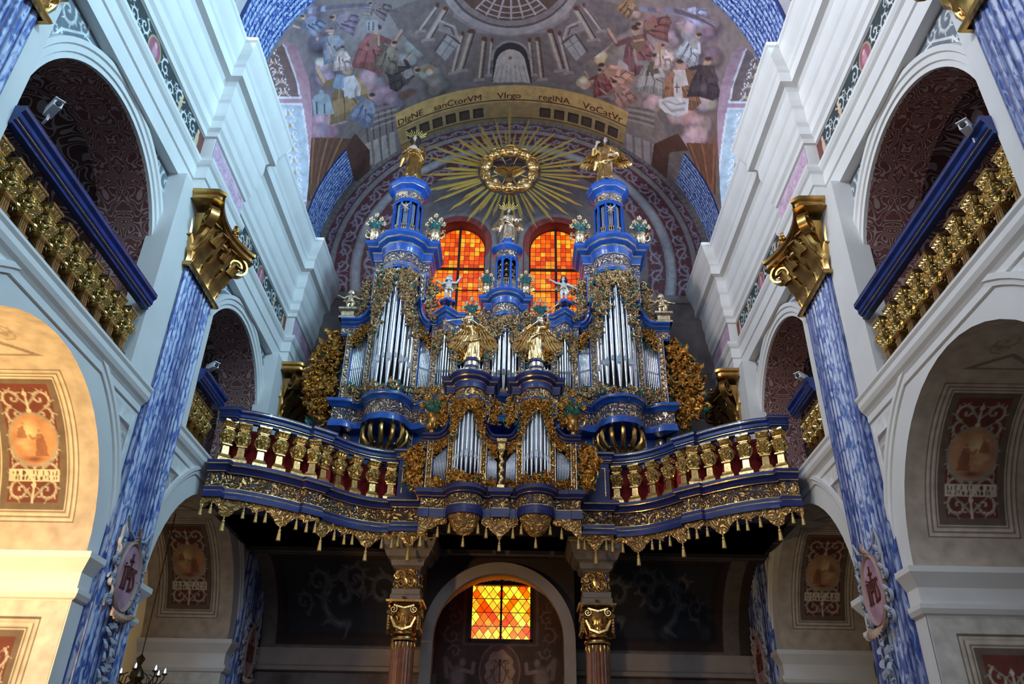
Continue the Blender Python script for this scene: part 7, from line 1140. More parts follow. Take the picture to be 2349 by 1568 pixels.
for s in (-1, 1):
    path = [(BX+s*x, y) for x, y in HALF]; sd = -1 if s > 0 else 1
    # walk from the wall to the middle; the outward side is towards the nave
    r = thing('loft_balustrade', 'curving %s half of the organ loft front, red cloth behind golden balusters, tasselled hem below' % SIDE[s], 'balustrade', (0, 0, 0), group='organ loft fronts')
    sdn = 1 if s < 0 else -1
    m = MB(); m.sweep(path+[(path[-1][0], 15.8), (BX+s*1.5, 15.8)], LOFT, sdn)
    m.build('base_cornice', [M['deepblue'], M['gold'], M['carv']], r)
    m = MB(); m.sweep(path, [(o_*.9+.02, 8.02+z*.9, mi) for o_, z, mi in RAIL], sdn); m.build('rail', [M['railblue'], M['gold']], r)
    ins = [(x, y+.42) for x, y in path]
    m = MB(); m.grid([[(x, y, z) for x, y in ins] for z in (7.17, 8.05)]); m.build('backing_cloth', M['red'], r)
    L_ = plen(path)[-1]
    for k in range(11):
        d = .18+(L_-.32)*k/10; x, y, a = along(path, d); nx, ny = sin(a)*sdn, -cos(a)*sdn
        a2 = along(path, d+.15)[2]; a1 = along(path, max(0, d-.15))[2]
        add_baluster(r, x-nx*.10, y-ny*.10, 7.17, (a1+a2)/2, .88).scale = (.80, .80, .88)
    valance(r, path, 6.50, side=sdn)
    # blue pedestal that closes the railing beside the small organ
    x0, x1 = sorted((BX+s*1.58, BX+s*2.2)); m = MB(); m.box(x0, x1, 15.82, 16.5, 7.17, 8.06, 0)
    m.sweep([(x0-.04, 16.3), (x0-.04, 15.8), (x1+.04, 15.8), (x1+.04, 16.3)], [(o_*.8, 8.02+z*.9, mi) for o_, z, mi in RAIL], 1)
    for (a, b, c_, d_) in ((x0+.08, x1-.08, 7.9, 7.915), (x0+.08, x0+.095, 7.3, 7.9), (x1-.095, x1-.08, 7.3, 7.9)): m.box(a, b, 15.81, 15.82, min(c_, d_), max(c_, d_), 1)
    m.build('pedestal', [M['deepblue'], M['gold']], r)
    valance(r, [(BX+s*2.22, 15.8), (BX+s*1.5, 15.8)], 6.50, rep=.7, side=sdn)
w = MB(); w.add([(BX+x*s, y+.05, z) for z in (6.5, 6.9) for s, seq in ((-1, HALF), (1, HALF[::-1])) for x, y in seq]+[(-5.6, 19, 6.5), (5.6, 19, 6.5), (-5.6, 19, 6.9), (5.6, 19, 6.9)],
     [tuple(range(32, 64))+(67, 66), tuple(range(0, 32))+(65, 64)])
struct(w.build('floor', M['darkwood']), 'floor of the organ loft')

# columns that carry the loft
def small_capital(mb, z0, r=.2, h=.62, mi=0):
    mb.lathe([(r+.0, 0), (r+.03, .02), (r+.03, .05), (r, .07), (r-.02, .1), (r, .38), (r+.08, .5)], (0, 0, z0), 20, mi)
    for k in range(8): acanthus_leaf(mb, Matrix.Rotation(k*pi/4, 4, 'Z')@Matrix.Translation((0, -r+.03, z0+.08)), .075, .26, .11, mi)
    for k in range(4):
        R_ = Matrix.Translation((0, 0, z0))@Matrix.Rotation(k*pi/2, 4, 'Z')
        volute(mb, R_@Matrix.Rotation(pi/4, 4, 'Z')@Matrix.Translation((0, -r-.17, .42))@Matrix.Rotation(pi/2, 4, 'Z'), .105, .045, mi, 1.7)
        for q in (-1, 1): volute(mb, R_@Matrix.Translation((q*.2, -r-.10, .44))@Matrix.Rotation(0 if q < 0 else pi, 4, 'Z'), .085, .03, mi, 1.6)
        mb.tube([R_@Vector(p_) for p_ in ((-.2, -r-.1, .52), (0, -r-.1, .47), (.2, -r-.1, .52))], .03, 6, mi)
        mb.tube([R_@Vector(p_) for p_ in ((-.24, -r-.1, .3), (-.16, -r-.1, .12), (0, -r-.12, .06), (.16, -r-.1, .12), (.24, -r-.1, .3))], [.03, .035, .045, .035, .03], 6, mi)
        for j in range(5): mb.sph(tuple(R_@Vector((.29, -.29, .30-.055*j))), .035-.003*j, 6, mi)
        leaf(mb, tuple(R_@Vector((0, -r-.12, .6))) if k == 0 else (0, -r-.12, z0+.6), pi/2, .1, .04, .04, mi)
    mb.square([(r+.10, z0+.56), (r+.16, z0+.58), (r+.17, z0+.62), (0, z0+.62)], mi=mi)
for s in (-1, 1):
    x = BX+s*1.90
    r = thing('column', 'red-brown column with golden capital carrying the organ loft, %s of the lower window' % ('left' if s < 0 else 'right'), 'column', (x, 16.5, .06), group='columns under the loft')
    m = MB(); n = 72
    m.grid([[((rr+(.012*cos(20*2*pi*k/n)))*cos(2*pi*k/n), (rr+(.012*cos(20*2*pi*k/n)))*sin(2*pi*k/n), z) for k in range(n)] for rr, z in ((.26, -.06), (.26, 1.5), (.215, 4.3), (.215, 4.42))], 0, cv=True)
    m.build('shaft', M['brownstone'], r)
    m = MB()
    for k in range(18): a = k*pi/9; m.tube([(.215*cos(a), .215*sin(a), 4.28), (.225*cos(a), .225*sin(a), 4.36), (.225*cos(a), .225*sin(a), 4.42)], [.008, .026, .014], 6)
    m.lathe([(.2, 0), (.25, .01), (.26, .04), (.25, .07), (.2, .08)], (0, 0, 4.44), 24)
    m.build('collar', M['gold'], r)
    m = MB(); small_capital(m, 4.56); m.build('capital', M['gold'], r)
    m = MB(); B_ = [(.30, 5.18, 0), (.30, 5.28, 1), (.31, 5.29, 0), (.28, 5.30, 0), (.28, 5.40, 1), (.29, 5.41, 0), (.25, 5.42, 2), (.25, 5.80, 1), (.27, 5.82, 0), (.32, 5.86, 0), (.34, 5.96, 1), (.36, 5.98, 0), (.42, 6.02, 0), (.47, 6.14, 1), (.49, 6.16, 0), (.53, 6.22, 0), (.56, 6.34, 1), (.575, 6.36, 0), (.575, 6.43, 0)]
    m.square(B_); T_ = m.T
    for k in range(4):
        m.T = Matrix.Rotation(k*pi/2, 4, 'Z')
        for q in (-1, 1):
            scroll(m, (q*.1, -.255, 5.53), .09, 1, 1.3, q, .02, .02, 1, 10); scroll(m, (q*.1, -.255, 5.70), .07, 4, 1.2, -q, .018, .02, 1, 10)
        leaf(m, (0, -.255, 5.45), pi/2, .28, .05, .02, 1)
    m.T = T_; m.build('impost_block', [M['column_beam'], M['gold'], M['carv']], r)

# ================================================================ organs
def pipe_mesh(r, H, foot):
    m = MB(); n = 14
    m.lathe([(r*.28, 0), (r*.95, foot), (r, foot+r*.3), (r, H), (r*.9, H), (r*.85, H-.03)], n=n)
    f = foot; w_ = r*.62     # flattened mouth: upper lip leaf, dark slit, lower lip
    for mi, z0, z1, ww in ((0, f+r*.15, f+r*2.2, w_), (1, f-r*.25, f+r*.15, w_), (0, f-r*.55, f-r*.25, w_)):
        m.add([(-ww, -r*1.02, z0), (ww, -r*1.02, z0), (ww, -r*1.02, z1), (-ww, -r*1.02, z1), (0, -r*1.02, z1+r*.9 if mi == 0 and z1 > f+r else z1)], [(0, 1, 2, 4, 3)], mi)
    for q in (-1, 1): m.box(q*w_-r*.06, q*w_+r*.06, -r*1.14, -r*.85, f-r*.3, f+r*1.3)
    return m.mesh('pipe', [M['tin'], M['mouth']], smooth=False)
def pipe(root, x, y, z, r, H, foot, rz=0):
    me = pipe_mesh(r, H, foot); me.polygons.foreach_set('use_smooth', [True]*len(me.polygons)); me.set_sharp_from_angle(angle=radians(35))
    o = bpy.data.objects.new('pipe', me); COL.objects.link(o); o.parent = root; o.location = (x, y, z); o.rotation_euler = (0, 0, rz); return o
def bulge(cx, y, r, d, n):
    if n == 2: return [(cx-r, y), (cx, y-d), (cx+r, y)]
    return [(cx-r*cos(pi*k/n), y-d*sin(pi*k/n)) for k in range(n+1)]
def corn(z0, h, out, mi=(0, 1)):
    b, g = mi
    return [(0, z0, b), (.02*out/.3, z0+.02, g), (.03, z0+.055*h/.5, b), (out*.2, z0+h*.2, b), (out*.25, z0+h*.40, g), (out*.32, z0+h*.46, b), (out*.65, z0+h*.6, b), (out*.7, z0+h*.64, g), (out*.77, z0+h*.70, b), (out*.95, z0+h*.86, b), (out, z0+h*.92, b), (out, z0+h, b), (-.5, z0+h+.01, b)]
def XZ(mb):    # sweep helper plane: path in x,z and depth along y
    mb.T = Matrix(((1, 0, 0, 0), (0, 0, 1, 0), (0, 1, 0, 0), (0, 0, 0, 1)))
def s_curve(x0, z0, x1, z1, n=9, bow=1.0):
    """quarter-hollow from (x0,z0) low to (x1,z1) high"""
    return [(x0+(x1-x0)*sin(pi/2*k/n)**bow, z0+(z1-z0)*(1-cos(pi/2*k/n))) for k in range(n+1)]
def post(root, x, y, z0, z1, w_=.07, mats=None, name='post'):
    m = MB(); m.box(x-w_-.03, x+w_+.03, y-.02, y+.12, z0, z1, 0); m.box(x-w_, x+w_, y-.045, y-.02, z0+.03, z1-.03, 2)
    m.box(x-w_-.012, x-w_, y-.05, y-.02, z0, z1, 1); m.box(x+w_, x+w_+.012, y-.05, y-.02, z0, z1, 1)
    z = z0+.1
    while z < z1-.08: m.sph((x, y-.05, z), w_*.42, 6, 1, 1, .6, 1.3); leaf(m, (x, y-.045, z), pi/2, .1, w_*.6, .02, 1, 3); z += .15
    return m.build(name, mats, root)
rng = random.Random(11)
BLUE, PG = [M['blue'], M['palegold'], M['carvpale']], [M['palegold'], M['teal']]
DB, GG = [M['deepblue'], M['gold'], M['carv']], [M['gold'], M['green']]

def drape(root, cx, yf, zt, r, hgt, mats, size=.13, name='carved_drape'):
    size *= .95
    """gilt foliage hanging over the tops of a tower's pipes, parted like a curtain"""
    for s in (-1, 1):
        m = MB(); poly = [(cx+s*r, zt), (cx+s*.01, zt), (cx+s*r*.1, zt-hgt*.16), (cx+s*r*.5, zt-hgt*.5), (cx+s*r*.85, zt-hgt*.8), (cx+s*r*.98, zt-hgt), (cx+s*r*1.14, zt-hgt), (cx+s*r*1.05, zt-hgt*.6)]
        fill_foliage(m, poly, 0, rng, size, size*.9, yf=yf, mats=(0, 1), green=.22, d=size*.45); m.build(name, mats, root)
def carved(name_, root, poly, y, mats, size=.12, green=.3, yf=None, dens=1.0):
    size *= 1.08; m = MB(); fill_foliage(m, poly, y, rng, size, size*dens, yf=yf, mats=(0, 1), green=green, d=size*.45); return m.build(name_, mats, root)

# ---------------- main organ
org = thing('pipe_organ', 'large blue organ case with gilded carving, silver pipes and three towers before the end wall', 'pipe organ', (AX, 17.0, 7.1))
def W0(o): o.location = (o.location.x-AX, o.location.y-17.0, o.location.z-7.1); return o
# everything below is modelled in world numbers and handed to the organ through this offset
sub0 = set(COL.objects)
cur = org
ZB, ZP = 10.12, 10.16
hb = [(4.0, 18.1), (4.0, 16.92), (3.74, 16.92), (3.62, 16.98), (3.5, 17.08), (3.30, 17.10)]
hb += [(q[0], q[1]) for q in bulge(2.73, 17.02, .52, .56, 6)[::-1]]+[(2.17, 17.10), (1.98, 17.06), (1.80, 16.95), (1.66, 16.93), (1.47, 16.72), (1.28, 16.93), (1.0, 17.04), (.5, 17.06)]
hb += [(q[0], q[1]) for q in bulge(0, 17.0, .42, .42, 12)[::-1] if q[0] >= -1e-6]
full = [(AX-x, y) for x, y in hb]+[(AX+x, y) for x, y in hb[::-1][1:]]
CP = [(-.4, 10.12, 0), (.13, 10.12, 0), (.13, 10.06, 1), (.12, 10.045, 0), (.07, 10.0, 0), (.03, 9.95, 1), (.02, 9.94, 0), (0, 9.93, 2), (0, 9.63, 0), (.02, 9.62, 1), (.03, 9.605, 0), (.035, 9.54, 1), (.045, 9.53, 0), (.05, 9.44, 0), (-.4, 9.43, 0)]
m = MB(); m.sweep(full, CP, 1); m.build('base_cornice', BLUE, cur)
# lower body
m = MB(); m.box(AX-3.9, AX+3.9, 17.4, 18.2, 7.2, 9.5, 0)
for q in (-1, 1):
    for x0, x1 in ((3.35, 3.85), (2.15, 3.25), (1.0, 2.05)):
        a, b = sorted((AX+q*x0, AX+q*x1)); m.box(a+.05, b-.05, 17.37, 17.4, 7.6, 9.2, 0)
m.build('lower_case', BLUE, cur)
lat = mat('lattice_blue', (.008, .03, .2), .5)
for q in (-1, 1):
    m = MB()
    for k in range(12):
        x = AX+q*2.7-.36+.06*k
        m.tube([(x, 17.355, 8.05), (x+.3, 17.355, 8.4)], .01, 4); m.tube([(x+.06, 17.355, 8.05), (x-.24, 17.355, 8.4)], .01, 4)
    m.build('lattice', M['deepblue'], cur)
    for x in (3.9, 3.3, 2.17): post(cur, AX+q*x, 17.36 if x < 3.8 else 17.3, 7.6, 9.44, .045, BLUE)
    m = MB()                                    # curled ribs gathered under each big tower
    for k in range(7):
        a = pi*k/6; dx, dy = cos(a), -sin(a)
        m.tube([(AX+q*2.73+dx*R_, 17.02+dy*R_*.95+.02, z) for R_, z in ((.46, 9.44), (.52, 9.3), (.50, 9.12), (.38, 8.98), (.25, 8.94), (.2, 8.84), (.14, 8.72), (.12, 8.6))], [.05, .055, .06, .06, .05, .05, .045, .03], 8)
        m.sph((AX+q*2.73+dx*.33, 17.02+dy*.33, 8.98), .055, 8)
    m.lathe([(.0, 0), (.13, .02), (.15, .08), (.1, .14), (.12, .2), (0, .22)], (AX+q*2.73, 17.0, 8.5), 14)
    m.build('pendant_crown', M['capgold'], cur)
    for x0, x1 in ((3.75, 3.38), (2.1, 1.6)):   # scalloped arches of small drapery
        m = MB(); P = []
        for k in range(25):
            t = k/24; x = AX+q*(x0+(x1-x0)*t); zt = 9.44-.45*(t**2 if x0 > 3 else (1-t)**2); P.append([(x, 17.28, zt), (x, 17.25, zt-.1), (x, 17.28, zt-.16-.06*abs(sin(t*pi*4)))])
        m.grid(P); m.build('carved_swag', M['palegold'], cur)
        for k in range(4):
            t = .12+k*.25; o = bpy.data.objects.new('tassel', tas_me); COL.objects.link(o); o.parent = cur; o.location = (AX+q*(x0+(x1-x0)*t), 17.26, 9.26-.45*(t**2 if x0 > 3 else (1-t)**2)); o.scale = (.8, .8, .6)
# body behind the pipes, with swept shoulders
ht = [(4.0, 9.5), (4.0, 12.2), (3.72, 12.2)]+s_curve(3.72, 12.22, 3.32, 12.85)[1:]+[(2.15, 12.85)]+s_curve(1.86, 12.2, 2.15, 12.85)[::-1][1:]+[(1.1, 12.15), (.6, 12.15), (.6, 12.6)]
poly = [(AX-x, z) for x, z in ht]+[(AX+x, z) for x, z in ht[::-1]]
m = MB(); m.prism(poly, 17.22, 18.1, 0); m.build('case_body', BLUE, cur)
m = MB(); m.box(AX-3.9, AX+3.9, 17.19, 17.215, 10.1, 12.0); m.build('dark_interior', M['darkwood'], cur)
for q in (-1, 1):
    for x in (3.82, 3.30, 2.17, 1.72, 1.22, .42): post(cur, AX+q*x, 17.0, ZB, (12.75 if x in (3.30, 2.17) else 12.1), .06, BLUE)
    # shoulder cornices
    for pth in ([(4.07, 12.3), (3.70, 12.3)]+s_curve(3.70, 12.3, 3.34, 12.92)[1:]+[(3.2, 12.92)], [(2.26, 12.92), (2.12, 12.92)]+s_curve(1.86, 12.25, 2.12, 12.92)[::-1][1:]):
        pp_ = [(AX+q*x, z) for x, z in pth]
        if pp_[0][0] > pp_[-1][0]: pp_ = pp_[::-1]
        m = MB(); XZ(m); m.sweep(pp_, [(-.40, 17.0, 0), (-.36, 16.97, 1), (-.35, 16.96, 2), (-.17, 16.96, 0), (-.15, 16.94, 1), (-.14, 16.92, 0), (-.08, 16.85, 1), (-.07, 16.83, 0), (-.02, 16.76, 0), (.02, 16.75, 0), (.02, 17.7, 0), (-.40, 17.7, 0)], -1)
        m.build('shoulder_cornice', BLUE, cur)
    # pipes of the outer and inner flats
    n = 9
    for k in range(n):
        t = k/(n-1); x = AX+q*(3.72-.36*t); H = 1.25+.55*t; pipe(cur, x, 17.08, 10.36, .021, H, .62+.1*t)
        x = AX+q*(1.80+.30*t); H = 1.15+.65*t; pipe(cur, x, 17.08, 10.36, .018, H, .62+.1*t)
    for k in range(9):
        t = k/8; x = AX+q*(.52+.62*t); pipe(cur, x, 17.10, 10.3, .024, 1.0+.12*abs(t-.5)*2, .4)
    # leaf carvings over and under the flats
    carved('carved_panel', cur, [(AX+q*3.76, 10.14), (AX+q*3.38, 10.14), (AX+q*3.38, 10.5), (AX+q*3.76, 10.5)], 16.98, PG, .13)
    carved('carved_panel', cur, [(AX+q*2.12, 10.14), (AX+q*1.78, 10.14), (AX+q*1.78, 10.5), (AX+q*2.12, 10.5)], 16.98, PG, .13)
    carved('carved_panel', cur, [(AX+q*3.76, 11.5), (AX+q*3.38, 12.05), (AX+q*3.38, 12.55), (AX+q*3.62, 12.0), (AX+q*3.76, 11.95)], 16.98, GG, .11)
    carved('carved_panel', cur, [(AX+q*1.8, 11.4), (AX+q*2.11, 12.0), (AX+q*2.11, 12.5), (AX+q*1.95, 12.0), (AX+q*1.8, 11.9)], 16.98, GG, .11)
    carved('carved_panel', cur, [(AX+q*.5, 11.25), (AX+q*1.16, 11.25), (AX+q*1.16, 11.6), (AX+q*.5, 11.6)], 17.0, GG, .13)
    m = MB(); m.box(min(AX+q*.45, AX+q*1.2), max(AX+q*.45, AX+q*1.2), 16.98, 17.05, 11.6, 11.72); m.build('rail', BLUE, cur)
    carved('carved_panel', cur, [(AX+q*.5, 11.72), (AX+q*1.16, 11.72), (AX+q*1.16, 12.1), (AX+q*.5, 12.1)], 17.0, GG, .12)
    # pointed tower
    px = AX+q*1.47; bl = bulge(px, 16.98, .22, .26, 2)
    for k in range(7):
        t = k/6; x = px-.17+.34*t; y = 17.0-.2*(1-abs(t-.5)*2); pipe(cur, x, y, 10.32, .023, 1.75-.35*abs(t-.5)*2, .62-.12*(1-abs(t-.5)*2))
    carved('carved_panel', cur, [(px-.2, 10.14), (px+.2, 10.14), (px+.2, 10.4), (px-.2, 10.4)], 16.78, PG, .1)
    drape(cur, px, lambda x, z, px=px: 16.74+abs(x-px)*.7, 12.0, .2, .75, [M['palegold'], M['teal']], .1)
    wl = [(px-.36, 17.5), (px-.36, 17.0), (px-.23, 17.0), (px, 16.74), (px+.23, 17.0), (px+.36, 17.0), (px+.36, 17.5)]
    m = MB(); m.sweep(wl, [(-.1, 11.95, 0), (0, 11.95, 0), (0, 12.05, 1), (.01, 12.06, 0), (0, 12.08, 2), (0, 12.24, 0), (.02, 12.26, 1), (.03, 12.28, 0)]+corn(12.28, .3, .13)[3:], 1); m.build('gable_cornice', BLUE, cur)
    m = MB(); m.box(px-.16, px+.16, 16.88, 17.02, 12.57, 12.60)
    for sx_ in (-.09, .09): m.square([(.03, 0), (.022, .1), (.035, .22), (.02, .3)], (px+sx_, 16.95, 12.58)); scroll(m, (px+sx_*2.2, 16.9, 12.66), .07, 1, 1.2, 1 if sx_ > 0 else -1, .02, .03)
    m.build('finial_pedestal', M['palegold'], cur)
    m = MB(); m.add([(px-.2, 16.85, 12.86), (px+.2, 16.85, 12.86), (px+.14, 17.1, 12.86), (px-.14, 17.1, 12.86), (px, 16.7, 12.86), (px-.2, 16.85, 12.92), (px+.2, 16.85, 12.92), (px+.14, 17.1, 12.92), (px-.14, 17.1, 12.92), (px, 16.7, 12.92)],
          [(0, 4, 1, 2, 3), (5, 9, 6, 7, 8), (0, 4, 9, 5), (4, 1, 6, 9), (1, 2, 7, 6), (3, 0, 5, 8)], 0); m.square([(.08, 12.92), (.06, 13.0), (0, 13.0)], (px, 16.95, 0)); m.build('finial_shelf', BLUE, cur)
    # big tower: pipes, carved drape, posts, entablature
    tx = AX+q*2.73
    for k in range(9):
        a = pi*(k+.5)/9; big = (.075, .055, .09, .06, .10, .06, .09, .055, .075)[k]*.78; x, y = tx-.43*cos(a), 17.03-.46*sin(a)
        H = 2.3+1.25*sin(a)**1.4; pipe(cur, x, y, 10.28, big, H, .72+.1*((k % 2)), 0)
    carved('carved_panel', cur, [(tx-.5, 10.14), (tx+.5, 10.14), (tx+.5, 10.5), (tx+.25, 10.36), (tx, 10.24), (tx-.25, 10.36), (tx-.5, 10.5)], 0, PG, .13, yf=lambda x, z, tx=tx: 17.0-.5*sqrt(max(0, 1-((x-tx)/.53)**2)))
    m = MB(); m.box(tx-.55, tx+.55, 17.1, 17.9, 12.6, 14.9); m.build('tower_body', BLUE, cur)
    for e in (-1, 1):
        post(cur, tx+e*.60, 16.88, 12.9, 13.72, .05, BLUE)
        carved('carved_wing', cur, [(tx+e*.73, 12.95), (tx+e*.82, 12.7), (tx+e*.95, 13.0), (tx+e*.93, 13.4), (tx+e*.84, 13.65), (tx+e*.73, 13.65)], 17.0, PG, .14, .3)
        carved('carved_wing', cur, [(tx+e*.9, 12.35), (tx+e*1.0, 12.4), (tx+e*.86, 12.9), (tx+e*.7, 12.95)], 16.9, PG, .1, .2)
    drape(cur, tx, lambda x, z, tx=tx: 16.98-.52*sqrt(max(0, 1-((x-tx)/.6)**2)), 13.58, .48, 1.85, PG, .14)
    wl = [(tx-.72, 17.7), (tx-.72, 16.98), (tx-.56, 16.98)]+bulge(tx, 16.98, .5, .52, 6)+[(tx+.56, 16.98), (tx+.72, 16.98), (tx+.72, 17.7)]
    m = MB(); m.sweep(wl, [(-.2, 13.85, 0), (0, 13.85, 0), (0, 13.95, 1), (.01, 13.97, 0), (.0, 14.0, 1), (.01, 14.02, 0), (0, 14.05, 2), (0, 14.33, 0), (.02, 14.35, 1), (.03, 14.37, 0)]+corn(14.37, .5, .26)[3:], 1); m.build('tower_cornice', BLUE, cur)
    m = MB(); m.add([(x, y-.1 if y < 17.5 else y, 14.88) for x, y in wl], [tuple(range(len(wl)))], 0)
    m.lathe([(.52, 14.85), (.52, 14.9), (.44, 15.0), (.44, 15.06), (.40, 15.1), (.39, 15.12)], (tx, 16.95, 0), 10, 0)
    m.build('drum_base', BLUE, cur)
    m = MB()
    for k in range(7): a = pi+pi*k/6; m.sph((tx+.50*cos(a), 16.95+.50*sin(a), 14.98), .065, 10)
    m.build('ball_row', M['palegold'], cur)
    m = MB()
    for k in range(10):
        a = 2*pi*(k+.0)/10; m.tube([(tx+.375*cos(a), 16.95+.375*sin(a), z) for z in (15.12, 16.12)], .035, 4, 0)
        a2 = a+pi/10
        for j in (-1, 0, 1): b_ = a2+j*.16; m.tube([(tx+.35*cos(b_), 16.95+.35*sin(b_), z) for z in (15.14, 15.2, 15.27, 15.34)], [.012, .028, .012, .022], 6, 1)
        m.tube([(tx+.36*cos(a), 16.95+.36*sin(a), 15.36), (tx+.36*cos(a+pi/5), 16.95+.36*sin(a+pi/5), 15.36)], .02, 4, 1)
        for j in (-1, 0, 1): b_ = a2+j*.14; m.tube([(tx+.31*cos(b_), 16.95+.31*sin(b_), z) for z in (15.4, 16.1-.05*abs(j))], .02, 6, 2)
    m.lathe([(.24, 15.1), (.24, 16.2)], (tx, 16.95, 0), 10, 3)
    m.lathe([(.385, 16.1), (.40, 16.12), (.40, 16.2), (.39, 16.22)], (tx, 16.95, 0), 10, 0); m.build('drum', BLUE[:2]+[M['tin'], M['black']], cur)
    m = MB()
    for k in range(8): a = k*pi/4; m.tube([(tx, 16.5, 15.85), (tx+.17*cos(a), 16.5, 15.85+.17*sin(a))], [.018, .003], 4)
    m.sph((tx, 16.49, 15.85), .025, 8); m.build('turning_star', M['palegold'], cur)
    m = MB(); m.lathe([(.39, 16.2, ), (.39, 16.22)], (tx, 16.95, 0), 10, 0)
    for (a_, b_, mi) in (((.39, 16.22), (.39, 16.42), 2), ((.39, 16.42), (.41, 16.44), 1), ((.41, 16.44), (.44, 16.5), 0), ((.44, 16.5), (.54, 16.6), 0), ((.54, 16.6), (.545, 16.62), 1), ((.545, 16.62), (.59, 16.70), 0), ((.59, 16.70), (.59, 16.78), 0), ((.59, 16.78), (.0, 16.80), 0)):
        m.lathe([a_, b_], (tx, 16.95, 0), 10, mi)
    m.build('drum_cornice', BLUE, cur)
    m = MB(); m.lathe([(.30, 16.8), (.26, 16.88), (.2, 16.96), (.22, 17.04), (.16, 17.06)], (tx, 16.95, 0), 12)
    for k in range(8): a = k*pi/4; m.T = TR(tx, 16.95, 0, a); volute(m, Matrix.Translation((.26, 0, 16.88)), .09, .04, 0, 1.4)
    m.T = Matrix.Identity(4); m.build('statue_plinth', M['palegold'], cur)
    m = MB(); m.lathe([(.17, 17.02), (.19, 17.05), (.18, 17.12), (0, 17.12)], (tx, 16.95, 0), 10); m.build('statue_plinth', M['blue'], cur)
    # great scrolled wing at the side of the case
    wp = [(4.0, 11.9), (4.2, 12.0), (4.4, 11.6), (4.52, 11.2), (4.68, 10.8), (4.66, 10.4), (4.5, 10.0), (4.3, 9.75), (4.1, 9.85)]
    m = MB(); m.prism([(AX+q*x, z) for x, z in wp], 17.24, 17.29); m.build('wing_board', M['green'], cur)
    carved('carved_side_wing', cur, [(AX+q*4.0, 12.0), (AX+q*4.2, 12.1), (AX+q*4.45, 11.75), (AX+q*4.62, 11.3), (AX+q*4.78, 10.8), (AX+q*4.75, 10.35), (AX+q*4.6, 9.95), (AX+q*4.35, 9.6), (AX+q*4.1, 9.75), (AX+q*4.05, 10.6)], 17.2, [M['gold'], M['green']], .2, .15, dens=.95)
# centre tower
tx = AX
for k in range(7):
    a = pi*(k+.5)/7; x, y = tx-.27*cos(a), 17.02-.34*sin(a); pipe(cur, x, y, 10.22, (.035, .04, .045, .05, .045, .04, .035)[k], 1.7+.75*sin(a)**1.5, .5)
for e in (-1, 1):
    post(cur, tx+e*.46, 16.98, 12.0, 12.5, .04, BLUE)
    carved('carved_wing', cur, [(tx+e*.5, 12.1), (tx+e*.75, 12.0), (tx+e*.78, 12.5), (tx+e*.5, 12.6)], 16.95, PG, .13, .2)
drape(cur, tx, lambda x, z: 16.98-.38*sqrt(max(0, 1-((x+.13)/.48)**2)), 12.32, .34, 1.15, PG, .11)
carved('carved_panel', cur, [(tx-.36, 10.13), (tx+.36, 10.13), (tx+.36, 10.4), (tx, 10.22), (tx-.36, 10.4)], 0, PG, .1, yf=lambda x, z: 16.98-.4*sqrt(max(0, 1-((x+.13)/.45)**2)))
m = MB(); m.box(tx-.45, tx+.45, 17.05, 17.8, 12.0, 12.95); m.build('tower_body', BLUE, cur)
wl = [(tx-.52, 17.6), (tx-.52, 16.98), (tx-.38, 16.98)]+bulge(tx, 16.98, .34, .38, 12)+[(tx+.38, 16.98), (tx+.52, 16.98), (tx+.52, 17.6)]
m = MB(); m.sweep(wl, [(-.2, 12.28, 0), (0, 12.28, 0), (0, 12.34, 1), (.01, 12.35, 0), (0, 12.38, 2), (0, 12.6, 0), (.02, 12.62, 1), (.03, 12.63, 0)]+corn(12.63, .36, .17)[3:], 1); m.build('tower_cornice', BLUE, cur)
m = MB()
for (a_, b_, mi) in (((.42, 12.98), (.42, 13.02), 0), ((.42, 13.02), (.34, 13.18), 0), ((.34, 13.18), (.33, 13.2), 1), ((.33, 13.2), (.30, 13.24), 0), ((.30, 13.24), (.22, 13.24), 0)): m.lathe([a_, b_], (tx, 16.98, 0), 24, mi)
m.build('drum_base', BLUE, cur)
m = MB()
for k in range(7): a = pi+pi*k/6; m.sph((tx+.38*cos(a), 16.98+.38*sin(a), 13.08), .055, 10)
m.build('ball_row', M['palegold'], cur)
m = MB()
for k in range(8):
    a = 2*pi*(k+.5)/8; m.tube([(tx+.28*cos(a), 16.98+.28*sin(a), z) for z in (13.24, 14.1)], .032, 6, 0)
    a2 = a+pi/8
    for j in (-1, 0, 1): b_ = a2+j*.2; m.tube([(tx+.27*cos(b_), 16.98+.27*sin(b_), z) for z in (13.25, 13.3, 13.36, 13.42)], [.01, .024, .01, .018], 6, 1)
    m.tube([(tx+.28*cos(a), 16.98+.28*sin(a), 13.44), (tx+.28*cos(a+pi/4), 16.98+.28*sin(a+pi/4), 13.44)], .018, 4, 1)
    m.tube([(tx+.28*cos(a+j/5*pi/4), 16.98+.28*sin(a+j/5*pi/4), 14.0+.07*sin(j/5*pi)) for j in range(6)], .03, 4, 0)
m.lathe([(.14, 13.2), (.14, 14.2)], (tx, 16.98, 0), 10, 2); m.build('drum', [M['blue'], M['palegold'], M['black']], cur)
bell = MB(); bell.lathe([(0, .09), (.02, .085), (.03, .05), (.035, .02), (.055, 0), (.05, -.005), (0, .01)], n=12); bell_me = bell.mesh('bell', [M['palegold']])
for k in range(5):
    a = pi+pi*(k+.5)/5
    for z in (13.5, 13.68, 13.86):
        o = bpy.data.objects.new('bell', bell_me); COL.objects.link(o); o.parent = cur; o.location = (tx+.235*cos(a), 16.98+.235*sin(a), z)
m = MB()
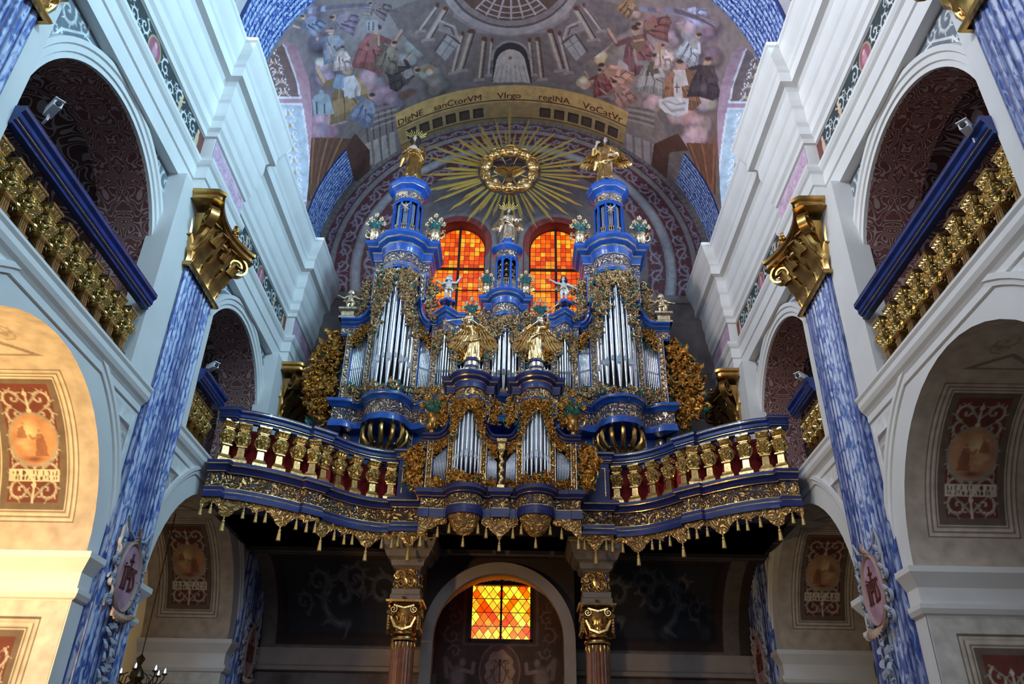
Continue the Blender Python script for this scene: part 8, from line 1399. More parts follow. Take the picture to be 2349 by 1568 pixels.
for (a_, b_, mi) in (((.30, 14.08), (.30, 14.14), 0), ((.30, 14.14), (.31, 14.15), 1), ((.31, 14.15), (.31, 14.3), 2), ((.31, 14.3), (.33, 14.31), 1), ((.33, 14.31), (.41, 14.42), 0), ((.41, 14.42), (.42, 14.45), 0), ((.42, 14.45), (0, 14.46), 0)): m.lathe([a_, b_], (tx, 16.98, 0), 24, mi)
m.build('drum_cornice', BLUE, cur)
m = MB()
for k in range(8): a = k*pi/4; m.T = TR(tx, 16.98, 0, a); volute(m, Matrix.Translation((.2, 0, 14.54)), .09, .045, 0, 1.4)
m.T = Matrix.Identity(4); m.lathe([(.16, 14.46), (.13, 14.65), (.16, 14.7)], (tx, 16.98, 0), 12); m.build('statue_plinth', M['palegold'], cur)
m = MB(); m.lathe([(.16, 14.66), (.17, 14.70), (.15, 14.8), (0, 14.8)], (tx, 16.98, 0), 16); m.build('statue_plinth', M['blue'], cur)
for q in (-1, 1):    # short pipes standing behind the centre tower
    for k, (dx, z0, z1) in enumerate(((.36, 13.0, 14.05), (.45, 12.95, 13.75), (.52, 12.95, 13.6))): pipe(cur, tx+q*dx, 17.35, z0, .03, z1-z0, .1)
for o in set(COL.objects)-sub0:
    if o.parent == org:
        W0(o); o.location.z -= .15; nm_ = o.name.split('.')[0]
        if nm_ in ('tower_cornice', 'drum_base', 'ball_row', 'drum', 'turning_star', 'drum_cornice', 'statue_plinth', 'bell'):
            mx_ = sum(v_.co.x for v_ in o.data.vertices)/len(o.data.vertices); o.location.z += -.18 if abs(mx_-AX) > 1.5 else .1

# ---------------- choir organ on the loft front
AR = -0.09; YR = 15.2
ro = thing('choir_organ', 'small blue and gold organ with two pipe towers on the middle of the loft front', 'pipe organ', (AR, YR, 6.5))
sub0 = set(COL.objects); cur = ro
hb = [(1.58, 16.0), (1.58, YR), (1.42, YR), (1.41, YR+.02), (1.08, YR+.02), (1.07, YR)]+bulge(.70, YR, .34, .34, 12)[::-1]+[(.33, YR), (.32, YR+.02), (.16, YR+.02), (.15, YR-.06), (0, YR-.06)]
full = [(AR-x, y) for x, y in hb]+[(AR+x, y) for x, y in hb[::-1][1:]]
m = MB(); m.sweep(full, [(-.3, 7.17, 0), (.11, 7.17, 0), (.11, 7.10, 1), (.10, 7.09, 0), (.05, 7.03, 1), (.045, 7.02, 0), (0, 6.99, 2), (0, 6.80, 0), (.02, 6.79, 1), (.03, 6.77, 0), (.03, 6.70, 1), (.04, 6.69, 0), (.03, 6.6, 0), (-.3, 6.6, 0)], 1); m.build('base_cornice', DB, cur)
poly = [(1.5, 7.1), (1.5, 8.2)]+s_curve(1.36, 8.2, 1.06, 8.72)+[(1.0, 9.2), (.42, 9.2), (.36, 8.72)]+s_curve(.12, 8.15, .36, 8.72)[::-1][1:]+[(.0, 8.12)]
poly = [(AR-x, z) for x, z in poly]+[(AR+x, z) for x, z in poly[::-1][1:]]
m = MB(); m.prism(poly, YR+.16, YR+.75, 0); m.build('case_body', DB, cur)
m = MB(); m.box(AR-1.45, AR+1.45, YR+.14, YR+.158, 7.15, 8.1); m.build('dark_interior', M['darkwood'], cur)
for q in (-1, 1):
    tx = AR+q*.70
    for x in (1.46, 1.04, .36): post(cur, AR+q*x, YR+.02, 7.16, 8.2 if x > 1.2 else 8.62, .045, DB)
    for x in (1.09, .31): post(cur, AR+q*x, YR-.03, 8.74, 9.06, .035, DB)
    for pth in ([(1.62, 8.32), (1.36, 8.32)]+s_curve(1.36, 8.32, 1.08, 8.78)[1:]+[(.98, 8.78)], [(.44, 8.78), (.34, 8.78)]+s_curve(.12, 8.3, .34, 8.78)[::-1][1:]+[(.0, 8.3)]):
        pp_ = [(AR+q*x, z) for x, z in pth]
        if pp_[0][0] > pp_[-1][0]: pp_ = pp_[::-1]
        m = MB(); XZ(m); m.sweep(pp_, [(-.30, YR+.06, 0), (-.27, YR+.0, 1), (-.26, YR-.01, 2), (-.14, YR-.01, 0), (-.12, YR-.03, 1), (-.11, YR-.04, 0), (-.07, YR-.08, 1), (-.06, YR-.09, 0), (-.02, YR-.14, 0), (.01, YR-.15, 0), (.01, YR+.5, 0), (-.3, YR+.5, 0)], -1)
        m.build('shoulder_cornice', DB, cur)
    for k in range(10):
        t = k/9; pipe(cur, AR+q*(1.39-.28*t), YR+.07, 7.36, .0125, .48+.30*t, .28+.05*t); pipe(cur, AR+q*(.10+.20*t), YR+.07, 7.36, .0115, .44+.32*t, .28+.05*t)
    for k in range(9):
        a = pi*(k+.5)/9; rr = (.028, .032, .036, .042, .05, .042, .036, .032, .028)[k]; pipe(cur, tx-.27*cos(a), YR+.06-.30*sin(a), 7.36, rr, 1.0+.72*sin(a)**1.5, .42)
    carved('carved_panel', cur, [(AR+q*1.42, 7.18), (AR+q*1.08, 7.18), (AR+q*1.08, 7.36), (AR+q*1.42, 7.36)], YR+.0, GG, .075, .1)
    carved('carved_panel', cur, [(AR+q*.32, 7.18), (AR+q*.1, 7.18), (AR+q*.1, 7.36), (AR+q*.32, 7.36)], YR+.0, GG, .07, .1)
    carved('carved_panel', cur, [(tx-.32, 7.18), (tx+.32, 7.18), (tx+.32, 7.44), (tx, 7.34), (tx-.32, 7.44)], 0, GG, .09, .15, yf=lambda x, z, tx=tx: YR-.33*sqrt(max(0, 1-((x-tx)/.36)**2)))
    carved('carved_panel', cur, [(AR+q*1.41, 7.86), (AR+q*1.09, 8.18), (AR+q*1.09, 8.4), (AR+q*1.3, 8.08), (AR+q*1.41, 8.04)], YR, GG, .065, .1)
    carved('carved_panel', cur, [(AR+q*.12, 7.82), (AR+q*.32, 8.16), (AR+q*.32, 8.4), (AR+q*.12, 8.05)], YR, GG, .065, .1)
    drape(cur, tx, lambda x, z, tx=tx: YR-.02-.33*sqrt(max(0, 1-((x-tx)/.4)**2)), 9.0, .29, .75, GG, .085)
    m = MB(); m.box(tx-.36, tx+.36, YR+.08, YR+.6, 8.6, 9.6); m.build('tower_body', DB, cur)
    wl = [(tx-.47, YR+.5), (tx-.47, YR+.02), (tx-.35, YR+.02)]+bulge(tx, YR+.02, .32, .34, 12)+[(tx+.35, YR+.02), (tx+.47, YR+.02), (tx+.47, YR+.5)]
    m = MB(); m.sweep(wl, [(-.15, 9.0, 0), (0, 9.0, 0), (0, 9.06, 1), (.01, 9.07, 0), (0, 9.12, 2), (0, 9.30, 0), (.02, 9.31, 1), (.03, 9.32, 0)]+corn(9.32, .34, .15)[3:], 1); m.build('tower_cornice', DB, cur)
    for e in (-1, 1): carved('carved_wing', cur, [(tx+e*.48, 9.2), (tx+e*.60, 9.22), (tx+e*.62, 8.9), (tx+e*.56, 8.5), (tx+e*.50, 8.45), (tx+e*.46, 8.8)], YR-.02, GG, .10, .3)
    m = MB(); m.lathe([(.24, 9.66), (.2, 9.74), (.13, 9.84), (.15, 9.9)], (tx, YR, 0), 14)
    for k in range(10): a = pi+(k-.5)*pi/8; m.T = TR(tx, YR, 0, a); volute(m, Matrix.Translation((.30, 0, 9.72)), .07, .04, 0, 1.4)
    m.T = Matrix.Identity(4)
    for k in range(6): scroll(m, (tx-.4+.16*k, YR-.3+.05*abs(k-2.5), 9.72), .06, k, 1.2, 1 if k > 2 else -1, .02, .03)
    m.build('statue_plinth', M['palegold'], cur)
    m = MB()
    for a_, b_, mi in (((.15, 9.88), (.155, 9.94), 0), ((.155, 9.94), (.155, 10.03), 1), ((.155, 10.03), (.17, 10.05), 0), ((.17, 10.05), (.15, 10.12), 0), ((.15, 10.12), (0, 10.12), 0)): m.lathe([a_, b_], (tx, YR, 0), 18, mi)
    m.build('statue_plinth', [M['deepblue'], M['palegold']], cur)
    carved('carved_side_wing', cur, [(AR+q*1.58, 8.1), (AR+q*1.7, 8.2), (AR+q*1.92, 8.0), (AR+q*1.98, 7.75), (AR+q*1.84, 7.3), (AR+q*1.72, 7.12), (AR+q*1.6, 7.3)], YR+.1, GG, .12, .28, dens=.8)
    m = MB(); m.lathe([(.33, 6.62), (.31, 6.56), (.27, 6.48), (.2, 6.36), (.12, 6.28), (.0, 6.24)], (tx, YR+.02, 0), 20); m.build('carved_pendant', M['carvval'], cur)
m = MB(); P = []      # twisted column between the towers
for k in range(41):
    z = 7.2+.75*k/40; ph = k/40*2*pi*4; P.append([(AR+.04*cos(2*pi*j/14)*(1+.45*cos(2*pi*j/14-ph)), YR-.06+.04*sin(2*pi*j/14)*(1+.45*cos(2*pi*j/14-ph)), z) for j in range(14)])
m.grid(P, 0, cv=True); m.square([(.07, 7.17), (.07, 7.24), (.05, 7.26)], (AR, YR-.06, 0)); m.square([(.05, 7.94), (.07, 8.0), (.07, 8.12), (.1, 8.16), (.1, 8.22)], (AR, YR-.06, 0)); m.build('twisted_column', M['gold'], cur)
# hem of the small organ
for a, b in ((1.58, 1.03), (.36, .0)):
    for q in (-1, 1):
        P = []; n = 22
        for k in range(n+1):
            t = k/n; x = AR+q*(a+(b-a)*t); h = (.12+.28*(1-t)**1.6+.03*abs(sin(t*9))) if a > 1 else (.14+.30*t**1.6+.03*abs(sin(t*8))); P.append([(x, YR+.0, 6.62), (x, YR-.035, 6.62-h*.6), (x, YR, 6.62-h)])
        m = MB(); m.grid(P); m.build('valance', M['carvval'], cur)
for x, z in ((-1.52, 6.23), (-1.2, 6.42), (-.98, 6.5), (-.70, 6.24), (-.42, 6.5), (-.26, 6.42), (0, 6.17), (.26, 6.42), (.42, 6.5), (.70, 6.24), (.98, 6.5), (1.2, 6.42), (1.52, 6.23)):
    o = bpy.data.objects.new('tassel', tas_me); COL.objects.link(o); o.parent = cur; o.location = (AR+x, YR, z)
for o in set(COL.objects)-sub0:
    if o.parent == ro: o.location = (o.location.x-AR, o.location.y-YR, o.location.z-6.5)
# ================================================================ the gilded glory with the dove
gl = thing('sunburst', 'gilded sunburst of many rays round a ring of clouds with a dove at its centre', 'sunburst', (AX-.03, 18.25, 18.40))
rg = random.Random(4)
def ray_mesh(L_, w, r0=.95):
    m = MB()
    for k, (o, f) in enumerate(((-.75, .80), (0, 1.0), (.7, .90))):
        r1 = r0+(L_-r0)*f; a, b = w*.18, w*.25; x0, x1 = o*w*.6, o*w*1.0; d = .012+.012*k
        m.add([(x0-a, 0, r0), (x0, -d-a, r0), (x0+a, 0, r0), (x1-b, 0, r1-.12), (x1, -d-b, r1-.12), (x1+b, 0, r1-.12), (x1, 0, r1)], [(0, 1, 4, 3), (1, 2, 5, 4), (0, 3, 5, 2), (3, 4, 6), (4, 5, 6), (3, 6, 5)])
    return m.mesh('ray', [M['raygold']])
for k in range(54):
    a = 2*pi*(k+rg.uniform(-.25, .25))/54; ca, sa = abs(sin(a)), cos(a)
    base_L = 2.75 if ca > .8 else (2.45 if sa < 0 else 2.3)
    L_ = base_L*(1.0 if k % 2 == 0 else .78)*rg.uniform(.92, 1.04)
    if k in (0,): L_ = 2.75
    o = bpy.data.objects.new('ray', ray_mesh(L_, rg.uniform(.036, .052))); COL.objects.link(o); o.parent = gl; o.rotation_euler = (0, a, 0); o.location = (0, .02*(k % 3), 0)
def swirl(m, c, rx, rz, d, n=3):
    for j in range(n):
        s_ = 1-j*.3; m.lathe([(1e-3, -.0), (.45*s_, .01), (.8*s_, 0), (1.0*s_, -.35), (.92*s_, -.9)], (0, 0, 0), 18)
for k in range(10):
    a = 2*pi*k/10; r = .74; big = 1.3 if k % 2 == 0 else 1.08
    m = MB(); 
    tr = Matrix.Rotation(a, 4, 'Y')@Matrix.Translation((0, -.05, r))@Matrix.Diagonal((.24*big, .15, .16*big, 1))
    m.T = tr; m.sph((0, 0, 0), 1, 16)
    for q in ((.45, -.5, .25), (-.5, -.45, .1), (.0, -.65, -.4)): m.sph(q, .5, 12)
    m.T = tr@Matrix.Translation((0, -1.0, 0))@Matrix.Rotation(pi/2, 4, 'X')
    P = [[((.75-.6*t/20)*cos(t/20*7), (.75-.6*t/20)*sin(t/20*7), 0) for t in range(21)]]
    m.tube([(p_[0], p_[1], .12) for p_ in P[0]], .11, 6)
    m.build('cloud', M['gold'], gl, smooth=True)
m = MB(); m.T = Matrix.Rotation(radians(-25), 4, 'X')
m.tube([(0, 0, .30), (0, -.03, .26), (0, -.05, .15), (0, -.04, 0), (0, -.01, -.14), (0, 0, -.28)], [.015, .045, .07, .085, .06, .03], 12); dv = m.build('dove', M['capgold'], gl, smooth=True)
for s in (-1, 1):
    m = MB()
    for k in range(9): leaf(m, (s*(.05+.035*k), -.03, .02+.012*k), pi/2+pi-s*(-.25-.06*k)+0*s, .34-.012*k, .045, .015, 0, 5, .15)
    m.tube([(s*.03, -.05, .05), (s*.2, -.06, .12), (s*.38, -.04, .1)], [.05, .045, .02], 6); m.build('wing', M['capgold'], dv)
m = MB()
for k in range(5): leaf(m, (.0, -.02, -.22), 1.5*pi+(k-2)*.2, .22, .04, .01, 0, 4, 0)
m.build('tail', M['capgold'], dv)
m = MB()
for k in range(8):
    a = 2*pi*(k+.5)/8; m.tube([(.3*sin(a), .0, .3*cos(a)), (.62*sin(a), .0, .62*cos(a))], [.008, .02], 4)
m.build('inner_ray', M['raygold'], gl)

# ================================================================ statues
def sculpt(mb, name, mats, parent, voxel, smooth_it=2):
    o = mb.build(name, mats, parent); md = o.modifiers.new('r', 'REMESH'); md.mode = 'VOXEL'; md.voxel_size = voxel
    sm = o.modifiers.new('s', 'SMOOTH'); sm.iterations = smooth_it; sm.factor = .5
    dg = bpy.context.evaluated_depsgraph_get(); me = bpy.data.meshes.new_from_object(o.evaluated_get(dg)); o.modifiers.clear(); o.data = me
    me.polygons.foreach_set('use_smooth', [True]*len(me.polygons)); return o
def hand(m, w, d, up, s_=1.0, side=1, curl=.5):
    """palm, four unequal curled fingers and a thumb from the side of the palm; w wrist, d direction, up = back of the hand"""
    w = Vector(w); d = Vector(d).normalized(); up = Vector(up); up = (up-d*up.dot(d)).normalized(); x = d.cross(up)*side
    m.tube([w, w+d*.03*s_, w+d*.06*s_], [.018*s_, .026*s_, .026*s_], 8, flat=.7)
    for k, (o, l) in enumerate(((-.024, .045), (-.008, .052), (.008, .048), (.022, .036))):
        b = w+d*.058*s_+x*o*s_; e = b+(d*cos(curl)-up*sin(curl))*l*.55*s_; f = e+(d*cos(curl*2.2)-up*sin(curl*2.2))*l*.5*s_
        m.tube([b, e, f], [.0085*s_, .0078*s_, .006*s_], 6)
    b = w+d*.02*s_-x*.022*s_; m.tube([b, b+(d-x*.9).normalized()*.03*s_, b+(d*1.2-x*.6-up*.3).normalized()*.055*s_], [.010*s_, .009*s_, .006*s_], 6)
def head(m, hair, c, s_=1.0, yaw=0.0, tilt=0.0, hairlen=.5):
    """skull, face and hair; returns eye positions"""
    T_ = Matrix.Translation(c)@Matrix.Rotation(yaw, 4, 'Z')@Matrix.Rotation(tilt, 4, 'Y')@Matrix.Diagonal((s_, s_, s_, 1))
    old = m.T; m.T = T_
    m.sph((0, 0, .01), .062, 14, sx=.92, sy=1.05, sz=1.12); m.sph((0, -.022, -.03), .040, 12, sz=1.1); m.sph((0, -.048, -.058), .014, 8)
    m.tube([(0, -.062, .015), (0, -.078, -.012), (0, -.066, -.018)], [.006, .010, .006], 6)
    m.tube([(-.014, -.062, -.035), (0, -.068, -.034), (.014, -.062, -.035)], .006, 6); m.tube([(-.012, -.061, -.043), (0, -.066, -.044), (.012, -.061, -.043)], .006, 6)
    for q in (-1, 1): m.tube([(q*.01, -.063, .02), (q*.03, -.058, .024)], .005, 6); m.sph((q*.058, .005, -.005), .014, 8, sx=.5); m.sph((q*.026, -.05, -.015), .016, 8)
    m.tube([(0, .01, -.04), (0, .012, -.11)], [.034, .034], 10); m.T = old
    old = hair.T; hair.T = T_; hair.sph((0, .014, .028), .066, 14, sx=.98, sy=1.02, sz=1.08)
    rr = random.Random(7)
    for k in range(16):
        a = -2.6+5.2*k/15; x, y = .062*sin(a), .014+.062*cos(a); L_ = .06*hairlen*rr.uniform(.8, 1.4)
        hair.tube([(x*.9, y, .03), (x*1.08, y*1.1, -.01), (x*1.05, y*1.05, -.01-L_), (x*1.2, y*1.1, -.03-L_*1.3)], [.02, .02, .018, .01], 6)
    hair.T = old; return [T_@Vector((q*.024, -.060, .008)) for q in (-1, 1)]
def robe_mesh(m, H, sway=0.0, wd=1.0, folds=9, cut=None, seed=0, z0=0.0, foot=.0):
    rr = random.Random(seed); rows = []
    prof = [(0.0, .15, .13), (.04, .15, .125), (.15, .135, .11), (.28, .12, .10), (.40, .112, .09), (.48, .105, .08), (.56, .085, .065), (.60, .082, .06), (.66, .095, .068), (.74, .108, .07), (.79, .105, .062), (.825, .06, .045), (.85, .036, .036)]
    for t, a, b in prof:
        row = []; am = max(0, .62-t)*.42
        for k in range(40):
            f = 2*pi*k/40; g = 1+am*(.55*sin(folds*f+t*5+seed)+.35*sin((folds*2-3)*f-t*9)); x = a*wd*cos(f)*g+sway*sin(min(1, t/.8)*pi)*.5; y = b*wd*sin(f)*g-foot*max(0, .4-t)
            row.append((x*H, y*H, (z0+t+(.02*sin(2*f+seed) if t < .02 else 0))*H))
        rows.append(row)
    m.grid(rows, cv=True); m.add(rows[0], [tuple(range(40))]); m.add(rows[-1], [tuple(range(40))])
def wing(root, H, s_, mats, spread=.5, up=.1, sz=1.0):
    m = MB(); root_p = Vector((s_*.05, .07, .74))*H; el = root_p+Vector((s_*.16, .08, .12+up))*H*sz; tp = el+Vector((s_*.09, .04, -.10+up*.5))*H*sz
    m.tube([root_p, el, tp], [.035*H, .035*H, .015*H], 8)
    for row, (L_, w_, off, n) in enumerate(((.50, .036, .015, 9), (.32, .036, -.005, 8), (.17, .034, -.02, 7))):
        for k in range(n):
            t = k/(n-1); b = root_p.lerp(el, min(1, t*1.6)) if t < .625 else el.lerp(tp, (t-.625)/.375)
            a = -pi/2+s_*(.02+.42*t*spread); leaf(m, (b.x, b.y+off*H, b.z), a, L_*H*sz*(.75+.35*sin(t*pi)), w_*H, .02*H, 0, 5, .25*s_)
    return m.build('wing', mats, root)
def figure(label, loc, H, rz=0, robe=None, skin=None, hair=None, arms=(), yaw=0, tilt=0, wings=None, sway=0, seed=0, group=None, sash=True, hairlen=1.2, name='statue', cat='statue'):
    root = thing(name, label, cat, loc, (0, 0, rz), group); K = H*1.12
    b, h, r = MB(), MB(), MB()
    eyes = head(b, h, Vector((sway*.1*H, -.01*H, .905*H)), K, yaw, tilt, hairlen)
    robe_mesh(r, H, sway, 1.0, 8+seed % 3, seed=seed)
    b.tube([(0, 0, .5*H), (0, 0, .8*H)], .05*H, 10); b.tube([(sway*.05*H, 0, .78*H), (sway*.1*H, 0, .86*H)], .034*H, 10)
    for q in (-1, 1): b.tube([(q*.06*H, .0, .5*H), (q*.06*H, -.01*H, .06*H), (q*.065*H, -.09*H, .03*H), (q*.07*H, -.15*H, .02*H)], [.05*H, .035*H, .03*H, .02*H], 8)
    for s_, (e, w, d) in zip((-1, 1), arms):
        sh_ = Vector((s_*.105, 0, .775))*H; e, w = Vector(e)*H, Vector(w)*H
        b.tube([sh_, e, w], [.036*H, .028*H, .019*H], 10); hand(b, w, d, (0, -1, .3), K*.95, s_, .55); b.tube([(0, 0, .74*H), sh_], .03*H, 8)
        r.tube([sh_-Vector((s_*.02*H, 0, 0)), sh_.lerp(e, .5), e, e.lerp(w, .45)], [.05*H, .055*H, .05*H, .062*H], 12)
    bd = sculpt(b, 'body', skin or M['flesh'], root, .0085*H+.001)
    if sash:
        r.tube([((.13*cos(f)+.02)*H, .10*sin(f)*H, (.50+.10*cos(f+seed))*H) for f in [2*pi*k/20 for k in range(21)]], [.026*H*(1+.3*sin(k)) for k in range(21)], 8)
        r.tube([(-.1*H, -.09*H, .52*H), (-.16*H, -.10*H, .38*H), (-.2*H, -.06*H, .22*H)], [.03*H, .045*H, .02*H], 8)
    sculpt(r, 'robe', robe or M['gold'], root, .0105*H+.001, 1); sculpt(h, 'hair', hair or M['hair'], root, .01*H, 1)
    for e in eyes:
        m = MB(); m.sph(tuple(e), .0075*K, 8); m.build('eye', M['hair'], root)
    if wings:
        for s_ in (-1, 1): wing(root, H, s_, wings[0], *wings[1:])
    return root
def trumpet(label, a, b, r=.075):
    a, b = Vector(a), Vector(b); t = thing('trumpet', label, 'trumpet', tuple(a), group='trumpets of the angels'); d = b-a; m = MB(); L_ = d.length
    m.T = d.to_track_quat('Z', 'Y').to_matrix().to_4x4(); m.lathe([(.010, 0), (.018, .01), (.009, .03), (.012, L_*.5), (.015, L_*.8), (.03, L_*.92), (r, L_), (r*.92, L_-.004), (.02, L_*.9)], n=16)
    o = m.build('tube', M['palegold'], t, smooth=True); return t
sw = .0
figure('gilded saint in a long cloak, hands on breast, on the left tower', (AX-2.73, 16.95, 16.79), 1.72, .1, M['capgold'], M['flesh'], M['hair'], arms=(((-.16, -.03, .58), (-.05, -.14, .62), (.9, -.1, .3)), ((.16, -.03, .58), (.04, -.14, .59), (-.9, -.1, .3))), yaw=-.2, sway=.03, seed=2, hairlen=2.6)
figure('gilded winged angel on top of the right pipe tower, one arm raised to the face', (AX+2.73, 16.95, 16.79), 1.72, -.1, M['gold'], M['flesh'], M['hair'], arms=(((-.2, -.04, .62), (-.14, -.1, .78), (.3, 0, 1)), ((.2, -.02, .58), (.12, -.13, .50), (-.7, -.3, -.2))), yaw=.3, tilt=.15, wings=([M['gold']], .9, .03, .85), sway=-.08, seed=5)
cf = figure('small gilded angel with upturned head on the centre turret', (AX, 16.98, 14.75), 1.1, 0, M['palegold'], M['flesh'], M['hair'], arms=(((-.18, -.04, .60), (-.06, -.15, .60), (.9, -.2, .1)), ((.2, -.04, .60), (.24, -.14, .56), (.7, -.4, -.2))), yaw=.2, tilt=.3, wings=([M['palegold']], .7, -.02, .8), sway=.12, seed=3)
for root_, n_, zc_, r0_, r1_ in ((cf, 11, 1.02, .1, .36), (COL.objects['statue'], 11, 1.6, .12, .40)):
    m = MB()
    for k in range(n_): a = pi/2+(k-(n_-1)/2)*.2; m.tube([(r0_*cos(a), .02, zc_+r0_*sin(a)), (r1_*(.8+.2*(k % 2))*cos(a), .02, zc_+r1_*(.8+.2*(k % 2))*sin(a))], [.006, .013], 4)
    m.build('halo_rays', M['raygold'], root_)
for s in (-1, 1):
    tx = AR+s*.70
    arms = (((-.2, -.1, .70), (-.16, -.24, .82), (.5, -.3, .5)), ((.19, -.1, .68), (-.02, -.23, .79), (-1, -.2, .3))) if s < 0 else (((-.18, -.1, .68), (.04, -.22, .80), (1, -.2, .3)), ((.22, -.06, .76), (.22, -.20, .92), (.2, -.2, 1)))
    figure('gilded angel blowing a trumpet %s, on the small organ' % ('down to the left' if s < 0 else 'up to the right'), (tx, 15.2, 10.10), 1.12, 0, M['gold'], M['palegold'], M['hair'], arms=arms, yaw=-s*-.6, tilt=.1*s, wings=([M['gold']], .8, .0, 1.05), sway=-.05*s, seed=6+s, group=None)
    if s < 0: trumpet('slender gilded trumpet pointing down to the left from an angel', (tx-.05, 14.99, 11.08), (tx-.62, 14.8, 10.86))
    else: trumpet('slender gilded trumpet pointing up to the right from an angel', (tx+.05, 14.99, 11.08), (tx+.52, 14.85, 11.42))
def cherub(label, loc, H, skin, cloth, arms, yaw=0, seed=0, wings=None):
    root = thing('cherub_statue', label, 'statue', loc, (0, 0, 0)); b, h, c = MB(), MB(), MB(); K = H*1.7
    eyes = head(b, h, Vector((0, -.01*H, .86*H)), K, yaw, .1, .4)
    b.tube([(0, 0, .76*H), (0, 0, .70*H), (0, -.01*H, .60*H), (0, -.02*H, .48*H), (0, 0, .40*H)], [.06*H, .10*H, .115*H, .13*H, .10*H], 14)
    for s_, (e, w, d) in zip((-1, 1), arms):
        sh_ = Vector((s_*.11, 0, .70))*H; e, w = Vector(e)*H, Vector(w)*H; b.tube([sh_, sh_.lerp(e, .5), e, e.lerp(w, .4), w], [.05*H, .052*H, .038*H, .042*H, .026*H], 10); hand(b, w, d, (0, -1, .2), H*1.25, s_, .4)
        k = s_*.075*H; f = .05*H if s_ == (1 if seed % 2 else -1) else 0
        b.tube([(k*.8, 0, .42*H), (k*1.1, -f, .30*H), (k, -f*1.2, .21*H), (k, -f*.4, .14*H), (k, 0, .04*H), (k*1.1, -.07*H, .025*H), (k*1.2, -.11*H, .02*H)], [.08*H, .075*H, .05*H, .055*H, .035*H, .032*H, .02*H], 10)
    sculpt(b, 'body', skin, root, .011*H+.0005); sculpt(h, 'hair', M['hair'] if seed > 1 else skin, root, .014*H, 1)
    c.tube([(.14*cos(f)*H, .12*sin(f)*H, (.42+.05*sin(f+seed))*H) for f in [2*pi*k/16 for k in range(17)]], .045*H, 8); c.tube([(.12*H, -.08*H, .42*H), (.17*H, -.08*H, .3*H), (.14*H, -.04*H, .16*H)], [.05*H, .05*H, .02*H], 8)
    sculpt(c, 'loincloth', cloth, root, .013*H, 1)
    for e in eyes:
        m = MB(); m.sph(tuple(e), .0075*K, 6); m.build('eye', M['hair'], root)
    if wings:
        for s_ in (-1, 1): wing(root, H, s_, [cloth], .9, -.02, .6)
    return root
cherub('silvery cherub reaching to the right, in front of the left amber window', (AX-1.47, 16.93, 12.86), .72, M['silverflesh'], M['palegold'], (((-.26, -.02, .62), (-.40, -.05, .72), (-1, 0, .5)), ((.28, -.04, .66), (.38, -.08, .84), (.3, 0, 1))), .3, 0, True)
cherub('silvery cherub with dark hair, arms spread before the right amber window', (AX+1.47, 16.93, 12.86), .72, M['silverflesh'], M['palegold'], (((-.28, -.03, .72), (-.42, -.06, .80), (-1, 0, .4)), ((.25, -.04, .60), (.38, -.08, .50), (.8, 0, -.5))), -.2, 3, True)
for s in (-1, 1):
    x = AX+s*3.93; m = MB(); m.square([(.20, 0), (.20, .05), (.15, .1), (.16, .2), (.22, .25), (.22, .3), (0, .3)], (0, 0, 0))
    pd = m.build('pedestal', M['palegold']); pd.location = (x, 16.95, 12.155); tag(pd, 'gilded pedestal on the outermost %s shoulder of the large organ' % SIDE[s], 'pedestal', 'pedestals of the outer cherubs')
    cherub('gilded cherub on the outermost %s shoulder of the large organ' % SIDE[s], (x, 16.95, 12.455), .66, M['palegold'], M['palegold'], (((-.26, -.02, .58), (-.42, -.06, .66), (-1, 0, .4)), ((.26, -.04, .58), (.40, -.08, .52), (1, 0, 0))), .3*s, 1, True)

# ---------------- urns of flowers
def urn(label, loc, sc_=1.0, flowers=7, mats=None, group=None, green='teal'):
    r = thing('flower_urn', label, 'urn', loc, group=group); r.scale = (sc_, sc_, sc_); g_ = mats or M['palegold']
    m = MB(); m.lathe([(.0, 0), (.09, 0), (.10, .02), (.06, .05), (.05, .09), (.10, .13), (.15, .20), (.16, .28), (.12, .32), (.15, .36), (.17, .38), (.15, .39), (0, .37)], n=20)
    for k in range(10): a = 2*pi*k/10; m.T = TR(0, 0, 0, a); leaf(m, (0, -.10, .12), pi/2, .16, .035, .03, 0, 4)
    m.T = Matrix.Identity(4); m.build('vase', g_, r)
    for s_ in (-1, 1):
        m = MB(); m.tube([(s_*x, 0, z) for x, z in ((.15, .33), (.21, .38), (.27, .33), (.26, .24), (.19, .20), (.15, .22))], [.02, .028, .03, .028, .02, .015], 8); scroll(m, (s_*.24, -.02, .36), .06, 0, 1.2, s_, .02, .03); m.build('handle', g_, r)
    m = MB(); rr = random.Random(2)
    pos = [(0, .82), (-.15, .70), (.15, .70), (-.24, .56), (.24, .56), (-.07, .62), (.08, .60)][:flowers]
    for x, z in pos: m.tube([(0, 0, .36), (x*.5, -.02, .36+(z-.36)*.6), (x, -.04, z)], .012, 5)
    for k in range(12): leaf(m, (rr.uniform(-.08, .08), -.05, rr.uniform(.38, .52)), rr.uniform(.2, 2.9), .2, .05, .04, 0, 4)
    m.build('foliage', M[green], r)
    for x, z in pos:
        m = MB(); m.sph((x, -.08, z), .022, 6)
        for k in range(6): leaf(m, (x, -.06, z), k*pi/3, .085, .035, .03, 0, 4)
        m.build('flower', g_, r)
    r.scale = (sc_*1.0, sc_, sc_*1.25); return r
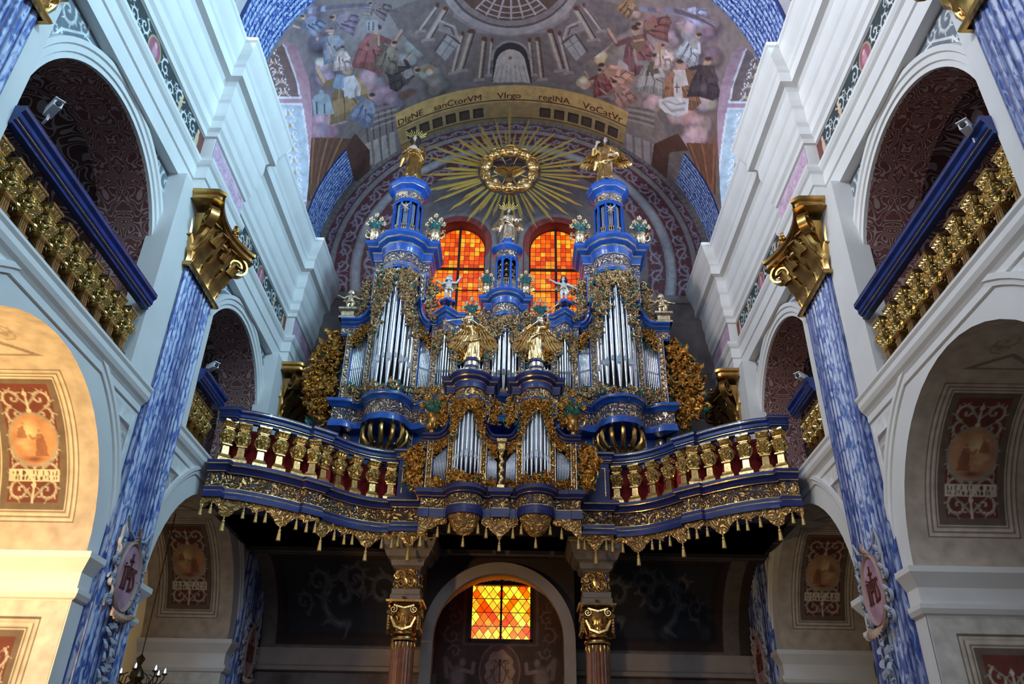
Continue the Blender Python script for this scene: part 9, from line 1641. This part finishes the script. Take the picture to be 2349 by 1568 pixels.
for s in (-1, 1):
    for e in (-1, 1):
        urn('gilded urn of flowers on the %s tower, on its %s cornice corner' % (SIDE[s], SIDE[e]), (AX+s*2.73+e*.80, 16.95, 14.56), .92)
    urn('small gilded urn of flowers on the %s end of the centre turret cornice' % SIDE[s], (AX+s*.50, 16.95, 12.95), .72, 5)
    urn('gilded urn of flowers behind the head of the %s trumpet angel' % SIDE[s], (AX+s*.86, 16.95, 12.0), .8, 5)
    urn('old gold urn of flowers on the %s shoulder of the small organ' % SIDE[s], (AR+s*1.46, 15.22, 8.34), .95, 7, M['capgold'], green='green')

# ---------------- cameras and the chandelier
def cctv(label, loc, rz):
    r = thing('security_camera', label, 'camera', loc, (0, 0, rz)); m = MB(); m.box(-.05, .05, -.16, .12, -.04, .05); m.box(-.06, .06, -.19, .10, .05, .06); m.build('housing', M['cam_white'], r)
    m = MB(); m.lathe([(.035, 0), (.035, .02), (.0, .02)], n=12); o = m.build('lens', M['black'], r); o.rotation_euler = (pi/2, 0, 0); o.location = (0, -.16, 0)
    m = MB(); m.tube([(0, .05, -.04), (0, .06, -.12), (0, .16, -.12)], .018, 6); m.build('bracket', M['cam_white'], r)
for s, y, z, t_ in ((-1, 12.95, 8.62, 'beside the rear pilaster'), (1, 12.95, 8.58, 'beside the rear pilaster'), (-1, 6.9, 8.85, 'over the near railing'), (1, 6.75, 8.5, 'over the near railing')):
    cctv('white security camera %s, %s wall' % (t_, SIDE[s]), (s*5.43, y, z), s*-.9)
ch = thing('chandelier', 'dark bronze chandelier with candle bulbs hanging in the left aisle', 'chandelier', (-6.62, 15.6, 3.65))
m = MB(); m.tube([(0, 0, 3.15), (0, 0, .4)], .012, 6); m.lathe([(.01, .4), (.08, .32), (.03, .2), (.12, .08), (.14, 0), (.04, -.12), (.07, -.2), (0, -.26)], n=14); m.build('stem', M['bronze'], ch)
for k in range(8):
    a = k*pi/4+.3; m = MB(); m.tube([(cos(a)*r_, sin(a)*r_, z) for r_, z in ((.05, -.05), (.2, -.16), (.38, -.12), (.46, .0), (.46, .06))], .014, 6); m.lathe([(0, .05), (.05, .07), (.055, .09), (0, .09)], (cos(a)*.46, sin(a)*.46, 0), 10)
    m.tube([(cos(a)*.3, sin(a)*.3, -.14), (cos(a)*.28, sin(a)*.28, .02), (cos(a)*.2, sin(a)*.2, .06)], .01, 5); ar = m.build('arm', M['bronze'], ch)
    m = MB(); m.lathe([(.0, 0), (.012, .0), (.02, .03), (.014, .07), (0, .1)], (cos(a)*.46, sin(a)*.46, .09), 8); m.build('bulb', M['bulb'], ar)
# warm lamp that lights the left aisle arch nearest the camera
area_light('aisle_lamp', (-7.0, 6.6, 3.6), (-6.5, 10.9, 5.6), .5, .5, 360, (1.0, .64, .26))
